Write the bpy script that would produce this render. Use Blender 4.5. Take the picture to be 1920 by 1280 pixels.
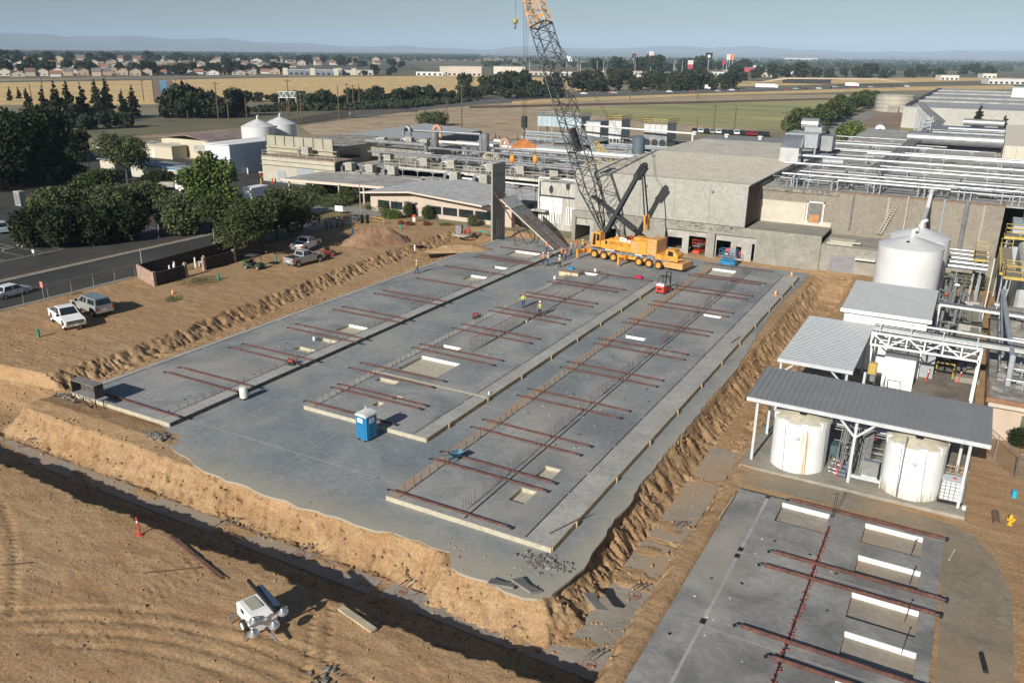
import bpy, math, random
import numpy as np
from mathutils import Vector, Matrix
sc = bpy.context.scene
for o in list(bpy.data.objects): bpy.data.objects.remove(o)
R = math.radians
# ---------------------------------------------------------------- camera
CAM_H = 28.5; PITCH = 19.245; ROLL = .703; YAW = 28.857; FPX = 1548.74
def _axes():
    p, ro, ya = R(PITCH), R(ROLL), R(YAW)
    f0 = Vector((-math.sin(ya), math.cos(ya), 0)); r0 = Vector((math.cos(ya), math.sin(ya), 0)); u0 = Vector((0, 0, 1))
    f = f0*math.cos(p)-u0*math.sin(p); u = u0*math.cos(p)+f0*math.sin(p)
    return r0*math.cos(ro)+u*math.sin(ro), u*math.cos(ro)-r0*math.sin(ro), f
CR, CU, CF = _axes()
CP = Vector((0, 0, CAM_H))
cd = bpy.data.cameras.new('camera'); cam = bpy.data.objects.new('camera', cd)
sc.collection.objects.link(cam); sc.camera = cam
cam.matrix_world = Matrix(((CR.x, CU.x, -CF.x, 0), (CR.y, CU.y, -CF.y, 0), (CR.z, CU.z, -CF.z, CAM_H), (0, 0, 0, 1)))
cd.sensor_width = 36; cd.sensor_fit = 'HORIZONTAL'; cd.lens = 36*FPX/1920; cd.clip_start = .5; cd.clip_end = 60000
# ---------------------------------------------------------------- light
SUN_EL, SUN_AZ = 26.5, 3.0          # sun low behind the camera, shadows run away along +Y
w = bpy.data.worlds.new('World'); sc.world = w; w.use_nodes = True
nt = w.node_tree; bg = nt.nodes['Background']
sky = nt.nodes.new('ShaderNodeTexSky'); sky.sky_type = 'NISHITA'; sky.sun_disc = False
sky.sun_elevation = R(SUN_EL); sky.sun_rotation = R(180+SUN_AZ); sky.altitude = 50
sky.air_density = 1.0; sky.dust_density = .7; sky.ozone_density = 3.0
nt.links.new(sky.outputs[0], bg.inputs[0]); bg.inputs[1].default_value = .05
sd = bpy.data.lights.new('sun', 'SUN'); sd.energy = 5.0; sd.angle = R(.5); sd.color = (1, .945, .86)
so = bpy.data.objects.new('sun', sd); sc.collection.objects.link(so)
sdir = Vector((math.sin(R(SUN_AZ))*math.cos(R(SUN_EL)), math.cos(R(SUN_AZ))*math.cos(R(SUN_EL)), -math.sin(R(SUN_EL))))
so.rotation_euler = sdir.to_track_quat('-Z', 'Y').to_euler(); so.location = (0, -50, 80)
sc.view_settings.view_transform = 'Standard'; sc.view_settings.look = 'None'
sc.view_settings.exposure = .28; sc.view_settings.gamma = 1
sc.render.resolution_x = 1024; sc.render.resolution_y = 682
# ---------------------------------------------------------------- helpers: points
def ray(px, py): return CR*((px-960)/FPX)-CU*((py-640)/FPX)+CF
def G(px, py, z=0.):
    d = ray(px, py); return CP+d*((z-CAM_H)/d.z)
def YP(px, py, y):
    d = ray(px, py); return CP+d*(y/d.y)
# ---------------------------------------------------------------- helpers: materials
MATS = {}
def mat(name, col, rough=.8, var=.12, scale=2., metal=0., bump=0., bscale=None, col2=None, vscale=None, emit=None, spec=.5, coord='Object', stretch=None, band=None, detail=6):
    if name in MATS: return MATS[name]
    m = bpy.data.materials.new(name); m.use_nodes = True; n = m.node_tree.nodes; l = m.node_tree.links
    b = n['Principled BSDF']; b.inputs['Roughness'].default_value = rough; b.inputs['Metallic'].default_value = metal
    b.inputs['Specular IOR Level'].default_value = spec
    tc = n.new('ShaderNodeNewGeometry') if coord == 'World' else n.new('ShaderNodeTexCoord')
    src = tc.outputs['Position'] if coord == 'World' else tc.outputs['Object']
    if stretch:
        mp = n.new('ShaderNodeMapping'); mp.inputs['Scale'].default_value = stretch; l.new(src, mp.inputs[0]); src = mp.outputs[0]
    c1 = col; c2 = col2 or tuple(max(0, c*(1-2*var)) for c in col)
    if not col2: c1 = tuple(min(1, c*(1+var)) for c in col)
    nz = n.new('ShaderNodeTexNoise'); nz.inputs['Scale'].default_value = scale; nz.inputs['Detail'].default_value = detail; nz.inputs['Roughness'].default_value = .65
    l.new(src, nz.inputs['Vector'])
    rp = n.new('ShaderNodeValToRGB'); rp.color_ramp.elements[0].position = .32; rp.color_ramp.elements[1].position = .68
    rp.color_ramp.elements[0].color = (*c2, 1); rp.color_ramp.elements[1].color = (*c1, 1)
    l.new(nz.outputs['Fac'], rp.inputs[0]); out = rp.outputs[0]
    if vscale:   # second, finer variation
        n2 = n.new('ShaderNodeTexNoise'); n2.inputs['Scale'].default_value = vscale; n2.inputs['Detail'].default_value = 5
        l.new(src, n2.inputs['Vector'])
        mr = n.new('ShaderNodeMapRange'); mr.inputs[1].default_value = .3; mr.inputs[2].default_value = .7; mr.inputs[3].default_value = .75; mr.inputs[4].default_value = 1.2
        l.new(n2.outputs['Fac'], mr.inputs[0])
        mx = n.new('ShaderNodeVectorMath'); mx.operation = 'SCALE'; l.new(out, mx.inputs[0]); l.new(mr.outputs[0], mx.inputs['Scale']); out = mx.outputs[0]
    l.new(out, b.inputs['Base Color'])
    h = None
    if band:     # (axis vector, period, depth)  corrugation or boards as bump
        wv = n.new('ShaderNodeTexWave'); wv.wave_type = 'BANDS'; wv.bands_direction = band[0]; wv.inputs['Scale'].default_value = math.pi/10/band[1]*1.0
        wv.inputs['Distortion'].default_value = 0; l.new(src, wv.inputs['Vector']); h = wv.outputs['Fac']
        bp = n.new('ShaderNodeBump'); bp.inputs['Strength'].default_value = 1; bp.inputs['Distance'].default_value = band[2]; l.new(h, bp.inputs['Height']); l.new(bp.outputs[0], b.inputs['Normal'])
    elif bump:
        n3 = n.new('ShaderNodeTexNoise'); n3.inputs['Scale'].default_value = bscale or scale*4; n3.inputs['Detail'].default_value = 8; l.new(src, n3.inputs['Vector'])
        bp = n.new('ShaderNodeBump'); bp.inputs['Strength'].default_value = 1; bp.inputs['Distance'].default_value = bump; l.new(n3.outputs['Fac'], bp.inputs['Height']); l.new(bp.outputs[0], b.inputs['Normal'])
    if emit: b.inputs['Emission Color'].default_value = (*emit[0], 1); b.inputs['Emission Strength'].default_value = emit[1]
    MATS[name] = m; return m
# ---------------------------------------------------------------- helpers: mesh
def V3(p): return np.array(p, float)
class MB:
    def __init__(s): s.v = []; s.f = []; s.mi = []; s.cur = 0
    def add(s, vs, fs):
        b = len(s.v); s.v += [tuple(float(c) for c in p) for p in vs]; s.f += [tuple(b+i for i in f) for f in fs]; s.mi += [s.cur]*len(fs); return s
    def box(s, a, b, rz=0, c=None):
        x0, y0, z0 = a; x1, y1, z1 = b
        p = [(x0,y0,z0),(x1,y0,z0),(x1,y1,z0),(x0,y1,z0),(x0,y0,z1),(x1,y0,z1),(x1,y1,z1),(x0,y1,z1)]
        if rz:
            cx, cy = c if c else ((x0+x1)/2, (y0+y1)/2); ca, sa = math.cos(rz), math.sin(rz)
            p = [(cx+(x-cx)*ca-(y-cy)*sa, cy+(x-cx)*sa+(y-cy)*ca, z) for x, y, z in p]
        return s.add(p, [(0,3,2,1),(4,5,6,7),(0,1,5,4),(1,2,6,5),(2,3,7,6),(3,0,4,7)])
    def cb(s, c, d, rz=0):   # centre-bottom, size
        return s.box((c[0]-d[0]/2, c[1]-d[1]/2, c[2]), (c[0]+d[0]/2, c[1]+d[1]/2, c[2]+d[2]), rz)
    def bbox(s, a, b, ch):   # box with chamfered vertical+top edges
        x0, y0, z0 = a; x1, y1, z1 = b; k = ch
        ring = [(x0+k,y0),(x1-k,y0),(x1,y0+k),(x1,y1-k),(x1-k,y1),(x0+k,y1),(x0,y1-k),(x0,y0+k)]
        r2 = [(x0+2*k,y0+k),(x1-2*k,y0+k),(x1-k,y0+2*k),(x1-k,y1-2*k),(x1-2*k,y1-k),(x0+2*k,y1-k),(x0+k,y1-2*k),(x0+k,y0+2*k)]
        vs = [(x,y,z0) for x,y in ring]+[(x,y,z1-k) for x,y in ring]+[(x,y,z1) for x,y in r2]
        fs = [tuple(range(7,-1,-1)), tuple(range(16,24))]
        for i in range(8):
            j = (i+1) % 8; fs += [(i,j,8+j,8+i), (8+i,8+j,16+j,16+i)]
        return s.add(vs, fs)
    def frame(s, p, q, up=(0,0,1)):
        p, q = V3(p), V3(q); d = q-p; L = np.linalg.norm(d) or 1e-6; d = d/L; u = V3(up)
        if abs(d@u) > .97: u = V3((1,0,0)) if abs(d[0]) < .9 else V3((0,1,0))
        a = np.cross(d, u); a /= np.linalg.norm(a); b = np.cross(a, d); return p, q, a, b
    def bar(s, p, q, w=.1, h=None):
        h = w if h is None else h; p, q, a, b = s.frame(p, q); a = a*w/2; b = b*h/2
        vs = [p-a-b, p+a-b, p+a+b, p-a+b, q-a-b, q+a-b, q+a+b, q-a+b]
        return s.add(vs, [(0,1,2,3),(7,6,5,4),(0,4,5,1),(1,5,6,2),(2,6,7,3),(3,7,4,0)])
    def tube(s, p, q, r=.05, n=8, r2=None, caps=True):
        r2 = r if r2 is None else r2; p, q, a, b = s.frame(p, q); vs = []
        for c, rr in ((p, r), (q, r2)):
            for i in range(n):
                t = 2*math.pi*i/n; vs.append(c+a*math.cos(t)*rr+b*math.sin(t)*rr)
        fs = [(i, i+n, (i+1) % n+n, (i+1) % n) for i in range(n)]
        if caps: fs += [tuple(range(n)), tuple(range(2*n-1, n-1, -1))]
        return s.add(vs, fs)
    def path(s, pts, r=.05, n=6):
        for a, b in zip(pts[:-1], pts[1:]): s.tube(a, b, r, n)
        return s
    def lathe(s, c, prof, n=24, a0=0, a1=2*math.pi):
        full = abs(a1-a0-2*math.pi) < 1e-6; m = n if full else n+1; vs = []
        for r, z in prof:
            for i in range(m):
                t = a0+(a1-a0)*i/n; vs.append((c[0]+r*math.cos(t), c[1]+r*math.sin(t), c[2]+z))
        fs = []
        for k in range(len(prof)-1):
            for i in range(n):
                j = (i+1) % m; fs.append((k*m+i, k*m+j, (k+1)*m+j, (k+1)*m+i))
        return s.add(vs, fs)
    def prism(s, poly, z0, z1):
        n = len(poly); z0f = z0 if callable(z0) else (lambda x, y: z0); z1f = z1 if callable(z1) else (lambda x, y: z1)
        vs = [(x,y,z0f(x,y)) for x,y in poly]+[(x,y,z1f(x,y)) for x,y in poly]
        return s.add(vs, [tuple(range(n-1,-1,-1)), tuple(range(n,2*n))]+[(i,(i+1)%n,(i+1)%n+n,i+n) for i in range(n)])
    def xsec(s, prof, y0, y1, axis='y'):   # profile in (x,z) extruded along y, or (y,z) along x
        n = len(prof)
        if axis == 'y': vs = [(a,y0,b) for a,b in prof]+[(a,y1,b) for a,b in prof]
        else: vs = [(y0,a,b) for a,b in prof]+[(y1,a,b) for a,b in prof]
        return s.add(vs, [tuple(range(n)), tuple(range(2*n-1,n-1,-1))]+[(i,i+n,(i+1)%n+n,(i+1)%n) for i in range(n)])
    def poly(s, pts): return s.add(pts, [tuple(range(len(pts)))])
    def ball(s, c, r, n=10, m=6, sz=1.):
        prof = [(r*math.sin(math.pi*k/m)+1e-4, -r*sz*math.cos(math.pi*k/m)) for k in range(m+1)]
        return s.lathe(c, prof, n)
    def build(s, name, m, parent=None, smooth=False, world=False, recalc=True):
        me = bpy.data.meshes.new(name)
        vs = s.v
        if world and parent is not None:
            L = parent.location; vs = [(x-L.x, y-L.y, z-L.z) for x, y, z in vs]
        me.from_pydata(vs, [], s.f)
        for mm in (m if isinstance(m, (list, tuple)) else [m]): me.materials.append(mm)
        if isinstance(m, (list, tuple)): me.polygons.foreach_set('material_index', s.mi)
        if recalc and len(s.f) < 60000:
            import bmesh
            bm = bmesh.new(); bm.from_mesh(me); bmesh.ops.recalc_face_normals(bm, faces=bm.faces); bm.to_mesh(me); bm.free()
        if smooth:
            me.polygons.foreach_set('use_smooth', [True]*len(me.polygons))
            try: me.set_sharp_from_angle(angle=R(35))
            except Exception: pass
        o = bpy.data.objects.new(name, me); sc.collection.objects.link(o)
        if parent is not None: o.parent = parent
        return o
def setp(o, label=None, cat=None, group=None, kind=None):
    if label: o['label'] = label
    if cat: o['category'] = cat
    if group: o['group'] = group
    if kind: o['kind'] = kind
    return o
def thing(name, label, cat, loc=(0,0,0), rz=0, group=None):
    o = bpy.data.objects.new(name, None); sc.collection.objects.link(o); o.location = loc; o.rotation_euler = (0,0,rz)
    return setp(o, label, cat, group)
def one(mb, name, m, label, cat, group=None, smooth=False, org=None):
    """a thing that is one mesh, its origin moved to org"""
    if org is not None: mb.v = [(x-org[0], y-org[1], z-org[2]) for x, y, z in mb.v]
    o = mb.build(name, m, None, smooth)
    if org is not None: o.location = org
    return setp(o, label, cat, group)
def struct(mb, name, m, smooth=False): return setp(mb.build(name, m, None, smooth), kind='structure')
def dup(o, loc=None, rz=None, label=None, group=None, scale=None, top=True):
    c = o.copy(); sc.collection.objects.link(c)
    if loc is not None: c.location = loc
    if rz is not None: c.rotation_euler = (0,0,rz)
    if label: c['label'] = label
    if group: c['group'] = group
    if scale is not None: c.scale = scale if isinstance(scale, (tuple, list)) else (scale,)*3
    for ch in KIDS.get(o.name, None) or [k for k in o.children]:
        d = dup(ch, top=False); d.parent = c; d.matrix_parent_inverse = ch.matrix_parent_inverse.copy()
    return c
KIDS = {}
def vnoise(x, y, seed=0):
    xi = np.floor(x).astype(int); yi = np.floor(y).astype(int); fx = x-xi; fy = y-yi
    fx = fx*fx*(3-2*fx); fy = fy*fy*(3-2*fy)
    def h(a, b):
        n = (a*374761393+b*668265263+seed*1442695041) & 0xffffffff; n = ((n ^ (n >> 13))*1274126177) & 0xffffffff
        return ((n ^ (n >> 16)) & 0xffff)/65535.
    return (h(xi,yi)*(1-fx)+h(xi+1,yi)*fx)*(1-fy)+(h(xi,yi+1)*(1-fx)+h(xi+1,yi+1)*fx)*fy
def fbm(x, y, oct=4, seed=0):
    s = 0; a = .5
    for i in range(oct): s = s+a*vnoise(x*2**i, y*2**i, seed+i); a *= .5
    return s
rnd = random.Random(7)
def ordw(n):
    u = 'zeroth first second third fourth fifth sixth seventh eighth ninth tenth eleventh twelfth thirteenth fourteenth fifteenth sixteenth seventeenth eighteenth nineteenth'.split()
    if n < 20: return u[n]
    t = ['twent','thirt','fort','fift','sixt'][n//10-2]; return t+'ieth' if n % 10 == 0 else t+'y-'+u[n%10]
ORD = 'nearest,second,third,fourth,fifth,sixth,seventh,eighth,ninth,tenth,eleventh,twelfth,thirteenth,fourteenth,fifteenth,sixteenth,seventeenth,eighteenth,nineteenth,farthest'.split(',')
# ================================================================ materials of the site
def site_soil(name, base, alt, track=True):
    m = bpy.data.materials.new(name); m.use_nodes = True; n = m.node_tree.nodes; l = m.node_tree.links; b = n['Principled BSDF']
    b.inputs['Roughness'].default_value = .95; b.inputs['Specular IOR Level'].default_value = .15
    g = n.new('ShaderNodeNewGeometry'); P = g.outputs['Position']
    def noise(sc_, det=6, stretch=None, dist=0):
        t = n.new('ShaderNodeTexNoise'); t.inputs['Scale'].default_value = sc_; t.inputs['Detail'].default_value = det; t.inputs['Distortion'].default_value = dist
        if stretch:
            mp = n.new('ShaderNodeMapping'); mp.inputs['Scale'].default_value = stretch; mp.inputs['Rotation'].default_value = (0,0,.5); l.new(P, mp.inputs[0]); l.new(mp.outputs[0], t.inputs['Vector'])
        else: l.new(P, t.inputs['Vector'])
        return t.outputs['Fac']
    def ramp(f, a, bb, ca, cb):
        r = n.new('ShaderNodeValToRGB'); e = r.color_ramp.elements; e[0].position = a; e[1].position = bb; e[0].color = (*ca,1); e[1].color = (*cb,1); l.new(f, r.inputs[0]); return r.outputs[0]
    def mix(fac, a, c):
        x = n.new('ShaderNodeMix'); x.data_type = 'RGBA'; l.new(fac, x.inputs['Factor']); l.new(a, x.inputs['A']); l.new(c, x.inputs['B']); return x.outputs['Result']
    c = ramp(noise(.09, 5, None, .6), .38, .66, base, alt)
    c2 = ramp(noise(.9, 8), .3, .7, tuple(k*.72 for k in base), tuple(min(1,k*1.12) for k in base))
    hf = n.new('ShaderNodeMix'); hf.data_type = 'RGBA'; hf.inputs['Factor'].default_value = .5; l.new(c, hf.inputs['A']); l.new(c2, hf.inputs['B'])
    # streaks of a grader and of tyres
    st = noise(.8, 5, (.25, 1.6, 1), .8); c3 = ramp(st, .42, .6, tuple(k*.8 for k in base), tuple(min(1,k*1.15) for k in alt))
    mm = n.new('ShaderNodeMix'); mm.data_type = 'RGBA'; mm.inputs['Factor'].default_value = .3; l.new(hf.outputs['Result'], mm.inputs['A']); l.new(c3, mm.inputs['B'])
    sp_ = n.new('ShaderNodeMapRange'); sp_.inputs[1].default_value = .35; sp_.inputs[2].default_value = .65; sp_.inputs[3].default_value = .80; sp_.inputs[4].default_value = 1.2; l.new(noise(7, 8), sp_.inputs[0])
    sv = n.new('ShaderNodeVectorMath'); sv.operation = 'SCALE'; l.new(mm.outputs['Result'], sv.inputs[0]); l.new(sp_.outputs[0], sv.inputs['Scale']); l.new(sv.outputs[0], b.inputs['Base Color'])
    # bump: clods + tread
    a1 = noise(4, 9); a2 = noise(1.1, 7, (.7, 1.6, 1), .6)
    wv = n.new('ShaderNodeTexWave'); wv.inputs['Scale'].default_value = 1.1; wv.inputs['Distortion'].default_value = 9; wv.inputs['Detail'].default_value = 2; wv.inputs['Detail Scale'].default_value = .25; l.new(P, wv.inputs['Vector'])
    msk = n.new('ShaderNodeMapRange'); msk.inputs[1].default_value = .5; msk.inputs[2].default_value = .6; l.new(noise(.16, 2), msk.inputs[0])
    mu = n.new('ShaderNodeMath'); mu.operation = 'MULTIPLY'; l.new(wv.outputs['Fac'], mu.inputs[0]); l.new(msk.outputs[0], mu.inputs[1])
    s1 = n.new('ShaderNodeMath'); s1.operation = 'MULTIPLY_ADD'; s1.inputs[1].default_value = .35; l.new(mu.outputs[0], s1.inputs[0]); l.new(a1, s1.inputs[2])
    s2 = n.new('ShaderNodeMath'); s2.operation = 'ADD'; l.new(s1.outputs[0], s2.inputs[0]); l.new(a2, s2.inputs[1])
    bp = n.new('ShaderNodeBump'); bp.inputs['Strength'].default_value = .9; bp.inputs['Distance'].default_value = .045; l.new(s2.outputs[0], bp.inputs['Height']); l.new(bp.outputs[0], b.inputs['Normal'])
    MATS[name] = m; return m
SOIL = site_soil('tan_soil', (.345, .214, .110), (.415, .29, .168))
def concrete(name, a, bcol, dust=None, sc_=.12, bump=.006):
    m = bpy.data.materials.new(name); m.use_nodes = True; n = m.node_tree.nodes; l = m.node_tree.links; b = n['Principled BSDF']
    b.inputs['Roughness'].default_value = .75; b.inputs['Specular IOR Level'].default_value = .3
    g = n.new('ShaderNodeNewGeometry'); P = g.outputs['Position']
    def noise(s_, d=6, dist=0, sx=None):
        t = n.new('ShaderNodeTexNoise'); t.inputs['Scale'].default_value = s_; t.inputs['Detail'].default_value = d; t.inputs['Distortion'].default_value = dist
        if sx:
            mp = n.new('ShaderNodeMapping'); mp.inputs['Scale'].default_value = sx; mp.inputs['Rotation'].default_value = (0,0,.6); l.new(P, mp.inputs[0]); l.new(mp.outputs[0], t.inputs['Vector'])
        else: l.new(P, t.inputs['Vector'])
        return t.outputs['Fac']
    r = n.new('ShaderNodeValToRGB'); e = r.color_ramp.elements; e[0].position = .36; e[1].position = .66; e[0].color = (*a,1); e[1].color = (*bcol,1); l.new(noise(sc_, 7, .8), r.inputs[0])
    c = r.outputs[0]
    r2 = n.new('ShaderNodeMapRange'); r2.inputs[1].default_value = .3; r2.inputs[2].default_value = .75; r2.inputs[3].default_value = .78; r2.inputs[4].default_value = 1.15; l.new(noise(1.7, 12, 1.5, (.85, 1.25, 1)), r2.inputs[0])
    vm = n.new('ShaderNodeVectorMath'); vm.operation = 'SCALE'; l.new(c, vm.inputs[0]); l.new(r2.outputs[0], vm.inputs['Scale']); c = vm.outputs[0]
    if dust:
        mr = n.new('ShaderNodeMapRange'); mr.inputs[1].default_value = dust[1]; mr.inputs[2].default_value = dust[2]; l.new(noise(.07, 8, 1.2), mr.inputs[0])
        fac = mr.outputs[0]
        if name == 'floor_concrete':    # mud dragged over the rim of the slab
            sp = n.new('ShaderNodeSeparateXYZ'); l.new(P, sp.inputs[0]); nn = noise(.9, 6, .4)
            def edge(sock, a0, a1):
                ad = n.new('ShaderNodeMath'); ad.operation = 'MULTIPLY_ADD'; ad.inputs[1].default_value = 2.6 if a1 > a0 else -2.6; l.new(nn, ad.inputs[0]); l.new(sock, ad.inputs[2]); q = n.new('ShaderNodeMapRange'); q.inputs[1].default_value = a0; q.inputs[2].default_value = a1; l.new(ad.outputs[0], q.inputs[0]); return q.outputs[0]
            for e_ in (edge(sp.outputs['Y'], 37.4, 34.6), edge(sp.outputs['X'], -17.3, -15.2)):
                mxx = n.new('ShaderNodeMath'); mxx.operation = 'MAXIMUM'; l.new(fac, mxx.inputs[0]); l.new(e_, mxx.inputs[1]); fac = mxx.outputs[0]
        x = n.new('ShaderNodeMix'); x.data_type = 'RGBA'; l.new(fac, x.inputs['Factor']); l.new(c, x.inputs['A']); x.inputs['B'].default_value = (*dust[0],1); c = x.outputs['Result']
    l.new(c, b.inputs['Base Color'])
    bp = n.new('ShaderNodeBump'); bp.inputs['Distance'].default_value = bump; l.new(noise(14, 6), bp.inputs['Height']); l.new(bp.outputs[0], b.inputs['Normal'])
    MATS[name] = m; return m
FLOOR = concrete('floor_concrete', (.20,.228,.238), (.305,.312,.30), ((.36,.33,.265), .48, .76))
PANEL = concrete('panel_concrete', (.195,.21,.215), (.345,.342,.325), ((.37,.34,.29), .50, .82), .16)
PANEL2 = concrete('dark_panel_concrete', (.18,.178,.172), (.33,.322,.30), ((.36,.33,.28), .54, .85), .22)
BAND = concrete('light_concrete', (.34,.335,.31), (.42,.41,.375), None, .3)
FOOT = concrete('footing_concrete', (.28,.25,.205), (.34,.31,.26), ((.36,.27,.185), .42, .62), .25)
DARKGAP = mat('dark_gap', (.015,.015,.016), .9, .2)
FOAM = mat('white_foam', (.82,.82,.80), .7, .04, 3)
TANWOOD = mat('form_wood', (.50,.36,.20), .8, .2, 3, stretch=(1,.2,1), vscale=9)
PALEWOOD = mat('pale_form_edge', (.47,.43,.33), .8, .12, 3)
# ---------------------------------------------------------------- heightfield of the dig
def sstep(a, b, x):
    t = np.clip((x-a)/(b-a), 0, 1); return t*t*(3-2*t)
TR = [(-75,-12,62,0,2),(-70,-20,48,0,2),(-20,-30,46.5,0,2),(-20,-30,48.4,0,2),(-96,20,60,0,2),(-42,55,38,0,2),(-25,-2,24,0,2),(-25,-2,26,0,2),(-60,12,14,0,2)]
def treads(X, Y):
    t = np.zeros_like(X)
    m = (Y < 28.3) & (X < -11.5)
    for cx, cy, r, a, b in TR:
        d = np.hypot(X-cx, Y-cy)-r; an = np.arctan2(Y-cy, X-cx)*r
        for o in (0, .95): w_ = np.exp(-((d-o)/.22)**4); t = t+w_*(.035*np.sin(an*2*np.pi/.5+(d-o)*7)-.05)
    t = np.where(m, t, 0)
    m2 = (X < -74.5) & (X > -93) & (Y > 38)
    for x0 in (-76.3,-78.4,-79.8,-84.6,-86.7):
        d = X-x0-1.2*np.sin(Y*.04+x0); 
        for o in (-.3, .3): w_ = np.exp(-((d-o)/.25)**4)*m2; t = t+w_*(.035*np.sin(Y*2*np.pi/.6+np.abs(d)*8)-.04)
    return t
def height(X, Y):
    big = fbm(X*.25, Y*.25, 3, 3)-.45; fine = fbm(X*1.3, Y*1.3, 3, 11)-.45
    gul_y = .55*(fbm(Y*.22+fine, X*.2, 2, 21)-.37)+.6*(fbm(Y*1.5, X*1.1, 4, 23)-.46); gul_x = .75*(fbm(X*.45+fine, Y*.2, 2, 31)-.37)+.8*(fbm(X*2.1, Y*.5, 4, 33)-.46)
    # distance inside the pit from its outer rim
    xl = np.interp(Y, [28,37,41,55,65,94,120], [-110,-110,-71.0,-71.3,-72.6,-75.0,-75.6])
    yr = 28.9
    d_front = (Y-yr)+big*1.3+gul_x*.9
    # the left rim: west of xl the lot stays high, except inside the front trench
    d_left = np.maximum((X-xl)+gul_y*1.6+fine*.5, 37.3-Y+big*1.0)
    d_right = (-11.7-X)+big*1.2+gul_y*.9
    dpit = np.minimum(np.minimum(d_front, d_left), d_right)
    # bottom level
    zb = np.where(X < -64, -1.05+sstep(41,37,Y)*-1.15, -2.2)
    zb = np.where(X >= -64, -2.2, zb)
    far = sstep(112, 119, Y); zb = zb*(1-far)+(-.4)*far
    out = -np.clip(dpit/np.where((X < -60) & (Y > 38), 1.9, 1.0), 0, 1)
    outer = out*(-zb)+.2*sstep(-69,-71.5,X)*(Y > 30)*(1-np.clip(dpit/1.9,0,1))
    # mound that carries the floor slab
    cx = np.where(X < -42, -67.3, -17.0)
    dx = np.maximum(-67.2-X, X+17.1); dy = 36.1-Y
    notch = sstep(-24.6,-23.8,X)*(1-sstep(-16.6,-15,X)); dy = dy-notch*1.1
    dm = np.sqrt(np.maximum(dx,0)**2+np.maximum(dy,0)**2)
    dm = np.where((dx < 0) & (dy < 0), 0, dm)
    wob = np.where(dy > dx, gul_x, gul_y)
    dm2 = dm+wob*1.15*(dm > .05)+fine*.5*(dm > .05)
    t = np.clip(dm2/1.75, 0, 1); prof = t**.8
    inner = -.42*(1-prof)+zb*prof
    # the soil ridge left of the bare floor, in front of the left bed
    ridge = sstep(-49,-54,X)*np.clip(1-np.abs(Y-37.6)/2.4, 0, 1)*.35*(X > -69)
    h = np.where(dpit > 0, np.maximum(outer, inner), outer)
    h = np.maximum(h, np.where(dpit > 0, zb, -9))
    h = h+ridge*(dm < 3)
    # roughness away from slabs
    rough = .10*fine+.12*big+.05*(fbm(X*3.1,Y*3.1,3,77)-.45)
    on = (X > -66.6) & (X < -17.2) & (Y > 39.5) & (Y < 119)
    rough = np.where(on, 0, rough)
    rgt = (X > -11) & (Y > 30); rough = np.where(rgt, rough*.15, rough)
    foot = ((Y > 32.2) & (Y < 34.1) & (X < -12.5)) | ((X > -15.4) & (X < -12.6) & (Y > 31) & (Y < 62))
    rough = np.where(foot, -.05+.5*np.clip(fbm(X*.35,Y*.8,3,91)-.43,0,1)+.03*fine, rough)
    h = h+rough
    # crust ripples on the slopes, clods
    slope = (dm > .1) & (dm < 1.9) | ((dpit > 0) & (dpit < 1.9))
    tt = np.where(((X > -18) & (Y > 37.5)) | ((X < -60) & (Y > 40)), Y, X); ss = np.where(((X > -18) & (Y > 37.5)) | ((X < -60) & (Y > 40)), X, Y); cr = fbm(tt*1.5+.8*(fine+.45), ss*.55+tt*.25, 3, 61)-.44; cr2 = fbm(tt*3.4, ss*1.2-tt*.5, 2, 67)-.38
    h = h+np.where(slope, .42*(fbm(X*2.2, Y*2.2, 4, 51)-.46)-.26*np.exp(-(cr/.03)**2)-.12*np.exp(-(cr2/.04)**2), 0)
    h = np.where(X > -11, h-.13*sstep(-11.3,-10.9,X), h)
    h = np.where((X > -10.4) & (X < 2.0) & (Y > 24.2) & (Y < 52.4), -.7, h)
    h = h+treads(X, Y)
    h = np.where(X < -94.5, -.12, h)
    h = np.where(on, np.minimum(h, -.42), h)
    return h
GX0, GX1, GY0, GY1 = -112., 46., 4., 121.
def grid(x, y, fn):
    X, Y = np.meshgrid(x, y); Z = fn(X, Y); nx = len(x); ny = len(y)
    co = np.stack([X, Y, Z], -1).reshape(-1, 3)
    i = np.arange((ny-1)*(nx-1)); r = i//(nx-1); c = i % (nx-1); a = r*nx+c
    f = np.stack([a, a+1, a+1+nx, a+nx], -1)
    return co, f
def np_mesh(name, co, f, m, smooth=True):
    me = bpy.data.meshes.new(name); me.vertices.add(len(co)); me.vertices.foreach_set('co', co.astype(np.float32).ravel())
    k = f.shape[1]; me.loops.add(f.size); me.loops.foreach_set('vertex_index', f.astype(np.int32).ravel())
    me.polygons.add(len(f)); me.polygons.foreach_set('loop_start', np.arange(0, f.size, k, dtype=np.int32)); me.polygons.foreach_set('loop_total', np.full(len(f), k, dtype=np.int32))
    if smooth: me.polygons.foreach_set('use_smooth', np.ones(len(f), bool))
    me.materials.append(m); me.update(calc_edges=True); me.validate()
    o = bpy.data.objects.new(name, me); sc.collection.objects.link(o); return o
xs = np.concatenate([np.arange(GX0, -94, 1.5), np.arange(-94, -76, .25), np.arange(-76, -11, .14), np.arange(-11, 4, .3), np.arange(4, GX1+.01, 1.2)])
ys = np.concatenate([np.arange(GY0, 19, .5), np.arange(19, 48, .125), np.arange(48, GY1+.01, .22)])
xs[-1] = GX1; ys[-1] = GY1
def edge0(X, Y):
    h = height(X, Y); e = np.minimum(np.minimum(X-GX0, GX1-X), np.minimum(Y-GY0, GY1-Y)); return h*np.clip(e/2, 0, 1)
co, fa = grid(xs, ys, edge0)
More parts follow.
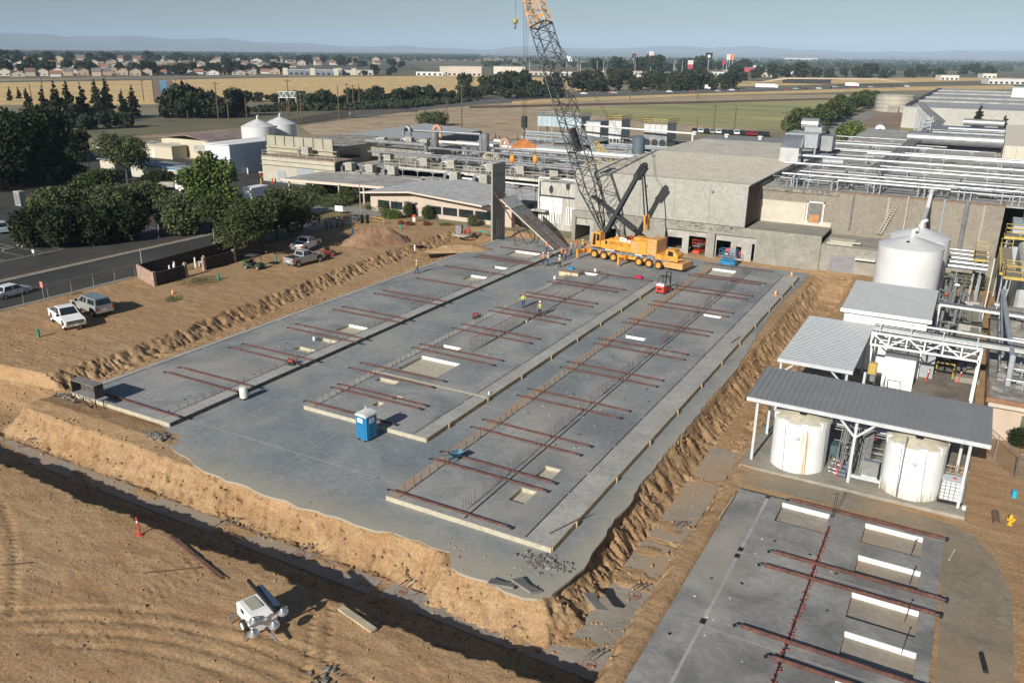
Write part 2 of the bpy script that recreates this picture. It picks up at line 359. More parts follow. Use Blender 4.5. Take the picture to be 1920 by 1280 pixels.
# faces under the floor slab are left out
cen = co[fa].mean(1); keep = ~((cen[:,0] > -65.3) & (cen[:,0] < -18.4) & (cen[:,1] > 41) & (cen[:,1] < 118))
o = np_mesh('ground', co, fa[keep], SOIL); setp(o, kind='structure')
# loose clods and stones on the banks and lots, one uncountable scatter
rg0 = np.random.default_rng(8)
def clods(n, x0, x1, y0, y1, s0, s1, keepf, seed):
    rg = np.random.default_rng(seed); x = rg.uniform(x0,x1,n*3); y = rg.uniform(y0,y1,n*3); k = keepf(x,y); x = x[k][:n]; y = y[k][:n]; z = height(x,y); s_ = s0+(s1-s0)*rg.random(len(x))**3
    oc = np.array([(1,0,0),(0,1,0),(-1,0,0),(0,-1,0),(0,0,.8),(0,0,-.6)]); V_ = oc[None]*s_[:,None,None]*rg.uniform(.6,1.3,(len(x),6,1)); an = rg.uniform(0,6.28,len(x)); ca, sa = np.cos(an)[:,None], np.sin(an)[:,None]
    V2 = np.stack([V_[:,:,0]*ca-V_[:,:,1]*sa, V_[:,:,0]*sa+V_[:,:,1]*ca, V_[:,:,2]], -1)+np.stack([x,y,z+s_*.2],-1)[:,None,:]
    F_ = np.array([(0,1,4),(1,2,4),(2,3,4),(3,0,4),(1,0,5),(2,1,5),(3,2,5),(0,3,5)]); return V2.reshape(-1,3), (F_[None]+6*np.arange(len(x))[:,None,None]).reshape(-1,3)
pit = lambda x, y: ((y < 37) | (x > -17.3) | (x < -66.3)) & (height(x,y) < -.25) & (height(x,y) > -2.6)
lot = lambda x, y: (y < 29.5) | ((x < -71) & (x > -92))
vv, ff = [], []; off = 0
for a_ in ((2600,-75,-11,28.5,37,.03,.17,pit,1),(2600,-18,-11.3,36,117,.03,.17,pit,2),(1500,-74,-66,37,112,.03,.17,pit,3),(2600,-60,-11,8,29,.025,.10,lot,4),(2200,-92,-71.5,38,112,.03,.13,lot,5)):
    v_, f_ = clods(*a_); vv.append(v_); ff.append(f_+off); off += len(v_)
o = np_mesh('soil_clods', np.concatenate(vv), np.concatenate(ff), SOIL, False); setp(o, 'loose clods and small stones scattered over the dug banks and dirt lots', 'clods', kind='stuff')
# far plain, one sheet round the site
FIELD = mat('dry_plain', (.30,.24,.15), .95, .2, .004, col2=(.13,.13,.07), vscale=.05, coord='World')
mb = MB(); B = 30000
X = [-B, GX0, GX1, B]; Y = [-B, GY0, GY1, B]
for i in range(3):
    for j in range(3):
        if i == 1 and j == 1: continue
        mb.poly([(X[i],Y[j],0),(X[i+1],Y[j],0),(X[i+1],Y[j+1],0),(X[i],Y[j+1],0)])
struct(mb, 'plain', FIELD)
GRAV = concrete('grey_gravel', (.235,.195,.14), (.285,.245,.185), ((.33,.235,.14), .46, .6), .35, .03)
rr0 = random.Random(9); mb = MB()
for pl, z_ in (([(1772,985),(1830,1000),(1872,1050),(1893,1120),(1900,1200),(1905,1300),(1752,1300),(1760,1150)],-.085),([(1345,885),(1392,900),(1770,1000),(1800,985),(1600,925),(1410,872)],-.08)):
    P_ = [G(x+rr0.uniform(-5,5), y+rr0.uniform(-5,5), z_) for x, y in pl]; mb = MB(); mb.poly([tuple(p) for p in P_]); struct(mb, 'gravel_patch', GRAV)
def gp(l, z=0.): return [tuple(G(x, y, z)) for x, y in l]
# ---------------------------------------------------------------- floor slab
FZ = -.35
edge = [(-55.6,40.2),(-53.3,39.4),(-52.3,38.3),(-50.9,37.4),(-48.2,36.9),(-46,36.2),(-42.8,35.8),(-40.9,36.0),(-38.8,35.7),(-37.2,35.9),(-35.8,35.6),(-33,36.0),(-30.4,35.9),(-28,36.3),(-24.2,36.3),(-23.6,35.6),(-23.2,35.0),(-21.7,34.8),(-20.5,34.95),(-19.4,34.6),(-18.2,34.6),(-17.4,34.9),(-16.9,35.7),(-16.7,36.8),(-16.5,38.2),(-16.4,39.7),(-16.6,41.2),(-16.6,42.8),(-16.9,45),(-16.7,47.2),(-17.1,50),(-17.0,52.3),(-17.2,57),(-17.1,62.5),(-17.3,68),(-17.1,74.4),(-17.4,81.8),(-17.9,88),(-18.1,92.1),(-18.4,103.2),(-17.9,111.5),(-18,120.4),(-56,120.4),(-66.1,117),(-66.1,40.2)]
rr = random.Random(3); e2 = []
for (a, b) in zip(edge, edge[1:]+edge[:1]):
    n = max(1, int(math.dist(a, b)/.7)) if b[0] > -53 and b[1] < 118 and a[1] < 118 else 1
    for k in range(n):
        t = k/n; j = .12 if 0 < k else 0
        e2.append((a[0]+(b[0]-a[0])*t+rr.uniform(-j,j), a[1]+(b[1]-a[1])*t+rr.uniform(-j,j)))
mb = MB(); mb.prism(e2, FZ-.16, FZ); struct(mb, 'floor_slab', FLOOR)
# saw-cut joints in the floor
JOINT = mat('saw_cut_dust', (.40,.39,.35), .9, .1)
mb = MB(); mb.box((-46.8,41.5,FZ+.004),(-33.5,41.56,FZ+.008)); mb.box((-41.0,38.0,FZ+.009),(-40.95,48,FZ+.011))
for y in (41.5, 56.4, 71.2, 86.0, 100.8):
    for x0, x1 in ((-53.2,-46.8),(-33.8,-31.5),(-18.6,-17.5)): mb.box((x0,y,FZ+.004),(x1,y+.05,FZ+.008))
mb.box((-49.8,37.6,FZ+.004),(-49.75,112,FZ+.0075)); mb.box((-44.5,36.4,FZ+.009),(-31.3,36.46,FZ+.011)) if 0 else None
struct(mb, 'floor_joints', JOINT)
# footings in the trench
for b_ in (((-92,32.45,-2.55),(-27.6,34.0,-2.19)),((-26.9,32.5,-2.55),(-12.6,34.1,-2.185)),((-15.3,34.1,-2.55),(-12.65,46.4,-2.188)),((-15.2,47,-2.55),(-12.8,62.3,-2.186))): mb = MB(); mb.box(*b_); struct(mb, 'footing', FOOT)
# ================================================================ casting beds
RUST = mat('rust_red_steel', (.12,.05,.038), .8, .25, 1.5, vscale=6)
STEELD = mat('dark_steel', (.05,.05,.055), .5, .2, metal=.6)
REBAR = mat('rebar', (.16,.085,.06), .7, .25, metal=.2)
REDCAP = mat('red_cap', (.42,.07,.055), .6, .05)
def bed(name, label, x0, x1, y0, y1, z0, z1, holes, main, bands, deep=None):
    """slab with rectangular openings; bands = x-breaks with material index"""
    t = thing(name, label, 'concrete panel', ((x0+x1)/2, (y0+y1)/2, z0))
    xb = sorted({x0, x1, *[h[0] for h in holes], *[h[2] for h in holes], *[b for b, _ in bands[1:]]}); yb = sorted({y0, y1, *[h[1] for h in holes], *[h[3] for h in holes]})
    def mi(x): 
        k = 0
        for b, i in bands:
            if x >= b: k = i
        return k
    mb = MB()
    ins = lambda x, y: any(h[0] < x < h[2] and h[1] < y < h[3] for h in holes)
    for xa, xc in zip(xb[:-1], xb[1:]):
        for ya, yc in zip(yb[:-1], yb[1:]):
            if ins((xa+xc)/2, (ya+yc)/2): continue
            mb.cur = mi((xa+xc)/2); mb.poly([(xa,ya,z1),(xc,ya,z1),(xc,yc,z1),(xa,yc,z1)])
    mb.cur = 0
    mb.poly([(x0,y0,z0),(x1,y0,z0),(x1,y0,z1),(x0,y0,z1)]); mb.poly([(x1,y1,z0),(x0,y1,z0),(x0,y1,z1),(x1,y1,z1)])
    mb.poly([(x1,y0,z0),(x1,y1,z0),(x1,y1,z1),(x1,y0,z1)]); mb.poly([(x0,y1,z0),(x0,y0,z0),(x0,y0,z1),(x0,y1,z1)])
    mb.build('slab', main, t, world=True, recalc=False)
    for h in holes:
        a, b, c, d = h[:4]; fl = z0+.06; k = h[4] if len(h) > 4 else 0
        m2 = MB(); e = .03     # form lining the opening
        m2.box((a,b,fl),(a+e,d,z1-.002)); m2.box((c-e,b,fl),(c,d,z1-.002)); m2.box((a+e,b,fl),(c-e,b+e,z1-.002)); m2.box((a+e,b+e,fl-.02),(c-e,d-e,fl))
        m2.build('opening_form', (FOOT if name != 'x' and x0 > -12 else PALEWOOD) if k != 2 else BAND, t, world=True)
        m3 = MB(); m3.box((a+e,d-.09,fl),(c-e,d-.002,z1-.004)); m3.build('foam_strip' if k else 'form_side', FOAM if k else PALEWOOD, t, world=True)
    return t
def form(t, p, q, z0, z1, th=.05, m=None, posts=None, side=1):
    p, q = Vector(p), Vector(q); d = (q-p).normalized(); nrm = Vector((d.y,-d.x,0))*side
    mb = MB(); c = (z0+z1)/2
    a = p+nrm*th/2; b = q+nrm*th/2; mb.bar((a.x,a.y,c),(b.x,b.y,c), th, z1-z0); mb.build('form_board', m or TANWOOD, t, world=True)
    if posts:
        L = (q-p).length; k = posts/2; proto = None
        while k < L:
            c0 = p+d*k+nrm*(th+.05)
            if proto is None:
                s_ = MB(); s_.box((-.06,-.07,0),(.06,.07,z1-z0+.03)); proto = s_.build('stake', TANWOOD, t)
                proto.location = (c0.x-t.location.x, c0.y-t.location.y, z0-t.location.z)
            else:
                n_ = proto.copy(); sc.collection.objects.link(n_); n_.parent = t; n_.location = (c0.x-t.location.x, c0.y-t.location.y, z0-t.location.z)
            k += posts
ST1 = bed('casting_panel', 'long bluish concrete panel cast beside the left dirt bank', -65.8, -53.4, 39.83, 114.0, FZ, 0,
    [(-57.3,58,-55.1,59.1),(-57,61.2,-54.95,62.3),(-57.7,64.9,-55,67.35,1),(-57.2,97.5,-55.1,98.6,2),(-57.5,90.1,-54.9,92.7,1),(-59.5,105.2,-55.1,108.8,1)], [PANEL, BAND, BAND], [(-65.8,1),(-65.15,0),(-54.75,1)])
ST2 = bed('casting_panel', 'middle concrete panel row cast between the two wide floor aisles', -46.6, -34.0, 48.0, 102.6, FZ, 0,
    [(-45,59,-40.5,63.2,1),(-45,55.5,-42.8,56.5),(-41.7,50.95,-41.0,51.95),(-41.1,52.9,-40.4,53.8),(-45,66.05,-42.8,67.1,2),(-41.7,77.7,-40.9,78.8),(-44.9,100.7,-42.9,102.2,2)], [PANEL, BAND, FOOT], [(-46.6,1),(-45.7,0),(-35.3,1)])
ST3 = bed('casting_panel', 'right-hand long concrete panel bed with a line of upright rebar', -31.3, -18.75, 39.35, 115.4, FZ, 0,
    [(-23.9,43,-22.65,45.05),(-23.9,46.85,-22.6,48.75),(-29.95,78.7,-27.6,79.7,2),(-25,90.75,-22.8,91.75,2),(-30.4,110.1,-26.9,113.8,1)], [PANEL, BAND, FOOT], [(-31.3,2),(-30.35,0),(-20.7,1)])
# bed 2, right foreground
BZ0 = -.37
ST4 = bed('casting_panel', 'dark concrete panel in the lower right corner with five white-edged openings', -10.6, 2.2, 24.0, 52.6, BZ0, 0.004,
    [(-7.65,49.4,-4.55,52.1,1),(-2.4,49.55,1.05,52.15,1),(-2.3,45.6,1.2,48.05,1),(-2.1,41.4,1.4,43.95,1),(-1.95,37.7,1.55,40.2,1),(-1.8,33.6,1.7,36.2,1)], [PANEL2, BAND, BAND], [(-10.6,0),(-8.55,0)])
# form boards
form(ST1, (-53.4,39.85,0), (-53.4,113.9,0), FZ, -.003, .05, mat('grey_form', (.12,.12,.105), .8, .2, 2))
form(ST1, (-65.8,39.83,0), (-53.4,39.83,0), FZ, -.004, .05, PALEWOOD)
form(ST1, (-65.8,113.9,0), (-65.8,40.0,0), FZ, -.003, .04, BAND)
form(ST2, (-34.0,48,0), (-34.0,102.5,0), FZ, .0, .06, TANWOOD, posts=6.2)
form(ST2, (-46.6,48,0), (-34.0,48,0), FZ, -.004, .05, PALEWOOD)
form(ST3, (-18.75,39.4,0), (-18.75,115.3,0), FZ, .0, .06, TANWOOD, posts=6.8)
form(ST3, (-31.3,39.35,0), (-18.75,39.35,0), FZ, -.004, .05, PALEWOOD)
# dark joints on the panels (gaps to the margin bands, cross joints)
def joint(t, segs, w=.06, z=0., name='joint', m=None):
    mb = MB()
    for (a, b) in segs: mb.bar((a[0],a[1],z+.003),(b[0],b[1],z+.003), w, .004)
    mb.build(name, m or DARKGAP, t, world=True)
def brokenjoint(x, y0, y1, w=.1, seed=1):
    r_ = random.Random(seed); out = []; y = y0
    while y < y1:
        L = r_.uniform(3, 7); out.append(((x+r_.uniform(-.02,.02), y), (x+r_.uniform(-.02,.02), min(y1, y+L)))); y += L+r_.uniform(.1,.5)
    return out
joint(ST1, brokenjoint(-65.15,40.3,113.5,seed=2), .13); joint(ST1, brokenjoint(-54.75,40.2,113.5,seed=3), .05)
joint(ST2, brokenjoint(-35.3,48.2,102.3,seed=4), .09); joint(ST2, brokenjoint(-45.7,48.3,102.3,seed=5), .05); joint(ST2, [((-41.2,66.5),(-41.2,102.4))], .09)
mbx = MB(); mbx.box((-46.6,57.25,0),(-34.0,57.6,.03)); mbx.build('cross_strip', PALEWOOD, ST2, world=True)
joint(ST3, brokenjoint(-20.7,39.6,115,seed=6), .10); joint(ST3, brokenjoint(-30.35,39.6,115,seed=7), .06); joint(ST3, [((-25.15,39.6),(-25.15,115))], .13)
joint(ST3, [((-31,y),(-20.8,y)) for y in (50.9,66.3,82.5,98.5)], .03, m=JOINT, name='cross_joint')
joint(ST4, [((-4.35,24),(-4.35,50.6))], .13, .004); joint(ST4, [((-10.6,52.55),(-7.5,52.55))], .12, .006)
joint(ST4, [((-10.5,44.7),(2.1,44.7)),((-10.5,36.8),(2.1,36.8))], .04, .004, 'cross_joint', BAND)
mbx = MB()
for (a, b) in ((45.1,52.3),(37.4,44.2),(30,36.9)): mbx.box((-8.72,a,.0045),(-8.55,b,.008))
mbx.build('inlay_strip', BAND, ST4, world=True)
mbx = MB(); [mbx.box((-8.8,y,.005),(-8.5,y+.45,.014)) for y in (44.8,44.0,37,52.1)]; mbx.build('embed_plate', STEELD, ST4, world=True)
# small steel embeds and lifting inserts seen as flecks on the panels
def flecks(t, x0, x1, y0, y1, n, seed, z=0.):
    r_ = random.Random(seed); mb = MB()
    for i in range(n):
        x, y = r_.uniform(x0,x1), r_.uniform(y0,y1); mb.cur = 0 if r_.random() < .6 else 1; s_ = r_.uniform(.05,.11) if mb.cur == 0 else r_.uniform(.1,.22)
        mb.cb((x,y,z+.003),(s_,s_*.7,.02), r_.uniform(0,3))
    setp(mb.build('fleck', [FOAM, STEELD], t, world=True), kind='stuff')
flecks(ST1,-64.9,-55,41,113,110,1); flecks(ST2,-45.5,-35.5,64,102,60,2); flecks(ST3,-30.2,-20.8,51,109,110,3); flecks(ST4,-10,-2.6,30,48.5,26,4,.004)
# ---------------------------------------------------------------- rebar
def rebar_rows(t, x, spots, h, nm, mat_, cap=None, limit=100, r=.014, jit=.03, seed=0, twin=False):
    r_ = random.Random(seed)
    a = MB(); hh = h
    a.tube((0,0,0),(0,0,hh), r, 5)
    if twin: a.tube((.07,.03,0),(.03,0,hh*.9), r*.8, 4)
    if cap: a.cur = 1; a.tube((0,0,hh),(0,0,hh+.06), .05, 6)
    base = a.build(nm, [mat_, REDCAP], t); first = True; rest = MB()
    for k, y in enumerate(spots):
        p = (x+r_.uniform(-jit,jit), y)
        if k < limit:
            o_ = base if first else base.copy()
            if not first: sc.collection.objects.link(o_); o_.parent = t
            o_.location = (p[0]-t.location.x, p[1]-t.location.y, -t.location.z); o_.rotation_euler = (r_.uniform(-.06,.06), r_.uniform(-.06,.06), 0); first = False
        else:
            rest.tube((p[0],p[1],0),(p[0]+r_.uniform(-.04,.04),p[1],h), r, 4)
    if rest.v: setp(rest.build(nm+'_row', [mat_], t, world=True), kind='stuff')
def clus(y0, y1, step, gap, seed):
    r_ = random.Random(seed); out = []; y = y0
    while y < y1:
        out.append(y); y += step*r_.uniform(.8,1.2)
        if r_.random() < gap: y += step*2.5
    return out
rebar_rows(ST3, -25.6, clus(40.2,114.5,.33,.06,1), 1.05, 'rebar', REBAR, r=.014, seed=1)
rebar_rows(ST3, -30.45, clus(40.3,108,.95,.08,2), .62, 'anchor_stub', REBAR, seed=2, r=.018, twin=True)
rebar_rows(ST2, -41.45, clus(66.5,82,.26,.02,3), 1.2, 'rebar', REBAR, r=.015, seed=3)
rebar_rows(ST2, -41.45, clus(87,102,.4,.1,4), .9, 'short_rebar', REBAR, r=.018, seed=4)
rebar_rows(ST2, -45.8, clus(48.6,101,.8,.05,5), .5, 'anchor_stub', REBAR, seed=5, r=.018, twin=True)
rebar_rows(ST1, -54.95, clus(41,112,.95,.1,6), .5, 'anchor_stub', REBAR, seed=6, r=.018, twin=True)
mbx = MB(); mbx.tube((-41.45,66.5,1.36),(-41.45,87,1.36),.035,6); mbx.build('red_rail', REDCAP, ST2, world=True)
# red caps
mbx = MB()
for y in clus(40.3,58,.95,.1,2): mbx.tube((-30.45,y,.62),(-30.45,y,.70),.05,6)
for y in clus(48.6,56,.8,.05,5): mbx.tube((-45.8,y,.5),(-45.8,y,.58),.05,6)
mbx = mbx.build('red_caps', REDCAP, ST3, world=True); setp(mbx, kind='stuff')
# bent bars with caps along the centre joint of the dark panel
r_ = random.Random(5)
bars = []
a = MB(); a.tube((0,0,0),(.12,0,.10),.02,5); a.cur = 1; a.tube((.10,0,.08),(.18,0,.13),.038,6)
base = a.build('capped_bar', [REBAR, REDCAP], ST4); first = True; y = 30.
while y < 50.3:
    o_ = base if first else base.copy()
    if not first: sc.collection.objects.link(o_); o_.parent = ST4
    o_.location = (-4.35-ST4.location.x, y-ST4.location.y, -ST4.location.z+.004); o_.rotation_euler = (0,0,r_.uniform(-1,1)+math.pi*(r_.random() < .5)); first = False
    y += .2*r_.uniform(.8,1.4)
# ---------------------------------------------------------------- pipe braces lying on the beds
L = 9.7
def make_brace(label, group):
    t = thing('pipe_brace', label, 'brace', (0,0,0), 0, group)
    MB().tube((.25,0,0),(L-.35,0,0),.085,10).build('pipe', RUST, t, smooth=True)
    a = MB(); a.tube((L-.36,0,0),(L-.1,0,0),.06,8); a.bar((L-.15,0,0),(L+.02,0,-.03),.12,.16); a.build('shoe', STEELD, t)
    a = MB(); a.tube((0,0,0),(.26,0,0),.05,8); a.bar((-.12,-.11,-.03),(.08,.08,-.03),.09,.1); a.build('shoe', STEELD, t)
    a = MB(); a.tube((1.2,0,0),(1.32,0,0),.09,10); a.build('tag_band', RUST, t)
    return t
B1 = [(-62.8,40.9),(-62.8,47.1),(-62.6,48.6),(-62.9,55.0),(-62.5,56.4),(-62.3,62.7),(-62.4,64.1),(-62.5,70.4),(-62.4,71.9),(-62.7,78.3),(-62.5,80),(-62.4,87),(-62.9,94.6),(-62.4,101.6),(-62.3,102.8),(-62.3,109.1)]
B2 = [(-47,48.6),(-47,52.1),(-47,53.0),(-48.8,56.7),(-48.7,58.3),(-47,64.4),(-46.9,65.7),(-46.9,71.8),(-46.8,73.5),(-46.7,79.4),(-46.8,81),(-46.8,87),(-46.8,88.6),(-46.8,94.6),(-46.2,96.1)]
B3 = [(-31.5,39.95),(-31.6,45.2),(-31.6,46.6),(-31.9,51.4),(-31.8,53.1),(-31.8,59),(-31.7,60.8),(-31.6,67.2),(-31.6,68.8),(-31.6,75.2),(-31.8,76.9),(-31.7,83.5),(-31.7,85),(-31.7,91.6),(-31.6,93.3),(-31.7,100),(-31.4,101.7),(-31.9,107.8),(-31.4,109),(-32,115.7)]
B4 = [(-7.3,52.42),(-7.0,45.5),(-7.2,43.8),(-7.0,37.6),(-5.0,36.0)]
for lab, grp, lst in (('rust-red pipe brace lying across the left panel by the dirt bank','braces on the left panel',B1),('rust-red pipe brace lying across the middle panel row','braces on the middle panel',B2),('rust-red pipe brace lying across the right-hand long panel','braces on the right panel',B3),('thick rust-brown pipe brace on the dark lower-right panel','braces on the dark panel',B4)):
    p0 = make_brace(lab, grp); KIDS[p0.name] = list(p0.children)
    bpy.context.view_layer.update(); KIDS[p0.name] = [o for o in sc.collection.objects if o.parent == p0]
    for k, (x, y) in enumerate(lst):
        o_ = p0 if k == 0 else dup(p0)
        o_['label'] = lab+', '+((ORD[k] if k < len(lst)-1 else 'farthest')+(' from the camera' if 0 < k < len(lst)-1 else '') if lst is not B4 else ['farthest','second from the far end','middle one','second nearest','nearest'][k])
        o_.location = (x, y, .13 if x < -10 else .19); o_.rotation_euler = (0,0,rnd.uniform(-.012,.012))
        if lst is B4: o_.scale = (1,1.35,1.35)
    
p0 = make_brace('rust-red pipe brace and cables along the far end of the middle panel', None); p0.location = (-45.9,102.15,.1); p0.scale = (1.12,1,1)
# ================================================================ crane
YEL = mat('crane_yellow', (.74,.325,.045), .5, .14, 1.2, spec=.5)
YEL2 = mat('crane_yellow_weights', (.62,.34,.12), .6, .12, 1.5)
BLACKST = mat('black_steel', (.022,.024,.028), .5, .2)
RUBBER = mat('tyre_rubber', (.035,.034,.033), .85, .3, 3)
GREYST = mat('grey_deck', (.22,.23,.24), .6, .15)
GLASS = mat('dark_glass', (.02,.028,.03), .12, .2, .6, spec=.8)
ORANGE = mat('orange_paint', (.85,.30,.03), .5, .08)
CHROME = mat('bright_steel', (.62,.63,.64), .3, .1, metal=.8)
WHITEP = mat('white_paint', (.80,.80,.78), .35, .03)
REDP = mat('red_paint', (.62,.06,.04), .45, .08)
CONGREY = mat('raised_panel_concrete', (.20,.205,.20), .8, .12, .5, vscale=3)
def text(s, m, parent, loc, rot, size, name='lettering', world=False, ext=.004):
    c = bpy.data.curves.new(name, 'FONT'); c.body = s; c.size = size; c.extrude = ext; c.align_x = 'CENTER'; c.align_y = 'CENTER'
    t = bpy.data.objects.new('tmp', c); sc.collection.objects.link(t); bpy.context.view_layer.update()
    me = bpy.data.meshes.new_from_object(t.evaluated_get(bpy.context.evaluated_depsgraph_get())); bpy.data.objects.remove(t)
    me.materials.clear(); me.materials.append(m); o = bpy.data.objects.new(name, me); sc.collection.objects.link(o)
    o.location = loc; o.rotation_euler = rot
    if parent is not None:
        o.parent = parent
        if world: o.location = Vector(loc)-parent.location
    return o
def wheel(parent, loc, r, wd, rim, axis='y', name='wheel', out=-1, rr_=.55):
    """tyre with a rim as its sub-part; axle along local y"""
    prof = [(r*.62,-wd/2),(r*.93,-wd/2),(r,-wd*.36),(r,wd*.36),(r*.93,wd/2),(r*.62,wd/2)]
    a = MB(); a.lathe((0,0,0), prof, 20); a.v = [(x, z, y) for x, y, z in a.v]
    w_ = a.build(name, RUBBER, parent, smooth=True); w_.location = loc
    b = MB(); k = out; b.lathe((0,0,0), [(.001,k*wd*.2),(r*.18,k*wd*.22),(r*.22,k*wd*.30),(r*.3,k*wd*.30),(r*.34,k*wd*.12),(r*.55,k*wd*.18),(r*.63,k*wd*.47),(r*.66,k*wd*.5)], 16); b.v = [(x, z, y) for x, y, z in b.v]
    b.lathe((0,0,0), [(.001,-k*wd*.3),(r*.63,-k*wd*.3)], 16) if 0 else None
    b.build('rim', rim, w_, smooth=True); return w_
CR0 = thing('mobile_crane', 'yellow six-axle lattice-boom mobile crane on outriggers lifting a concrete panel', 'crane', (-42.3,112.35,FZ), R(-8.5))
a = MB(); a.box((-6.3,-1.2,.75),(6.6,1.2,1.35)); a.build('chassis', YEL, CR0)
a = MB(); a.box((-6.2,-1.5,1.38),(6.9,1.5,1.52)); [a.box((x,-1.5,1.25),(x+.5,-1.42,1.38)) for x in np.arange(-6,6,1.7)]; a.build('deck', GREYST, CR0)
for x in (-5.3,-3.65,-2.0,2.25,3.9,5.4):
    wheel(CR0, (x,-1.22,.66), .66, .5, YEL); wheel(CR0, (x,1.22,.66), .66, .5, YEL, out=1)
for x, name in ((-6.9,'outrigger'),(.15,'outrigger')):
    for s_ in (-1,1):
        a = MB(); y1 = s_*3.6; a.bar((x,s_*1.1,1.0),(x,y1,1.0),.36,.42); a.tube((x,y1,.25),(x,y1,1.55),.17,10); a.bar((x,s_*1.3,1.0),(x,s_*2.1,1.0),.52,.6)
        o_ = a.build(name, YEL, CR0); b = MB(); b.lathe((x,y1,0),[(.001,.16),(.28,.14),(.55,.04),(.55,0)],14); b.build('float_pad', GREYST, o_)
a = MB(); a.bar((-6.9,-1.3,1),(-6.2,0,1),.5,.6); a.build('front_beam', ORANGE, CR0)
# carrier cab and rear tail
a = MB(); a.xsec([(5.9,1.5),(8.3,1.5),(8.3,2.35),(7.7,3.05),(6.5,3.1),(6.35,2.2),(5.9,2.15)], -1.35, .2); a.build('carrier_cab', YEL, CR0)
a = MB(); a.poly([(6.75,-1.37,2.2),(7.6,-1.37,2.2),(7.55,-1.37,2.85),(6.8,-1.37,2.9)]); a.poly([(8.31,-1.2,2.3),(8.31,.05,2.3),(7.75,.05,3.0),(7.75,-1.2,3.0)]); a.poly([(6.42,-1.2,2.3),(6.42,.05,2.3),(6.49,.05,2.95),(6.49,-1.2,2.95)]); a.build('cab_glass', GLASS, CR0)
a = MB(); a.box((6.4,-1.5,.55),(9.2,1.5,1.35)); a.bar((6.9,-1.4,1.5),(9.0,-1.0,1.95),.14); a.build('rear_bumper', YEL2, CR0)
a = MB(); a.box((4.8,-1.35,1.52),(6.1,1.3,2.2)); a.build('engine_hood', YEL, CR0)
a = MB(); a.box((3.6,-1.5,1.52),(4.6,-.5,1.95)); a.build('tool_box', GREYST, CR0)
a = MB()
for k in range(5): a.bar((4.72,-1.52,.25+k*.26),(5.05,-1.52,.25+k*.26),.04)
a.bar((4.72,-1.52,.15),(4.72,-1.52,1.4),.04); a.bar((5.05,-1.52,.15),(5.05,-1.52,1.4),.04); a.build('ladder', CHROME, CR0)
# superstructure
a = MB(); a.box((-1.2,-1.1,1.52),(1.2,1.1,1.75)); a.build('slew_ring', GREYST, CR0)
a = MB(); a.xsec([(-4.6,1.78),(3.4,1.78),(3.4,3.75),(2.0,3.75),(1.5,3.55),(-1.5,3.45),(-3.2,3.15),(-4.4,2.7)], -1.45, -.75); a.xsec([(-4.6,1.78),(3.4,1.78),(3.4,3.75),(-3.2,3.15),(-4.4,2.7)], .75, 1.45); a.box((-3.2,-.75,1.78),(3.4,.75,2.6)); a.build('upper_frame', YEL, CR0)
a = MB(); a.box((1.0,-1.47,1.95),(2.2,-1.45,3.5)); [a.box((1.05,-1.475,2.05+.14*k),(2.15,-1.468,2.1+.14*k)) for k in range(10)]; a.build('louvre', YEL2, CR0)
a = MB(); a.box((.9,-.7,3.3),(3.2,.7,3.95)); a.box((-1.2,-.6,2.6),(.7,.6,3.35)); a.build('winch_house', YEL, CR0)
for yy in (-.45,.45):
    a = MB(); a.tube((-.4,yy-.3,3.35),(-.4,yy+.3,3.35),.45,14); a.build('winch_drum', REDP if yy > 0 else BLACKST, CR0)
a = MB(); a.box((-5.7,-1.65,1.85),(-4.35,-.45,2.2)); a.xsec([(-5.75,1.9),(-4.2,1.9),(-4.2,4.05),(-5.0,4.1),(-5.55,3.9)], -1.7, -.5); a.build('operator_cab', YEL, CR0)
a = MB(); a.poly([(-5.5,-1.715,2.1),(-4.95,-1.715,2.1),(-4.95,-1.715,3.85),(-5.35,-1.715,3.8)]); a.poly([(-4.8,-1.715,2.8),(-4.3,-1.715,2.8),(-4.3,-1.715,3.75),(-4.8,-1.715,3.85)]); a.poly([(-5.77,-1.6,2.1),(-5.77,-.6,2.1),(-5.6,-.6,3.8),(-5.6,-1.6,3.8)]); a.build('cab_window', GLASS, CR0)
a = MB()
for k in range(5): a.bbox((3.45,-1.5,1.75+k*.49),(5.0,1.5,2.21+k*.49), .05)
a.build('counterweight', YEL2, CR0)
a = MB(); a.box((-3.5,-1.52,2.25),(1,-1.50,2.62)); 
text('BRAGG', BLACKST, CR0, (-1.55,-1.462,2.72), (R(90),0,0), .72)
a = MB(); a.poly([(-3.55,-1.463,2.45),(-3.05,-1.463,2.45),(-3.15,-1.463,3.0),(-3.35,-1.463,3.0)]); a.build('emblem', BLACKST, CR0)
text('88', BLACKST, CR0, (.55,-1.462,2.75), (R(90),0,0), .35, 'fleet_number')
a = MB(); a.box((-1.0,-1.478,3.2),(.1,-1.455,3.75)); a.box((.35,-1.478,3.1),(.75,-1.455,3.5)); a.build('sign_plate', WHITEP, CR0); text('80', BLACKST, CR0, (-.45,-1.482,3.47), (R(90),0,0), .42, 'plate_number')
a = MB(); a.box((-3.4,-1.49,1.6),(-1.8,-1.46,1.72)); a.box((1.6,-1.49,1.58),(2.8,-1.46,1.72)); a.build('stripe', WHITEP, CR0)
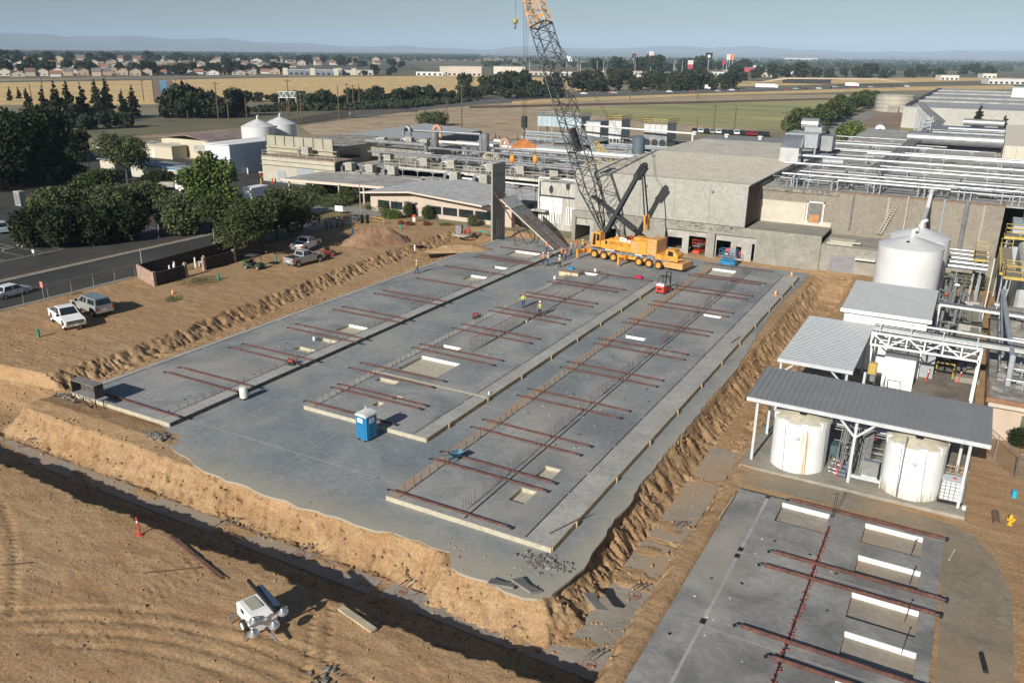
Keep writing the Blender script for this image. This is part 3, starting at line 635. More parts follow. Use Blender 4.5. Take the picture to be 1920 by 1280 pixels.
# boom, derrick and rigging, in world coordinates
CB = CR0
def crpart(mb, name, m, smooth=False):
    inv = (Matrix.Translation(CR0.location) @ Matrix.Rotation(R(-8.5), 4, 'Z')).inverted()
    mb.v = [tuple(inv @ Vector(p)) for p in mb.v]; return mb.build(name, m, CR0, smooth)
foot = Vector(YP(1131,431,111.6)); tip = Vector(YP(996,-14,114.5))
ax = (tip-foot).normalized(); sv = Vector((-.05,1,0)); sv = (sv-ax*sv.dot(ax)).normalized(); uv = ax.cross(sv)
BL = (tip-foot).length
def corner(s_, i, k=1.):
    t = s_/BL; wd = 1.25*min(1, .25+s_/6.5*.75)*k
    sx, ux = ((-1,-1),(1,-1),(1,1),(-1,1))[i]
    return foot+ax*s_+sv*(sx*wd)+uv*(ux*wd*(1.0 if s_ > 3 else .6))
HEAD = BL*.865
for i in range(4):
    a = MB(); a.tube(corner(0,i), corner(6.5,i), .10, 6); a.tube(corner(6.5,i), corner(HEAD,i), .10, 6); crpart(a, 'boom_chord', BLACKST, True)
    a = MB(); a.tube(corner(HEAD,i), corner(BL-.2,i,.8), .085, 6); crpart(a, 'head_chord', YEL, True)
def lace(s0, s1, n, k0=1, k1=1):
    a = MB(); ss = np.linspace(s0, s1, n+1)
    for q in range(n):
        for f_ in range(4):
            i, j = f_, (f_+1) % 4
            k = k0+(k1-k0)*q/n; kk = k0+(k1-k0)*(q+1)/n
            if q % 2: i, j = j, i
            a.tube(corner(ss[q],i,k), corner(ss[q+1],j,kk), .055, 5)
            a.tube(corner(ss[q+1],i,kk), corner(ss[q+1],j,kk), .035, 5)
    return a
crpart(lace(1.0, HEAD, 19), 'boom_lacing', BLACKST); crpart(lace(HEAD, BL-.2, 5, 1, .8), 'head_lacing', YEL)
for s_ in (12.2, 22.5, HEAD):   # section joints
    a = MB(); [a.tube(corner(s_,i), corner(s_,(i+1)%4), .10, 6) for i in range(4)]; a.tube(corner(s_,0), corner(s_,2), .06, 5); crpart(a, 'section_joint', BLACKST)
a = MB(); m_ = foot+ax*13.8; a.bar(m_-ax*1.6, m_+ax*1.6, .8, .7); crpart(a, 'cable_guard', BLACKST)
a = MB()
for k in (-.7,0,.7): a.tube(tip+sv*(k-.12)-uv*1.0, tip+sv*(k+.12)-uv*1.0, .55, 14)
a.bar(tip-uv*1.1, tip+uv*1.2, 1.9, .5); crpart(a, 'sheave_head', YEL)
mtop = Vector(YP(1205,312,112.3)); mft = foot+Vector((.5,.1,-.2))
a = MB()
for k in (-.55,.55): a.bar(mft+sv*k, mtop+sv*k*.5, .42, .5)
a.bar(mtop+Vector((.5,-.5,.1)), mtop+Vector((-.6,-.2,-1.6)), .7, 1.1); a.ball(mtop+Vector((.3,0,.1)), .5, 8, 5); a.ball(mft+(mtop-mft)*.84, .55, 8, 5)
crpart(a, 'derrick_mast', BLACKST)
rear = Vector(YP(1213,420,112.2))
a = MB(); a.bar(mtop+sv*.4, rear+sv*.8, .18); a.bar(mtop-sv*.4, rear-sv*.8, .18); crpart(a, 'back_link', BLACKST)
for k in (-.8,.8):
    a = MB(); q = rear+sv*k; a.tube(q+Vector((0,0,-.9)), q+Vector((-.15,0,1.3)), .17, 10); crpart(a, 'ram', ORANGE)
a = MB(); b0 = foot+ax*5.2; b1 = Vector(YP(1192,430,112))
for k in (-.5,.5): a.bar(b0+sv*k, b1+sv*k, .28, .35)
crpart(a, 'backstop', BLACKST)
pend = Vector(YP(1068,112,113.8)); bh = tip-ax*1.5+uv*1.1
for k in (-.4,.4):
    a = MB(); a.tube(bh+sv*k, pend+sv*k, .05, 5); a.tube(pend+sv*k, mtop+sv*k, .028, 4); b = a; crpart(a, 'pendant', BLACKST)
    a = MB(); a.tube(pend+sv*k-Vector((-.2,0,.3)), pend+sv*k+Vector((-.2,0,.45)), .13, 6); crpart(a, 'pendant_socket', WHITEP)
# hoist rope, hook block, spreader
hk = Vector(YP(983,232,114.3)); HX, HY = hk.x, hk.y
a = MB(); rt = YP(977,-8,114.3)
for dx in (-.28,-.1,.1,.28): a.tube((HX+dx*1.6,HY,tip.z-.4),(HX+dx,HY,hk.z+1.0),.022,4)
crpart(a, 'hoist_rope', STEELD)
a = MB(); a.bbox((HX-.45,HY-.25,hk.z-.6),(HX+.45,HY+.25,hk.z+1.1),.1); a.tube((HX,HY,hk.z-1.0),(HX,HY,hk.z-.6),.12,6); a.path([(HX,HY,hk.z-1),(HX+.2,HY,hk.z-1.3),(HX,HY,hk.z-1.55),(HX-.18,HY,hk.z-1.35)],.09,6); crpart(a, 'hook_block', BLACKST)
wl = Vector(YP(966,40,114.5)); a = MB(); a.tube((wl.x,wl.y,tip.z+.5),(wl.x,wl.y,wl.z+.5),.025,4); crpart(a, 'whip_line', STEELD)
a = MB(); a.ball(wl, .42, 12, 8); crpart(a, 'headache_ball', mat('ball_paint',(.45,.40,.12),.5,.2), True)
a = MB(); a.path([(wl.x,wl.y,wl.z-.4),(wl.x+.15,wl.y,wl.z-.8),(wl.x,wl.y,wl.z-1.05),(wl.x-.18,wl.y,wl.z-.85)],.07,6); crpart(a, 'whip_hook', BLACKST)
# orange spreader beam hanging from the hook
zs = hk.z-3.4
SPR = thing('spreader_beam', 'orange triangular lifting beam hanging from the crane hook', 'lifting beam', (HX,HY,zs))
OR2 = mat('rust_orange', (.50,.19,.05), .6, .2, 1.2)
a = MB(); a.bar((-1.75,-.9,-.05),(1.75,.9,-.05),.35,.4); a.build('beam', OR2, SPR)
a = MB(); a.bar((-1.6,-.82,.15),(0,0,1.2),.2,.2); a.bar((1.6,.82,.15),(0,0,1.2),.2,.2); a.poly([(-1.3,-.66,.15),(1.3,.66,.15),(0,0,1.1)]); a.build('yoke', OR2, SPR)
a = MB(); a.tube((0,0,1.1),(0,0,1.9),.09,6); a.build('shackle', BLACKST, SPR)
# ---------------------------------------------------------------- lifted panel
tb = Vector((-54.3,112.3,FZ+.05)); tt = Vector((-64.15,112.0,6.95)); wy = 4.4
du = (tt-tb).normalized(); dn = Vector((0,1,0)).cross(du).normalized(); 
if dn.z < 0: dn = -dn
TP = thing('tilting_panel', 'grey concrete wall panel being hoisted and leaning steeply beside the crane', 'concrete panel', tuple(tb))
def tpp(s_, y, h=0): p = tb+du*s_+Vector((0,y,0))+dn*h; return (p.x, p.y, p.z)
def tpbox(mb, s0, s1, y0, y1, h0, h1):
    vs = [tpp(s_, y, h) for h in (h0, h1) for s_, y in ((s0,y0),(s1,y0),(s1,y1),(s0,y1))]
    return mb.add(vs, [(0,3,2,1),(4,5,6,7),(0,1,5,4),(1,2,6,5),(2,3,7,6),(3,0,4,7)])
LT = (tt-tb).length
tpbox(MB(), 0, LT, 0, wy, -.14, .06).build('slab', CONGREY, TP, world=True)
a = MB(); tpbox(a, 0, LT, -.03, .0, -.15, .07); a.build('pale_edge', PALEWOOD, TP, world=True)
a = MB(); tpbox(a, LT-2.4, LT-.2, .05, wy-.05, .06, .085); a.build('top_band', mat('clean_concrete', (.33,.34,.33), .8, .08), TP, world=True)
a = MB(); tpbox(a, LT-2.47, LT-2.4, 0, wy, .06, .10); [tpbox(a, s_, s_+.05, .05, wy-.05, .06, .075) for s_ in (3.2,6.4)]; [tpbox(a, .1, LT-2.5, y, y+.04, .06, .075) for y in (.35,1.5,3.1)]; a.build('reveal', DARKGAP, TP, world=True)
for y in (.9,3.6):
    a = MB(); a.tube(tpp(8.2,y,.3), tpp(.2,y+.1,.28), .09, 8); o_ = a.build('brace', RUST, TP, world=True)
a = MB(); a.tube(tpp(9.6,.3,-.2),(tt.x+3.4,111.0,.1),.08,6); a.build('brace', RUST, TP, world=True)
for s_ in (5.2,9.0):
    for y in (1.0,3.4):
        a = MB(); p = Vector(tpp(s_,y,.1)); e_ = Vector((HX+(-1.6 if s_ > 6 else 1.6), HY+(-.8 if s_ > 6 else .8), zs-.1)); m1 = e_+Vector((0,0,-1.6))
        a.tube(e_, m1, .03, 4); a.tube(m1, p, .03, 4); a.build('lifting_cable', STEELD, TP, world=True)
for k in (-1,1):
    b = MB(); b.ball((HX+k*1.6,HY+k*.8,zs-1.9),.42,8,6,1.6); one(b, 'pulley_block', ORANGE, 'orange pulley block hanging from the %s end of the lifting beam' % ('left' if k < 0 else 'right'), 'pulley', 'pulley blocks under the lifting beam', org=(HX+k*1.6,HY+k*.8,zs-1.9))
# ---------------------------------------------------------------- standing panel
SP = thing('standing_panel', 'tall narrow concrete wall panel already standing upright at the far left slab corner', 'concrete panel', (-66.0,112.6,FZ))
a = MB(); a.box((-66.15,112.6,FZ),(-65.85,116.6,12.1)); a.build('slab', mat('standing_concrete',(.30,.29,.26),.85,.1,.6), SP, world=True)
a = MB(); a.box((-65.85,112.62,10.3),(-65.83,116.58,10.36)); [a.box((-65.85,y,.2),(-65.83,y+.05,3.4)) for y in (113.5,114.0)]; a.build('reveal', DARKGAP, SP, world=True)
a = MB(); [a.box((-65.83,y,.5),(-65.8,y+.12,3.3)) for y in (113.7,114.35)]; a.build('white_strip', FOAM, SP, world=True)
for y in (113.2,115.8):
    a = MB(); a.tube((-65.8,y,7.6),(-59.8,y,-.2),.09,8); a.build('brace', RUST, SP, world=True)
# ================================================================ vehicles
SILVER = mat('silver_paint', (.42,.43,.43), .35, .05, metal=.3)
PEWTER = mat('pewter_paint', (.36,.36,.34), .38, .05, metal=.2)
BLUEGREY = mat('roof_blue_grey', (.22,.26,.29), .4, .05, metal=.2)
BLKPL = mat('black_plastic', (.02,.02,.021), .6, .2)
LAMP = mat('headlamp', (.75,.76,.75), .2, .03)
TAIL = mat('tail_lamp', (.55,.02,.02), .35, .1)
def pickup(name, label, loc, rz, paint, bed='open', roof=None, group=None, chrome=True, cat='pickup truck'):
    """x forward, about 5.8 m long, 2 m wide"""
    t = thing(name, label, cat, loc, rz, group)
    a = MB(); W = 1.0
    prof = [(-2.9,.5),(-2.9,1.18),(-.95,1.18),(-.95,1.22),(1.25,1.22),(1.35,1.18),(2.65,1.05),(2.85,.85),(2.85,.5),(2.45,.45),(2.4,.8),(2.2,.98),(1.9,1.0),(1.6,.95),(1.45,.8),(1.4,.42),(-1.45,.42),(-1.5,.8),(-1.65,.95),(-1.95,1.0),(-2.25,.95),(-2.4,.8),(-2.45,.5)]
    a.xsec(prof, -W, W); a.build('body', paint, t)
    a = MB()  # cab
    lo = [(-.95,-.97),(1.25,-.97),(1.25,.97),(-.95,.97)]; hi = [(-.75,-.78),(.35,-.78),(.35,.78),(-.75,.78)]
    vs = [(x,y,1.2) for x,y in lo]+[(x,y,1.86) for x,y in hi]
    a.add(vs, [(4,5,6,7),(0,1,5,4),(1,2,6,5),(2,3,7,6),(3,0,4,7)]); a.build('cab', paint, t)
    if roof: b = MB(); b.bbox((-.8,-.8,1.85),(.4,.8,1.9),.02); b.build('roof', roof, t)
    def lerp(p, q, k): return tuple(p[i]+(q[i]-p[i])*k for i in range(3))
    def pane(ids, u0, u1, v0, v1, off, nm='window'):
        A, B, C_, D = [vs[i] for i in ids]
        q = [lerp(lerp(A,B,u), lerp(D,C_,u), v) for u, v in ((u0,v0),(u1,v0),(u1,v1),(u0,v1))]
        m_ = MB(); m_.poly([(x+off[0],y+off[1],z+off[2]) for x, y, z in q]); m_.build(nm, GLASS, t)
    pane((1,2,6,5), .06,.94,.08,.92, (.012,0,.008), 'windscreen'); pane((3,0,4,7), .1,.9,.15,.85, (-.012,0,0), 'rear_window')
    for ids, oy in (((0,1,5,4),-.012),((2,3,7,6),.012)):
        if oy < 0: pane(ids,.06,.36,.12,.9,(0,oy,0)); pane(ids,.42,.86,.12,.9,(0,oy,0))
        else: pane(ids,.14,.58,.12,.9,(0,oy,0)); pane(ids,.64,.94,.12,.9,(0,oy,0))
    if bed == 'open':
        b = MB(); b.box((-2.82,-.86,1.10),(-1.0,.86,1.184)); b.build('cargo_bed', BLKPL, t)
        b = MB(); b.box((-2.9,-1.0,1.18),(-1.0,-.87,1.26)); b.box((-2.9,.87,1.18),(-1.0,1.0,1.26)); b.box((-2.9,-.87,1.18),(-2.82,.87,1.26)); b.build('bed_rail', paint, t)
    elif bed == 'cap':
        b = MB(); lo2 = [(-2.9,-.97),(-.9,-.97),(-.9,.97),(-2.9,.97)]; hi2 = [(-2.6,-.78),(-.8,-.78),(-.8,.78),(-2.6,.78)]
        v2 = [(x,y,1.18) for x,y in lo2]+[(x,y,1.86) for x,y in hi2]; b.add(v2, [(4,5,6,7),(0,1,5,4),(1,2,6,5),(2,3,7,6),(3,0,4,7)]); cp = b.build('canopy', roof or paint, t)
        b = MB(); b.box((-2.62,-.78,1.855),(.38,.78,1.885)); b.build('canopy_roof', roof or paint, t)
        b = MB(); b.poly([(-2.885,-.82,1.28),(-2.885,.82,1.28),(-2.66,.70,1.80),(-2.66,-.70,1.80)]); b.build('rear_glass', GLASS, t)
        for s_ in (-1,1): b = MB(); b.poly([(-2.6,s_*.955,1.3),(-1.15,s_*.955,1.3),(-1.1,s_*.82,1.75),(-2.45,s_*.82,1.75)]); b.build('window', GLASS, t)
    b = MB(); b.box((2.83,-.85,.72),(2.875,.85,1.0)); b.build('grille', BLKPL, t); b = MB(); b.box((2.875,-.75,.84),(2.89,.75,.88)); b.box((2.84,-.98,.48),(2.98,.98,.68)); b.build('front_bumper', CHROME if chrome else BLKPL, t)
    b = MB(); b.box((-3.02,-.95,.5),(-2.88,.95,.68)); b.build('rear_bumper', CHROME if chrome else BLKPL, t)
    b = MB(); b.box((-2.915,-.2,.74),(-2.905,.2,.86)); b.box((2.982,-.17,.52),(2.99,.17,.64)); b.build('number_plate', WHITEP, t)
    for s_ in (-1,1):
        b = MB(); b.box((2.7,s_*.98-.14*(s_>0),.74),(2.89,s_*.98+.14*(s_<0),.98)); b.build('headlight', LAMP, t)
        b = MB(); b.box((-2.93,s_*1.005-.14*(s_>0),.75),(-2.88,s_*1.005+.14*(s_<0),1.12)); b.build('tail_light', TAIL, t)
        b = MB(); b.box((.95,min(s_*1.0,s_*1.25),1.22),(1.1,max(s_*1.0,s_*1.25),1.42)); b.build('mirror', BLKPL, t)
        for x in (-1.95,1.92): wheel(t, (x,s_*.88,.4), .4, .26, CHROME, out=s_)
    t.scale = (1,1.02,1.1); return t
PT1 = pickup('pickup_truck', 'white pickup with a black open bed on the tan dirt, nose toward the slab', (-83.2,51.2,.2), R(-17), WHITEP)
text('CONSTRUCTION', BLKPL, PT1, (.35,-1.012,.95), (R(90),0,0), .12) if 0 else None
PT2 = pickup('pickup_truck', 'pewter pickup with a blue-grey canopy parked behind the white pickup', (-85.0,55.4,.2), R(172), PEWTER, 'cap', BLUEGREY)
PT3 = pickup('pickup_truck', 'silver pickup with open bed nearest the slab by the parked utility cart', (-80.2,84.9,.2), R(84), SILVER)
PT4 = pickup('pickup_truck', 'white pickup with its tailgate down under the oak', (-86.1,91.8,.2), R(104), WHITEP)
a = MB(); a.box((-3.45,-.9,1.05),(-2.9,.9,1.1)); a.build('tailgate', WHITEP, PT4)
def car(label, loc, rz, paint, group=None, scale=1, name='parked_car', suv=False):
    t = thing(name, label, 'car', loc, rz, group); h = .25 if suv else 0
    a = MB(); a.xsec([(-2.2,.35),(-2.25,.85+h*.6),(-1.6,.95+h),(1.0,.92+h),(2.1,.75+h*.8),(2.25,.55),(2.2,.32),(1.8,.3),(1.7,.55),(1.4,.65),(1.1,.55),(1.0,.3),(-1.0,.3),(-1.1,.55),(-1.4,.65),(-1.7,.55),(-1.8,.3)], -.88, .88); a.build('body', paint, t)
    xr = -2.0 if suv else -1.5
    vs = [(x,y,.93+h) for x,y in ((xr,-.84),(1.1,-.84),(1.1,.84),(xr,.84))]+[(x,y,1.42+h*1.4) for x,y in ((xr+.3,-.68),(.4,-.68),(.4,.68),(xr+.3,.68))]
    a = MB(); a.add(vs, [(0,1,5,4),(1,2,6,5),(2,3,7,6),(3,0,4,7)]); a.build('glass', GLASS, t)
    a = MB(); a.bbox((xr+.28,-.7,1.41+h*1.4),(.42,.7,1.47+h*1.4),.02); 
    for s_ in (-1,1):
        for x0, x1 in ((xr,xr+.3),(1.1,.4),(-.2,-.2)): a.bar((x0,s_*.845,.93+h),(x1,s_*.69,1.43+h*1.4),.07,.05)
    a.build('roof', paint, t)
    for s_ in (-1,1):
        for x in (-1.4,1.4): wheel(t, (x,s_*.8,.32), .32, .2, CHROME, out=s_)
    return t
CARWHITE = mat('car_white', (.72,.73,.74), .35, .03); CARBLUE = mat('car_pale_blue', (.40,.46,.52), .35, .05); CARDK = mat('car_dark', (.03,.032,.038), .3, .1); CARRED = mat('car_red', (.32,.02,.025), .3, .1)
car('white car on the road cut by the left photo edge above the chain-link fence', (-99.6,54.9,0), R(96), CARWHITE)
car('pale blue-grey car at the left edge in the striped parking lot', (-137,75.8,0), R(160), CARBLUE, suv=True)
# utility cart
UC = thing('utility_cart', 'dark green golf-style utility cart with a flat roof beside the ruined wall', 'utility cart', (-84.2,79.3,.2), R(8))
GRN = mat('cart_green', (.045,.07,.05), .5, .15)
a = MB(); a.xsec([(-1.4,.35),(-1.4,.8),(-.5,.8),(-.4,.45),(.5,.45),(.7,.85),(1.3,.75),(1.4,.4)], -.6, .6); a.build('body', GRN, UC)
a = MB(); a.box((-.9,-.62,1.85),(.75,.62,1.9)); a.build('roof', mat('cart_roof',(.07,.08,.08),.6,.1), UC)
a = MB(); [a.bar((x0,s_*.58,.8),(x1,s_*.58,1.86),.05) for s_ in (-1,1) for x0,x1 in ((-.85,-.8),(.9,.65))]; a.build('roof_posts', BLKPL, UC)
a = MB(); a.bbox((-.45,-.55,.55),(.1,.55,.8),.04); a.box((-.5,-.55,.8),(-.4,.55,1.2)); a.build('seat', BLKPL, UC)
a = MB(); a.box((-1.9,-.62,.75),(-.95,.62,.95)); a.build('cargo_tray', mat('tray_green',(.13,.17,.07),.6,.2), UC)
for s_ in (-1,1):
    for x in (-.95,.95): wheel(UC, (x,s_*.55,.3), .3, .22, CHROME, out=s_)
# small red mud-spattered machine
RM = thing('trencher', 'small red and black walk-behind machine beside the silver pickup', 'machine', (-80.6,90.1,.2), R(60))
a = MB(); a.bbox((-.7,-.4,.35),(.5,.4,.9),.06); a.build('body', mat('muddy_red',(.30,.05,.04),.7,.25,2), RM); a = MB(); a.bar((.7,0,.8),(1.5,0,.2),.3,.25); a.bar((-.9,.3,.9),(-1.5,.3,1.5),.06); a.bar((-.9,-.3,.9),(-1.5,-.3,1.5),.06); a.bar((-1.5,-.3,1.5),(-1.5,.3,1.5),.06); a.build('handle_and_arm', BLKPL, RM)
a = MB(); a.box((-.3,-.3,1.0),(.3,.3,1.35)); a.build('engine', BLKPL, RM)
for s_ in (-1,1):
    for x in (-.6,.5): wheel(RM, (x,s_*.5,.32), .32, .22, REDP, out=s_)
# flatbed truck behind the hedge and the white box truck
FT = thing('flatbed_truck', 'white cab flatbed truck with a beige load behind the hedge', 'truck', (-148.6,119.6,0), R(15))
a = MB(); a.xsec([(1.2,.5),(3.1,.5),(3.1,1.3),(2.7,2.2),(1.3,2.25),(1.2,1.4)], -1.05, 1.05); a.build('cab', WHITEP, FT); a = MB(); a.poly([(3.12,-.9,1.35),(3.12,.9,1.35),(2.74,.85,2.15),(2.74,-.85,2.15)]); a.poly([(1.6,-1.06,1.35),(2.8,-1.06,1.35),(2.6,-1.06,2.05),(1.7,-1.06,2.05)]); a.build('window', GLASS, FT)
a = MB(); a.box((-3.2,-1.1,.85),(1.1,1.1,1.0)); a.build('bed', GREYST, FT); a = MB(); a.bbox((-3.0,-1,1.0),(.8,1,1.75),.25); a.build('load', mat('beige_tarp',(.36,.33,.27),.9,.15), FT)
for s_ in (-1,1):
    for x in (-2.2,2.2): wheel(FT, (x,s_*.95,.48), .48, .28, WHITEP, out=s_)
BT = thing('box_truck', 'small white box truck half hidden behind the oak crown', 'truck', (-122.8,118.6,0), R(93))
a = MB(); a.bbox((-3.2,-1.15,.9),(1.6,1.15,3.3),.06); a.build('cargo_box', WHITEP, BT); a = MB(); a.xsec([(1.7,.5),(3.6,.5),(3.6,1.4),(3.1,2.3),(1.7,2.35)],-1.05,1.05); a.build('cab', WHITEP, BT); a = MB(); a.poly([(3.62,-.9,1.4),(3.62,.9,1.4),(3.14,.85,2.2),(3.14,-.85,2.2)]); a.build('windscreen', GLASS, BT)
for s_ in (-1,1):
    for x in (-2.0,2.6): wheel(BT, (x,s_*.95,.48), .48, .28, WHITEP, out=s_)
# forklift on the slab
def forklift(label, loc, rz, red=REDP, s=1.):
    t = thing('forklift', label, 'forklift', loc, rz)
    a = MB(); a.bbox((-1.3,-.6,.3),(-.35,.6,1.15),.12); a.box((-.35,-.6,.25),(.9,.6,.6)); a.build('body', red, t)
    a = MB(); a.bbox((-1.25,-.52,1.0),(-.35,.52,1.32),.06); a.build('counterweight', WHITEP, t)
    a = MB()
    for s_ in (-1,1): a.bar((-1.0,s_*.5,1.2),(-.6,s_*.5,2.15),.07); a.bar((.75,s_*.5,.6),(.35,s_*.5,2.15),.07); a.bar((-.6,s_*.5,2.15),(.35,s_*.5,2.15),.07)
    for x in (-.6,-.25,.1,.35): a.bar((x,-.5,2.15),(x,.5,2.15),.05)
    a.build('overhead_guard', BLKPL, t)
    a = MB(); [a.bar((1.05,s_*.32,.12),(1.05,s_*.32,2.5),.12,.1) for s_ in (-1,1)]; a.bar((1.05,-.32,2.45),(1.05,.32,2.45),.08); a.bar((1.1,-.45,.6),(1.1,.45,.6),.3,.05); a.build('mast', BLKPL, t)
    for s_ in (-1,1): b = MB(); b.box((1.12,s_*.25-.06,.1),(2.15,s_*.25+.06,.15)); b.build('fork', STEELD, t)
    a = MB(); a.box((-.4,-.3,.9),(0,.3,1.02)); a.box((-.45,-.3,1.0),(-.36,.3,1.4)); a.build('seat', BLKPL, t)
    a = MB(); a.box((-1.325,-.3,.55),(-1.30,.3,.85)); a.build('grille', BLKPL, t)
    for s_ in (-1,1): wheel(t, (.65,s_*.5,.33), .33, .22, WHITEP, out=s_); wheel(t, (-.85,s_*.48,.26), .26, .2, WHITEP, out=s_)
    return t
forklift('red forklift with white counterweight standing in the aisle between the panels', (-32.45,99.2,FZ), R(82))
forklift('dark red forklift parked by the blue-grey shed wall', tuple(G(497,332)), R(60), mat('dark_red',(.25,.04,.035),.5,.15))
# scissor lifts and telehandler in the bays
def scissor(label, loc, rz, paint, h=1.9):
    t = thing('scissor_lift', label, 'scissor lift', loc, rz)
    a = MB(); a.bbox((-1.2,-.55,.25),(1.2,.55,.75),.05); a.build('chassis', paint, t)
    a = MB(); z = .8
    for k in range(4): a.bar((-1,-.3,z),(1,-.3,z+.12),.06); a.bar((1,.3,z),(-1,.3,z+.12),.06); z += .14
    a.build('scissor_stack', paint, t)
    a = MB(); a.box((-1.25,-.6,1.4),(1.25,.6,1.5)); a.build('platform', GREYST, t)
    a = MB()
    for z in (1.95,2.45):
        a.bar((-1.22,-.57,z),(1.22,-.57,z),.05); a.bar((-1.22,.57,z),(1.22,.57,z),.05); a.bar((-1.22,-.57,z),(-1.22,.57,z),.05); a.bar((1.22,-.57,z),(1.22,.57,z),.05)
    for x in (-1.22,-.4,.4,1.22):
        for s_ in (-1,1): a.bar((x,s_*.57,1.5),(x,s_*.57,2.48),.05)
    a.build('guard_rail', paint, t)
    for s_ in (-1,1):
        for x in (-.8,.8): wheel(t, (x,s_*.5,.25), .25, .18, GREYST, out=s_)
    return t
LB = mat('lift_blue', (.03,.22,.42), .5, .08)
scissor('blue scissor lift parked in front of the right-hand bay', (-29.2,117.6,FZ), R(-3), LB)
scissor('red-orange lift standing inside the middle bay opening', (-35.0,122.6,FZ), R(80), mat('lift_red',(.62,.09,.04),.5,.08))
BLF = thing('boom_lift', 'red boom lift inside the right-hand bay behind the blue lift', 'boom lift', (-29.7,123.6,FZ), R(-20))
a = MB(); a.bbox((-1.3,-.8,.5),(1.3,.8,1.3),.1); a.bar((-1,0,1.6),(2.2,0,1.8),.3,.3); a.build('body', REDP, BLF)
for s_ in (-1,1):
    for x in (-.9,.9): wheel(BLF, (x,s_*.8,.42), .42, .3, WHITEP, out=s_)
# ---------------------------------------------------------------- site objects
# portable toilet
PT = thing('portable_toilet', 'bright blue portable toilet with a pale arched roof standing on the slab', 'portable toilet', (-38.45,46.25,FZ), R(-52+45+2))
BL = mat('toilet_blue', (.02,.20,.40), .45, .06); PALE = mat('toilet_roof', (.55,.58,.56), .5, .08)
a = MB(); a.bbox((-.58,-.58,.14),(.58,.58,2.08),.02); b = a
for x in (-.35,-.12,.12,.35): a.box((x-.02,-.60,.3),(x+.02,-.58,1.9)); a.box((.58,x-.02,.3),(.60,x+.02,1.9))
a.build('cabin', BL, PT)
a = MB(); prof = [(-.62,2.06),(-.62,2.12)]+[(-.62*math.cos(math.pi*k/8), 2.12+.24*math.sin(math.pi*k/8)) for k in range(1,8)]+[(.62,2.12),(.62,2.06)]; a.xsec(prof, -.62, .62)
for y in (-.4,-.15,.1,.35): a.xsec([(-.63*math.cos(math.pi*k/8), 2.13+.255*math.sin(math.pi*k/8)) for k in range(9)], y, y+.09)
a.build('roof', PALE, PT)
a = MB(); a.box((-.45,-.605,.2),(.45,-.595,1.98)); a.build('door', mat('toilet_door',(.02,.17,.36),.45,.06), PT)
a = MB(); a.bbox((-.35,-.62,1.55),(.2,-.606,1.92),.03); a.build('sign', WHITEP, PT); a = MB(); a.box((.606,-.25,1.5),(.62,.25,1.9)); a.build('sign', WHITEP, PT)
text('UNITED', BL, PT, (-.07,-.626,1.74), (R(90),0,0), .12) ; text('UNITED', BL, PT, (.625,0,1.7), (R(90),0,R(90)), .11)
a = MB(); [a.box((s_*.35-.08,-.6,0),(s_*.35+.08,.6,.14)) for s_ in (-1,1)]; a.build('skids', BLKPL, PT)
a = MB(); a.tube((-.45,.45,2.1),(-.45,.45,2.5),.06,8); a.build('vent_pipe', PALE, PT)
# white barrel cooler on the left panel edge
p = G(458,748,FZ); CL = thing('wash_barrel', 'white plastic barrel on legs at the edge of the left panel', 'barrel', tuple(p))
a = MB(); a.lathe((0,0,.12), [(.001,0),(.30,.01),(.36,.08),(.36,.95),(.33,1.0),(.2,1.05),(.001,1.05)], 18); a.build('drum', mat('barrel_white',(.66,.66,.62),.6,.1), CL, smooth=True)
a = MB(); [a.box((x-.05,y-.05,0),(x+.05,y+.05,.14)) for x in (-.22,.22) for y in (-.22,.22)]; a.build('feet', BLKPL, CL); a = MB(); a.lathe((0,0,1.0),[(.345,0),(.345,.06),(.3,.08)],18); a.build('rim', STEELD, CL)
# formwork box on stilts at the left corner
FB = thing('formwork_frame', 'open dark wooden formwork box on thin stilts at the left end of the slab', 'formwork', (-63.0,39.2,FZ))
WD = mat('weathered_ply', (.10,.085,.075), .8, .25, 2); A = G(158,770,-.3); 
x0, x1, y0, y1 = -64.2, -61.1, 38.8, 39.7; zb_, zt = .75, 1.85
a = MB(); a.box((x0,y0,zt),(x1,y1,zt+.06)); a.build('top_board', mat('grey_ply',(.22,.20,.18),.8,.15), FB, world=True)
a = MB(); a.box((x0-.3,y0,zb_-.06),(x1+.5,y1,zb_)); a.build('bottom_board', mat('grey_ply2',(.26,.25,.24),.8,.15), FB, world=True)
for x in (x0, x1-.06): a = MB(); a.box((x,y0+.02,zb_),(x+.06,y1-.02,zt)); a.build('side_board', WD, FB, world=True)
a = MB(); a.box((x0+.06,y1-.08,zb_),(x1-.06,y1-.02,zt-.4)); a.build('back_board', WD, FB, world=True)
for x in (x0+.2,x1-.2):
    for y in (y0+.1,y1-.1): a = MB(); a.bar((x,y,-.9),(x,y,zb_-.06),.07); a.build('leg', REBAR, FB, world=True)
a = MB(); a.bar((x0,y1-.6,zb_-.1),(x1,y0+.1,-.8),.06); a.bar((x0+.2,y0,zb_-.3),(x1+.4,y0,-.6),.06); a.build('brace', WD, FB, world=True)
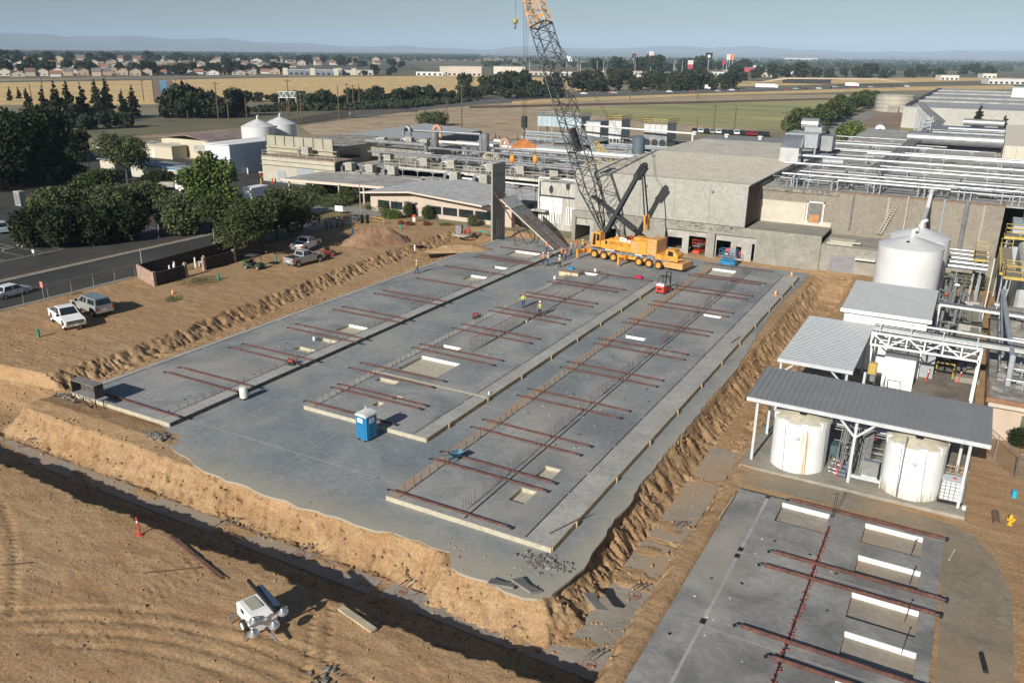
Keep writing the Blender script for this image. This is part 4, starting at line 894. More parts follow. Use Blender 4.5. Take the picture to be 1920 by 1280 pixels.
# light tower
LT0 = thing('light_tower', 'white towable light tower with folded mast and round lamps on the near dirt lot', 'light tower', (-28.9,25.2,.02), R(-42)); 
LT0.rotation_euler = (0,0,R(-20)); LT0.scale = (.9,.9,.9)
a = MB(); a.xsec([(-1.15,.45),(1.15,.45),(1.15,1.0),(.8,1.45),(-.8,1.5),(-1.15,1.2)], -.72, .72); a.build('cabinet', WHITEP, LT0)
a = MB(); a.box((-.7,-.5,1.49),(.5,.2,1.53)); a.build('top_panel', mat('khaki_panel',(.38,.38,.30),.6,.1), LT0)
a = MB(); a.box((-.55,-.728,.95),(-.1,-.722,1.2)); a.box((.3,-.728,.7),(.42,-.722,.82)); a.build('decal', BLKPL, LT0)
text('ALLMAND', WHITEP, LT0, (-.32,-.732,1.08), (R(90),0,0), .1) if 0 else None
a = MB(); a.bar((-2.0,.45,1.75),(1.6,.45,1.6),.16,.2); a.bar((-1.1,.55,1.62),(1.5,.55,1.5),.1,.12); a.build('mast', BLKPL, LT0)
a = MB(); a.box((-1.2,.5,1.3),(1.2,.95,1.7)); a.build('cable_tray', mat('navy_panel',(.05,.08,.13),.5,.15), LT0)
a = MB(); a.bar((1.5,-1.1,1.25),(1.5,1.2,1.55),.09); a.bar((1.45,-.9,1.1),(1.45,1.0,1.4),.05); a.bar((1.3,.2,.9),(1.5,.2,1.5),.1); a.build('lamp_bar', CHROME, LT0)
for (x,y,z) in ((1.75,-1.0,.95),(1.95,.15,1.05),(1.1,-.62,1.2),(1.55,.9,1.35)):
    b = MB(); b.lathe((0,0,0),[(.03,.34),(.10,.30),(.16,.18),(.30,.06),(.32,0),(.28,.02),(.001,.10)],16); o_ = b.build('lamp', CHROME, LT0, smooth=True); o_.location = (x,y,z); o_.rotation_euler = (R(14),R(14),0)
for s_ in (-1,1): wheel(LT0, (0,s_*.85,.36), .36, .22, WHITEP, out=s_)
a = MB(); a.bar((1.1,0,.5),(2.6,0,.45),.1); a.bar((-1.1,-1.25,.4),(-1.1,1.25,.4),.08); a.bar((.9,-1.25,.4),(.9,1.25,.4),.08); a.tube((-1.1,-1.25,0),(-1.1,-1.25,.6),.04,6); a.tube((.9,-1.25,0),(.9,-1.25,.6),.04,6); a.build('drawbar_and_jacks', GREYST, LT0)
# wheelbarrow, wood beam, timber stack etc.
def barrow(loc, rz, label):
    t = thing('wheelbarrow', label, 'wheelbarrow', loc, rz); a = MB()
    lo = [(-.3,-.2),(.35,-.2),(.35,.2),(-.3,.2)]; hi = [(-.5,-.36),(.6,-.36),(.6,.36),(-.5,.36)]
    a.add([(x,y,.35) for x,y in lo]+[(x,y,.68) for x,y in hi], [(0,1,2,3),(0,1,5,4),(1,2,6,5),(2,3,7,6),(3,0,4,7)]); a.build('tray', mat('barrow_tray',(.10,.22,.30),.6,.2), t)
    a = MB(); [a.bar((.75,s_*.12,.25),(-1.0,s_*.32,.6),.05) for s_ in (-1,1)]; [a.bar((-.3,s_*.25,.4),(-.35,s_*.27,0),.04) for s_ in (-1,1)]; a.build('frame', mat('barrow_blue',(.03,.13,.28),.5,.1), t)
    wheel(t, (.78,0,.2), .2, .1, CHROME); return t
barrow((-30.0,46.0,0), R(70), 'blue wheelbarrow with grey cement in it at the near end of the right-hand panel')
a = MB(); a.bar((-1.45,0,.14),(1.45,0,.14),.4,.12); a.bar((-1.4,0,.04),(1.4,0,.04),.25,.1); one(a, 'timber_plank', mat('pale_timber',(.45,.38,.26),.8,.12,2), 'pale wooden beam lying on the dirt beside the black shadowed trench', 'beam').location = (-24.6,28.0,.03); sc.collection.objects[-1].rotation_euler = (0,R(-2),R(-14))
p = G(1068,518,FZ); TS = thing('timber_pallet', 'cream crate of timber by the far end of the middle panel', 'crate', tuple(p), R(3)); a = MB(); a.box((-1.3,-.7,.1),(1.5,.7,.7)); a.build('crate', mat('crate_cream',(.55,.47,.30),.8,.1), TS); a = MB(); [a.box((-1.3,-.68+.24*k,.7),(1.5,-.5+.24*k,.78)) for k in range(6)]; a.build('boards', mat('old_boards',(.25,.21,.16),.85,.2), TS)
def bit(mb, name, m, label, cat, px, py, z=0., rz=0, group=None, smooth=False):
    o_ = mb.build(name, m, None, smooth); o_.location = G(px, py, z); o_.rotation_euler = (0,0,rz); return setp(o_, label, cat, group)
def canister(r=.16, h=.42, n=12): return MB().lathe((0,0,0), [(.001,0),(r*.9,0),(r,h*.9),(r*1.05,h*.92),(r*1.05,h),(.001,h)], n)
bit(canister(), 'bucket', WHITEP, 'white bucket on the dark tool pile at the far end of the middle panel', 'bucket', 1116, 509)
bit(canister(), 'bucket', WHITEP, 'white bucket in front of the cream timber crate', 'bucket', 1040, 523)
bit(canister(.14,.4), 'bucket', WHITEP, 'white bucket by the two small openings of the left panel', 'bucket', 589, 638)
bit(canister(.1,.2), 'bucket', WHITEP, 'small white cup on the middle panel by its cross strip', 'bucket', 917, 738)
a = MB(); a.bbox((-.45,-.25,0),(.45,.25,.35),.04); bit(a, 'tool_box', LB, 'blue toolbox beside the timber crate', 'toolbox', 1070, 505, FZ)
a = MB(); a.bbox((-.5,-.3,0),(.5,.3,.4),.04); bit(a, 'tool_box', mat('crimson_box',(.45,.02,.08),.5,.1), 'crimson toolbox at the far right end of the middle panel', 'toolbox', 1197, 522, FZ)
def genset(px, py, label, z=FZ):
    t = thing('generator', label, 'generator', tuple(G(px,py,z)), R(20)); a = MB(); [a.tube((x0,y0,.05),(x1,y1,.05),.03,5) for x0,y0,x1,y1 in ((-.4,-.3,.4,-.3),(-.4,.3,.4,.3))]; [a.tube((x,y,.0),(x,y,.6),.03,5) for x in (-.4,.4) for y in (-.3,.3)]; [a.tube((-.4,y,.6),(.4,y,.6),.03,5) for y in (-.3,.3)]; a.build('frame', BLKPL, t)
    a = MB(); a.bbox((-.32,-.22,.08),(.3,.22,.4),.03); a.build('engine', BLKPL, t); a = MB(); a.bbox((-.3,-.2,.4),(.2,.2,.58),.04); a.build('tank', REDP, t); return t
genset(893,597,'small red and black generator on the floor left of the middle panel'); genset(547,684,'small dark pump straddling the edge strip of the left panel',0)
def cone(px, py, label, z=0.2, g=None):
    a = MB(); a.box((-.19,-.19,0),(.19,.19,.04)); a.lathe((0,0,.04),[(.14,0),(.03,.66),(.001,.67)],12); a.cur = 1; a.lathe((0,0,.04),[(.115,.14),(.08,.38),(.078,.38)],12); return bit(a, 'traffic_cone', [ORANGE, WHITEP], label, 'traffic cone', px, py, z, 0, g)
cone(324,551,'orange cone on the dirt beside the enclosure wall'); cone(1484,517,'farther orange cone on the right-hand panel edge strip',0,'cones on the right panel edge'); cone(1454,553,'nearer orange cone on the right-hand panel edge strip',0,'cones on the right panel edge')
def delin(px, py, label, z=0, h=1.05, lean=0, m=None):
    a = MB(); a.lathe((0,0,0),[(.2,0),(.2,.06),(.06,.09),(.05,h),(.03,h+.06),(.001,h+.06)],10); a.cur = 1; a.lathe((0,0,0),[(.062,h*.75),(.061,h*.86)],10); o_ = bit(a, 'delineator_post', [m or mat('post_red',(.62,.07,.04),.6,.08), WHITEP], label, 'marker post', px, py, z); o_.rotation_euler = (0,R(lean),0)
delin(262,1003,'tall orange-red marker post beside the dark near trench',.0,1.2,-4); 
delin(669,439,'red and white marker post left of the reddish dirt pile',.1,1.3)
for px, py, lab in ((73,632,'green marker stub on dirt in front of the white pickup'),(410,525,'teal pipe stub in the grass by the gate of the enclosure'),(518,491,'teal pipe stub between utility cart and silver pickup'),(752,430,'green stub pipe on dirt in front of the office entrance')):
    a = MB(); a.tube((0,0,0),(0,0,.85),.15,10); bit(a, 'pipe_stub', mat('teal_pipe',(.03,.27,.18),.5,.08), lab, 'pipe stub', px, py, .2)
a = MB(); a.tube((0,0,0),(0,0,.9),.12,10); bit(a, 'pipe_stub', WHITEP, 'white pipe stub standing above the far dirt bank', 'pipe stub', 778, 470, .2)
a = MB(); a.tube((0,0,0),(0,0,1.2),.22,10); bit(a, 'pipe_stub', mat('blue_barrel',(.03,.12,.22),.5,.1), 'dark blue barrel left of the dirt pile', 'barrel', 661, 441, .1)
a = MB(); a.tube((0,0,0),(0,0,.55),.17,12); bit(a, 'pipe_stub', mat('sky_blue_pipe',(.04,.38,.55),.5,.05), 'sky-blue pipe stub on the dirt near the right photo edge', 'pipe stub', 1901, 932)
HY_ = thing('fire_hydrant', 'yellow fire hydrant on the dirt near the right edge', 'hydrant', tuple(G(1893,983,-.1)), R(20)); HY_.scale = (.85,)*3; YH = mat('hydrant_yellow',(.72,.42,.02),.5,.08)
a = MB(); a.lathe((0,0,0),[(.2,0),(.2,.06),(.13,.08),(.12,.6),(.17,.62),(.17,.68),(.14,.72),(.08,.84),(.04,.86),(.04,.92),(.001,.92)],14); a.build('barrel', YH, HY_, smooth=True)
for d_ in ((.28,0),(-.28,0),(0,-.3)): b = MB(); b.tube((0,0,.45),(d_[0],d_[1],.45),.075,10); b.tube((d_[0]*.8,d_[1]*.8,.45),(d_[0]*1.05,d_[1]*1.05,.45),.1,6); b.build('outlet', YH, HY_)
a = MB(); a.tube((0,0,.1),(1.7,-.2,.12),.22,12); bit(a, 'log', mat('log_brown',(.16,.11,.075),.9,.2), 'grey-brown log lying near the hydrant', 'log', 1868, 985, -.1, R(100)); a = MB(); a.tube((0,0,.1),(1.3,0,.12),.13,8); bit(a, 'charred_post', BLKPL, 'short black post lying on the gravel in the lower right corner', 'post', 1848, 1262, -.1, R(100))
# reinforcing bars and sticks lying on the near lot
a = MB(); r_ = random.Random(4)
for k in range(12): a.tube((-2.9+r_.uniform(-.5,.5),r_.uniform(-.16,.16)+k*.012,.05+.02*k*.3),(2.9+r_.uniform(-.6,.6),r_.uniform(-.16,.16),.05),.02,4)
bit(a, 'rebar_bundle', REBAR, 'long loose bundle of thin bars lying on the near dirt lot', 'rebar bundle', 365, 1043, .06, R(-13))
for px, py, L_, rz, lab in ((320,1070,3.0,40,'single dark bar lying on the near dirt lot below the bar bundle'),(30,1058,1.5,40,'short dark stick at the left edge of the near dirt lot')):
    a = MB(); a.bar((-L_/2,0,.05),(L_/2,0,.05),.06); bit(a, 'steel_bar', REBAR, lab, 'bar', px, py, .03, R(rz))
for px, py, L_, rz, lab, m_ in ((1363,950,3.4,88,'pale wooden batten along the left edge of the dark panel',PALEWOOD),(1358,1100,4.2,80,'thin brown batten on soil left of the dark panel',TANWOOD),(1785,1040,1.5,80,'thin pale lath on the gravel right of the dark panel',PALEWOOD)):
    a = MB(); a.bar((-L_/2,0,.03),(L_/2,0,.03),.07); bit(a, 'batten', m_, lab, 'batten', px, py, -.08, R(rz))
a = MB(); a.bar((-1.8,0,.05),(1.8,0,.05),.05); bit(a, 'steel_bar', REBAR, 'thin bar lying along the right-hand panel edge band near the corner', 'bar', 1068, 982, .0, R(71))
a = MB(); a.bar((-1.2,0,.05),(1.2,0,.05),.07); bit(a, 'steel_bar', STEELD, 'dark bar on the farther edge band of the right-hand panel', 'bar', 1379, 638, .0, R(84))
# concrete rubble
CONR = mat('rubble_grey', (.22,.205,.175), .9, .15, 3)
def rubble(px, py, z, n, sp, seed, label):
    r_ = random.Random(seed); a = MB()
    for k in range(n):
        c = Vector((r_.gauss(0,sp[0]), r_.gauss(0,sp[1]), r_.uniform(0,.08))); s_ = r_.uniform(.03,.12)
        vs = [(c.x+x*s_*r_.uniform(.6,1.4), c.y+y*s_*r_.uniform(.6,1.4), c.z+zz*s_*r_.uniform(.4,1)) for x in (-1,1) for y in (-1,1) for zz in (-.5,1)]
        a.add(vs, [(0,1,3,2),(4,6,7,5),(0,4,5,1),(2,3,7,6),(0,2,6,4),(1,5,7,3)])
    setp(bit(a, 'rubble', CONR, label, 'rubble', px, py, z), kind='stuff')
rubble(1020,1057,FZ,150,(.75,.4),1,'spread of broken grey concrete at the slab corner'); rubble(295,818,-.2,90,(.6,.3),2,'heap of grey concrete lumps left of the bare floor'); rubble(610,1265,0,26,(.5,.5),3,'black and grey lumps at the bottom of the near lot'); rubble(120,745,-.2,40,(.8,.3),5,'grey-green scraps left of the slab')
# broken slab plates
for px, py, rz, lab in ((940,1095,25,'broken concrete plate with a black edge near the slab corner'),(985,1098,-10,'tilted broken concrete plate beside the slab corner rim'),(1115,1128,-30,'slanted grey slab plate lying on the bank right of the corner')):
    a = MB(); a.prism([(-.8,-.35),(.7,-.45),(1.0,.3),(.1,.15),(-.6,.45)], 0, .14); o_ = bit(a, 'broken_slab', CONR, lab, 'concrete plate', px, py, -.2 if px < 1100 else -1.0); o_.rotation_euler = (R(-12),R(6),R(rz))
# footing anchors: stubs and sprayed marks
SPRAY = mat('red_spray', (.27,.13,.11), .9, .3, 6)
for k, (px, py) in enumerate(((425,988),(560,1038),(752,1108),(922,1178),(1105,1245),(1190,1115),(1268,995),(45,835))):
    t = thing('footing_anchor', 'steel anchors with red sprayed ring on the trench footing, %s' % ['left of the middle','by the deep gully','below the slab notch','under the slab corner','in the near right corner','right side, nearest','right side, farther','at the far left'][k], 'anchor', tuple(G(px,py,-2.19)), 0, 'anchors on the trench footing')
    a = MB(); a.lathe((0,0,0),[(.42,.012),(.36,.016)],14); a.box((-.15,-.2,.005),(.35,.1,.012)); a.build('spray_mark', SPRAY, t)
    for (x,y,dx,dy) in ((-.5,.3,.4,.3),(-.2,.45,.35,.35),(.1,.5,.35,.35),(.9,.1,.3,.3)):
        b = MB(); b.tube((x,y,0),(x+dx,y+dy,.35),.025,5); b.tube((x+dx,y+dy,.33),(x+dx*1.1,y+dy*1.1,.4),.06,6); b.build('anchor_bar', STEELD, t)
# pairs of tall pins at the tank pad and at the openings of the dark panel
for k, (px, py, h) in enumerate(((1558,970,1.9),(1708,1040,1.),(1705,1095,1.),(1696,1165,1.1),(1690,1225,1.1))):
    t = thing('stake_pin', 'thin upright steel pin with red cap %s' % ['behind the dark panel by the tank pad','at the second opening of the dark panel','at the third opening of the dark panel','at the fourth opening of the dark panel','at the fifth opening of the dark panel'][k], 'pin', tuple(G(px,py,0)))
    for dx in ((0,.12) if k == 0 else (0,)):
        b = MB(); b.tube((dx,0,0),(dx+.1,.1,h),.022,5); b.build('pin', STEELD, t)
    b = MB(); b.ball((.1,.1,h),.06,8,5); b.build('cap', REDCAP if k == 0 else STEELD, t)
# dirt piles
def pile(px, py, z, rx, ry, h, rz, m, label, seed, name='dirt_pile', cat='dirt pile'):
    g = np.linspace(-1.15,1.15,90); X, Y = np.meshgrid(g, g); r = np.sqrt(X**2+Y**2); ridge = np.clip(1-r,0,1)
    ridge2 = np.clip(1-np.sqrt(np.clip(np.abs(X)-.3,0,9)**2*1.9+Y**2),0,1); Z = np.maximum(ridge2*.95, ridge*.6)*h; Z = Z+(fbm(X*4+seed,Y*4,4,seed)-.47)*.5*(Z > .02)*np.clip(Z,0,1)+(fbm(X*14,Y*3,3,seed)-.45)*.28*np.clip(Z,0,1); Z = np.where(Z < .02, -.15, Z)
    nx = len(g); co = np.stack([X*rx, Y*ry, Z], -1).reshape(-1,3); i = np.arange((nx-1)**2); rr2 = i//(nx-1); c = i % (nx-1); a0 = rr2*nx+c
    o_ = np_mesh(name, co, np.stack([a0,a0+1,a0+1+nx,a0+nx],-1), m); o_.location = G(px,py,z); o_.rotation_euler = (0,0,R(rz)); return setp(o_, label, cat)
REDSOIL = mat('red_brown_soil', (.165,.088,.048), .95, .25, .6, bump=.08, bscale=4, col2=(.34,.21,.13), coord='World')
pile(704,455,.1,5.7,3.2,2.7,52,REDSOIL,'large red-brown dirt pile on the left lot before the office',4)
bpy.data.objects['dirt_pile'].location.z = .1
pile(860,468,.1,5,1.4,.8,40,SOIL,'low tan spoil ridge before the standing panel',8); pile(985,420,.1,4,2.,1.0,20,SOIL,'tan dirt mound behind the lifted panel',9); pile(1105,470,-.35,1.6,1.3,1.4,0,SOIL,'tan dirt heap in the left-hand bay door',10)
# ================================================================ big halls and the right-hand yard
TILT = concrete('tilt_wall_concrete', (.34,.335,.295), (.38,.375,.335), ((.31,.30,.26), .6, .9), .12)
OLDC = concrete('old_concrete', (.25,.24,.20), (.32,.305,.26), ((.19,.175,.14), .6, .85), .35, .02)
TANW = concrete('tan_wall', (.24,.215,.172), (.275,.245,.197), ((.31,.29,.25), .7, .9), .18)
CREAM = mat('cream_wall', (.52,.48,.39), .85, .06, .8)
WHITEW = mat('white_wall', (.70,.70,.67), .7, .05, 1)
BROWNM = mat('brown_metal', (.13,.075,.055), .7, .25, 1, stretch=(1,3,.4))
ROOFT = mat('tan_roof', (.56,.52,.43), .8, .1, .25, band=('X',1.0,.05), vscale=2)
ROOFG = mat('grey_flat_roof', (.37,.36,.33), .9, .16, .25, vscale=1.5)
ROOFD = mat('stained_flat_roof', (.31,.285,.245), .95, .3, .3, vscale=1.2)
PIPEL = mat('aluminium_clad_pipe', (.46,.47,.47), .4, .1, .6, metal=.3)
SILV = mat('galvanised_pipe', (.32,.33,.34), .45, .12, .7, metal=.55)
SILVD = mat('dull_grey_pipe', (.27,.28,.28), .5, .15, .7, metal=.4)
PIPEW = mat('white_pipe', (.66,.66,.65), .4, .05, .6)
STG = mat('painted_steel_grey', (.33,.36,.38), .5, .1)
YRAIL = mat('yellow_rail', (.50,.37,.09), .55, .12)
CRAIL = mat('cream_rail', (.50,.46,.34), .6, .1)
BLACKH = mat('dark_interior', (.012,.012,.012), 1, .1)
def wallholes(mb, x0, x1, y, z0, z1, holes, th=.3):
    """wall in the xz plane at y (front face), th deep, with rectangular holes"""
    xb = sorted({x0, x1, *[h[0] for h in holes], *[h[2] for h in holes]}); zb = sorted({z0, z1, *[h[1] for h in holes], *[h[3] for h in holes]})
    for a, b in zip(xb[:-1], xb[1:]):
        run = None
        for c, d in zip(zb[:-1], zb[1:]):
            if any(h[0] < (a+b)/2 < h[2] and h[1] < (c+d)/2 < h[3] for h in holes):
                if run: mb.box((a,y,run[0]),(b,y+th,run[1])); run = None
                continue
            run = (run[0], d) if run else (c, d)
        if run: mb.box((a,y,run[0]),(b,y+th,run[1]))
    return mb
# --- main hall being extended
H1 = thing('main_hall', 'tall pale concrete hall behind the crane with dock openings and a ribbed tan roof', 'building', (-42,121,FZ))
mb = MB(); mb.box((-55.4,120.85,4.85),(-28.1,121.2,10.9)); mb.box((-55.4,121.2,-.35),(-55.1,190,10.6)); mb.box((-28.4,128.5,FZ),(-28.1,190,10.3)); mb.build('upper_wall', TILT, H1, world=True)
mb = MB(); mb.box((-28.38,121.2,4.9),(-28.12,128.5,10.6)); 
for k in range(9): mb.box((-28.12,121.4+k*.8,4.9),(-28.06,121.55+k*.8,10.6))
mb.build('brown_end_wall', BROWNM, H1, world=True)
holes = [(-55.0,FZ,-51.9,3.65),(-50.2,FZ,-47.5,3.6),(-39.9,FZ,-33.4,3.55),(-32.2,FZ,-26.15,3.5)]
mb = wallholes(MB(), -55.6, -17.2, 120.5, FZ, 4.8, holes, .35); mb.build('dock_wall', OLDC, H1, world=True)
inner = [(-54.9,FZ,-52.5,2.5),(-49.9,FZ,-48,2.5),(-39.5,.6,-37.2,2.3),(-36.2,FZ,-33.55,2.75),(-31.95,FZ,-29.8,2.6),(-29.0,.2,-28.2,1.95),(-26.7,FZ,-26.3,2.6)]
PALEC = concrete('pale_dock_concrete', (.34,.33,.30), (.42,.40,.36), None, .5)
for k, h in enumerate(holes):
    mb = wallholes(MB(), h[0]+.12, h[2]-.02, 120.72, FZ, h[3]-.14, [i for i in inner if h[0] <= i[0] and i[2] <= h[2]], .3); mb.build('bay_infill', PALEC, H1, world=True)
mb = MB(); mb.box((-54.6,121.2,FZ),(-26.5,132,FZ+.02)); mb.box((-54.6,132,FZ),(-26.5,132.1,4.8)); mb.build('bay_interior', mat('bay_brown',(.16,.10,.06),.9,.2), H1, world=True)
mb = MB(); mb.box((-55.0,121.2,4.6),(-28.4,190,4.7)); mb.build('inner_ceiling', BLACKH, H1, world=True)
mb = MB(); mb.prism([(-55.5,120.95),(-28.0,120.95),(-28.0,189),(-55.5,189)], lambda x,y: 10.75-.004*(y-121), lambda x,y: 10.95+(y-121)*-.004)
mb.build('roof', ROOFT, H1, world=True)
mb = MB()
for k in range(17): mb.box((-55.3+k*.5,122+k*0,11.0),(-55.2+k*.5,122.1,11.02)) if 0 else None
for k in range(26): y_ = 123.5+k*1.35; mb.box((-55.4,y_,10.955-.004*(y_-121)),(-28.1,y_+.12,11.03-.004*(y_-121)))
mb.build('roof_ribs', mat('roof_rib',(.36,.335,.285),.8,.1), H1, world=True)
mb = MB(); [mb.box((x,120.84,5.0),(x+.06,120.86,10.8)) for x in (-49.9,-44.4,-39,-33.6)]; mb.build('wall_joints', mat('joint_grey',(.22,.215,.19),.9,.1), H1, world=True)
for x in (-43.5,-33.2): mb = MB(); mb.ball((x,120.8,9.6),.24,8,6); mb.build('flood_light', GREYST, H1, world=True)
text('8', STEELD, H1, (-53.2,120.70,3.05), (R(90),0,0), .55, 'bay_number', world=True)
mb = MB()
for k in range(90): x = -28.5-rnd.random()*17; mb.cb((x,120.46,3.9+rnd.random()*.9),(rnd.uniform(.1,.5),.06,rnd.uniform(.03,.12)))
setp(mb.build('broken_ledge', mat('broken_edge',(.20,.19,.16),.95,.2), H1, world=True), kind='stuff')
# --- low wing right of the main hall
LW = thing('low_wing', 'low old concrete wing with a grey metal door between main hall and white tanks', 'building', (-13,122,FZ))
mb = MB(); mb.box((-17.2,120.9,FZ),(-9.5,121.2,3.6)); mb.box((-9.8,121.2,FZ),(-9.5,129,3.6)); mb.build('wall', OLDC, LW, world=True)
mb = MB(); mb.box((-15.8,120.84,.1),(-12.6,120.9,2.3)); mb.build('metal_door', mat('door_grey',(.22,.22,.24),.6,.1), LW, world=True)
mb = MB(); mb.box((-28.0,121.0,4.4),(-17.25,129.0,4.62)); mb.box((-17.2,121.25,3.62),(-9.5,129,3.75)); mb.build('roof', OLDC, LW, world=True)
mb = MB(); mb.box((-16.6,121.4,3.76),(-13.2,125,3.95)); mb.box((-16.2,122,3.96),(-12.2,123,4.1)); mb.build('tarpaulin', CREAM, LW, world=True)
mb = MB(); mb.box((-12.5,120.0,2.2),(-9.9,121.6,2.35)); mb.build('lean_to_roof', WHITEW, LW, world=True)
# --- long tan hall
H2 = thing('tan_hall', 'long tan hall right of the main hall, its flat roof covered with pipes', 'building', (-10,140,FZ))
mb = MB(); mb.box((-28.05,129.05,FZ),(4.3,129.4,9.85)); mb.box((4.0,129.4,FZ),(4.3,250,9.8)); mb.build('front_wall', TANW, H2, world=True)
mb = MB(); mb.box((-28.02,128.9,4.62),(-21.2,129.04,7.9)); mb.box((-21.2,128.9,4.62),(-17.4,129.04,5.3)); mb.build('cream_panel', CREAM, H2, world=True)
mb = MB(); mb.box((-21.1,128.82,4.7),(-20.9,129.0,8.2)); mb.box((-18.8,128.82,4.7),(-18.6,129.0,8.2)); mb.box((-21.1,128.82,8.0),(-18.6,129,8.2)); mb.build('door_frame', WHITEW, H2, world=True)
mb = MB(); mb.box((-20.7,128.86,5.1),(-19.1,128.98,7.8)); mb.build('doorway', mat('doorway_grey',(.2,.19,.17),.8,.2), H2, world=True); mb = MB(); mb.box((-20.6,128.80,5.15),(-19.2,128.87,6.3)); mb.build('plywood', mat('orange_ply',(.45,.22,.09),.8,.15), H2, world=True)
mb = MB(); mb.box((-28,128.85,9.3),(-16.8,129.03,9.85)); mb.build('broken_band', mat('mottled_band',(.33,.31,.26),.9,.4,2,col2=(.08,.07,.06)), H2, world=True)
mb = MB(); mb.box((-16.8,128.98,9.78),(4.35,129.5,9.95)); mb.build('coping', mat('brown_coping',(.24,.15,.10),.8,.15), H2, world=True)
mb = MB(); mb.box((-28.0,129.5,9.6),(40,255,9.78)); mb.build('roof', ROOFG, H2, world=True)
mb = MB(); [mb.box((x,129.0,4.7),(x+.25,129.045,9.7)) for x in (-10.2,-3.0,1.8)]; mb.build('wall_joint', mat('light_joint',(.36,.34,.29),.9,.08), H2, world=True)
# roof patches, curbs: low steps
mb = MB(); r_ = random.Random(12)
for k in range(70): x = r_.uniform(-27,30); y = r_.uniform(133,245); mb.cb((x,y,9.78),(r_.uniform(.4,5),r_.uniform(.2,1.6),r_.uniform(.02,.3)))
setp(mb.build('roof_curbs', ROOFD, H2, world=True), kind='stuff')
# --- roof pipes of the tan hall
def pipe(label, pts, r, m, group=None, sup=None, name='roof_pipe', z0=9.8, n=8, cat='pipe'):
    t = thing(name, label, cat, tuple(pts[0]), 0, group)
    MB().path(pts, r, n).build('pipe', m, t, world=True, smooth=True)
    if sup:
        a = MB()
        for p, q in zip(pts[:-1], pts[1:]):
            L_ = math.dist(p, q); k = sup/2
            while k < L_:
                x, y, z = [p[i]+(q[i]-p[i])*k/L_ for i in range(3)]; zz = z0(x, y) if callable(z0) else z0
                if z-zz > .1: a.bar((x,y,zz),(x,y,z-r),.12,.1); a.bar((x-.5,y,z-r-.06),(x+.5,y,z-r-.06),.1)
                k += sup
        if a.v: a.build('supports', STG, t, world=True)
    return t
YS = [('bright thick pipe',130.6,11.3,.30,SILV,-17.5,-2.6),('thin silver pipe',131.6,11.0,.14,SILV,-26,12),('white pipe',132.8,11.5,.22,PIPEW,-26,16),('dull pipe',134.2,10.9,.16,SILVD,-25,20),('bright pipe',136.0,11.6,.24,SILV,-24,22),('long white pipe on frames',143.5,11.9,.26,PIPEW,-28,25),('thin pipe',146.5,10.7,.10,SILV,-24,28),('silver pipe',151.8,11.4,.22,SILV,-14,30),('thick white pipe',157.5,11.7,.30,PIPEW,-28,30),('dull grey pipe',160,11.2,.2,SILVD,-27,32),('pair of white pipes, nearer',167.6,11.8,.26,PIPEW,-18,34),('pair of white pipes, farther',170,11.8,.22,SILV,-30,34),('silver pipe',176.5,11.4,.24,SILV,-29,20),('bright pipe',184.0,11.8,.28,PIPEW,-31,-8),('pipe',190,11.2,.22,SILV,-31,0),('grey pipe',196,11.2,.25,SILVD,-33,-6),('pipe',203,11.6,.22,SILV,-30,-12)]
for k, (nm, y, z, r, m, xa, xb) in enumerate(YS):
    tilt = .035
    r *= .72; m = PIPEL if m is PIPEW else m
    pts = [(xa,y,z),(xb,y-tilt*(xb-xa),z)]
    if k % 3 == 1: pts = [(xa,y,9.9)]+pts
    if k == 5: pts = pts+[(xb,y-3,9.9)]
    pipe('%s across the tan hall roof, %s row from its front' % (nm, ordw(k+1)), pts, r, m, 'pipes across the tan hall roof', 8.5)
for k in range(14):   # pipe frames along the front edge
    x = -24+k*2.9; a = MB(); 
    for dx in (0,.8): a.bar((x+dx,130.2,9.8),(x+dx,130.2,11.2),.14); a.bar((x+dx,136.3,9.8),(x+dx,136.3,11.2),.14)
    for z in (10.5,11.15): a.bar((x,130.2,z),(x,136.3,z),.12); a.bar((x+.8,130.2,z),(x+.8,136.3,z),.12)
    if k % 2 == 0: one(a, 'pipe_rack', STG, 'steel pipe rack on the tan hall roof front, the %s from left' % ordw(k+1), 'pipe rack', 'pipe racks on the tan hall roof', org=(x,130.2,9.8))
r_ = random.Random(71)
for k in range(46):
    x = r_.uniform(-27,16); y = r_.uniform(130.5,200) if k % 2 else r_.uniform(130.5,140); d_ = r_.random() < .45; L_ = r_.uniform(2,11); z = r_.uniform(10.2,11.6); q = (x,y+L_,z) if d_ else (x+L_,y-.2,z)
    pipe('short %s pipe loop on the %s part of the tan hall roof' % ('front-to-back' if d_ else 'sideways', ['left front','right front','left rear','right rear'][(x > -6)+2*(y > 150)]), [(x,y,9.8),(x,y,z),q,(q[0],q[1],9.8)], r_.uniform(.07,.17), r_.choice((SILV,SILVD,STG,PIPEL)), 'short pipe loops on the tan hall roof', None, 'pipe_loop', n=6)
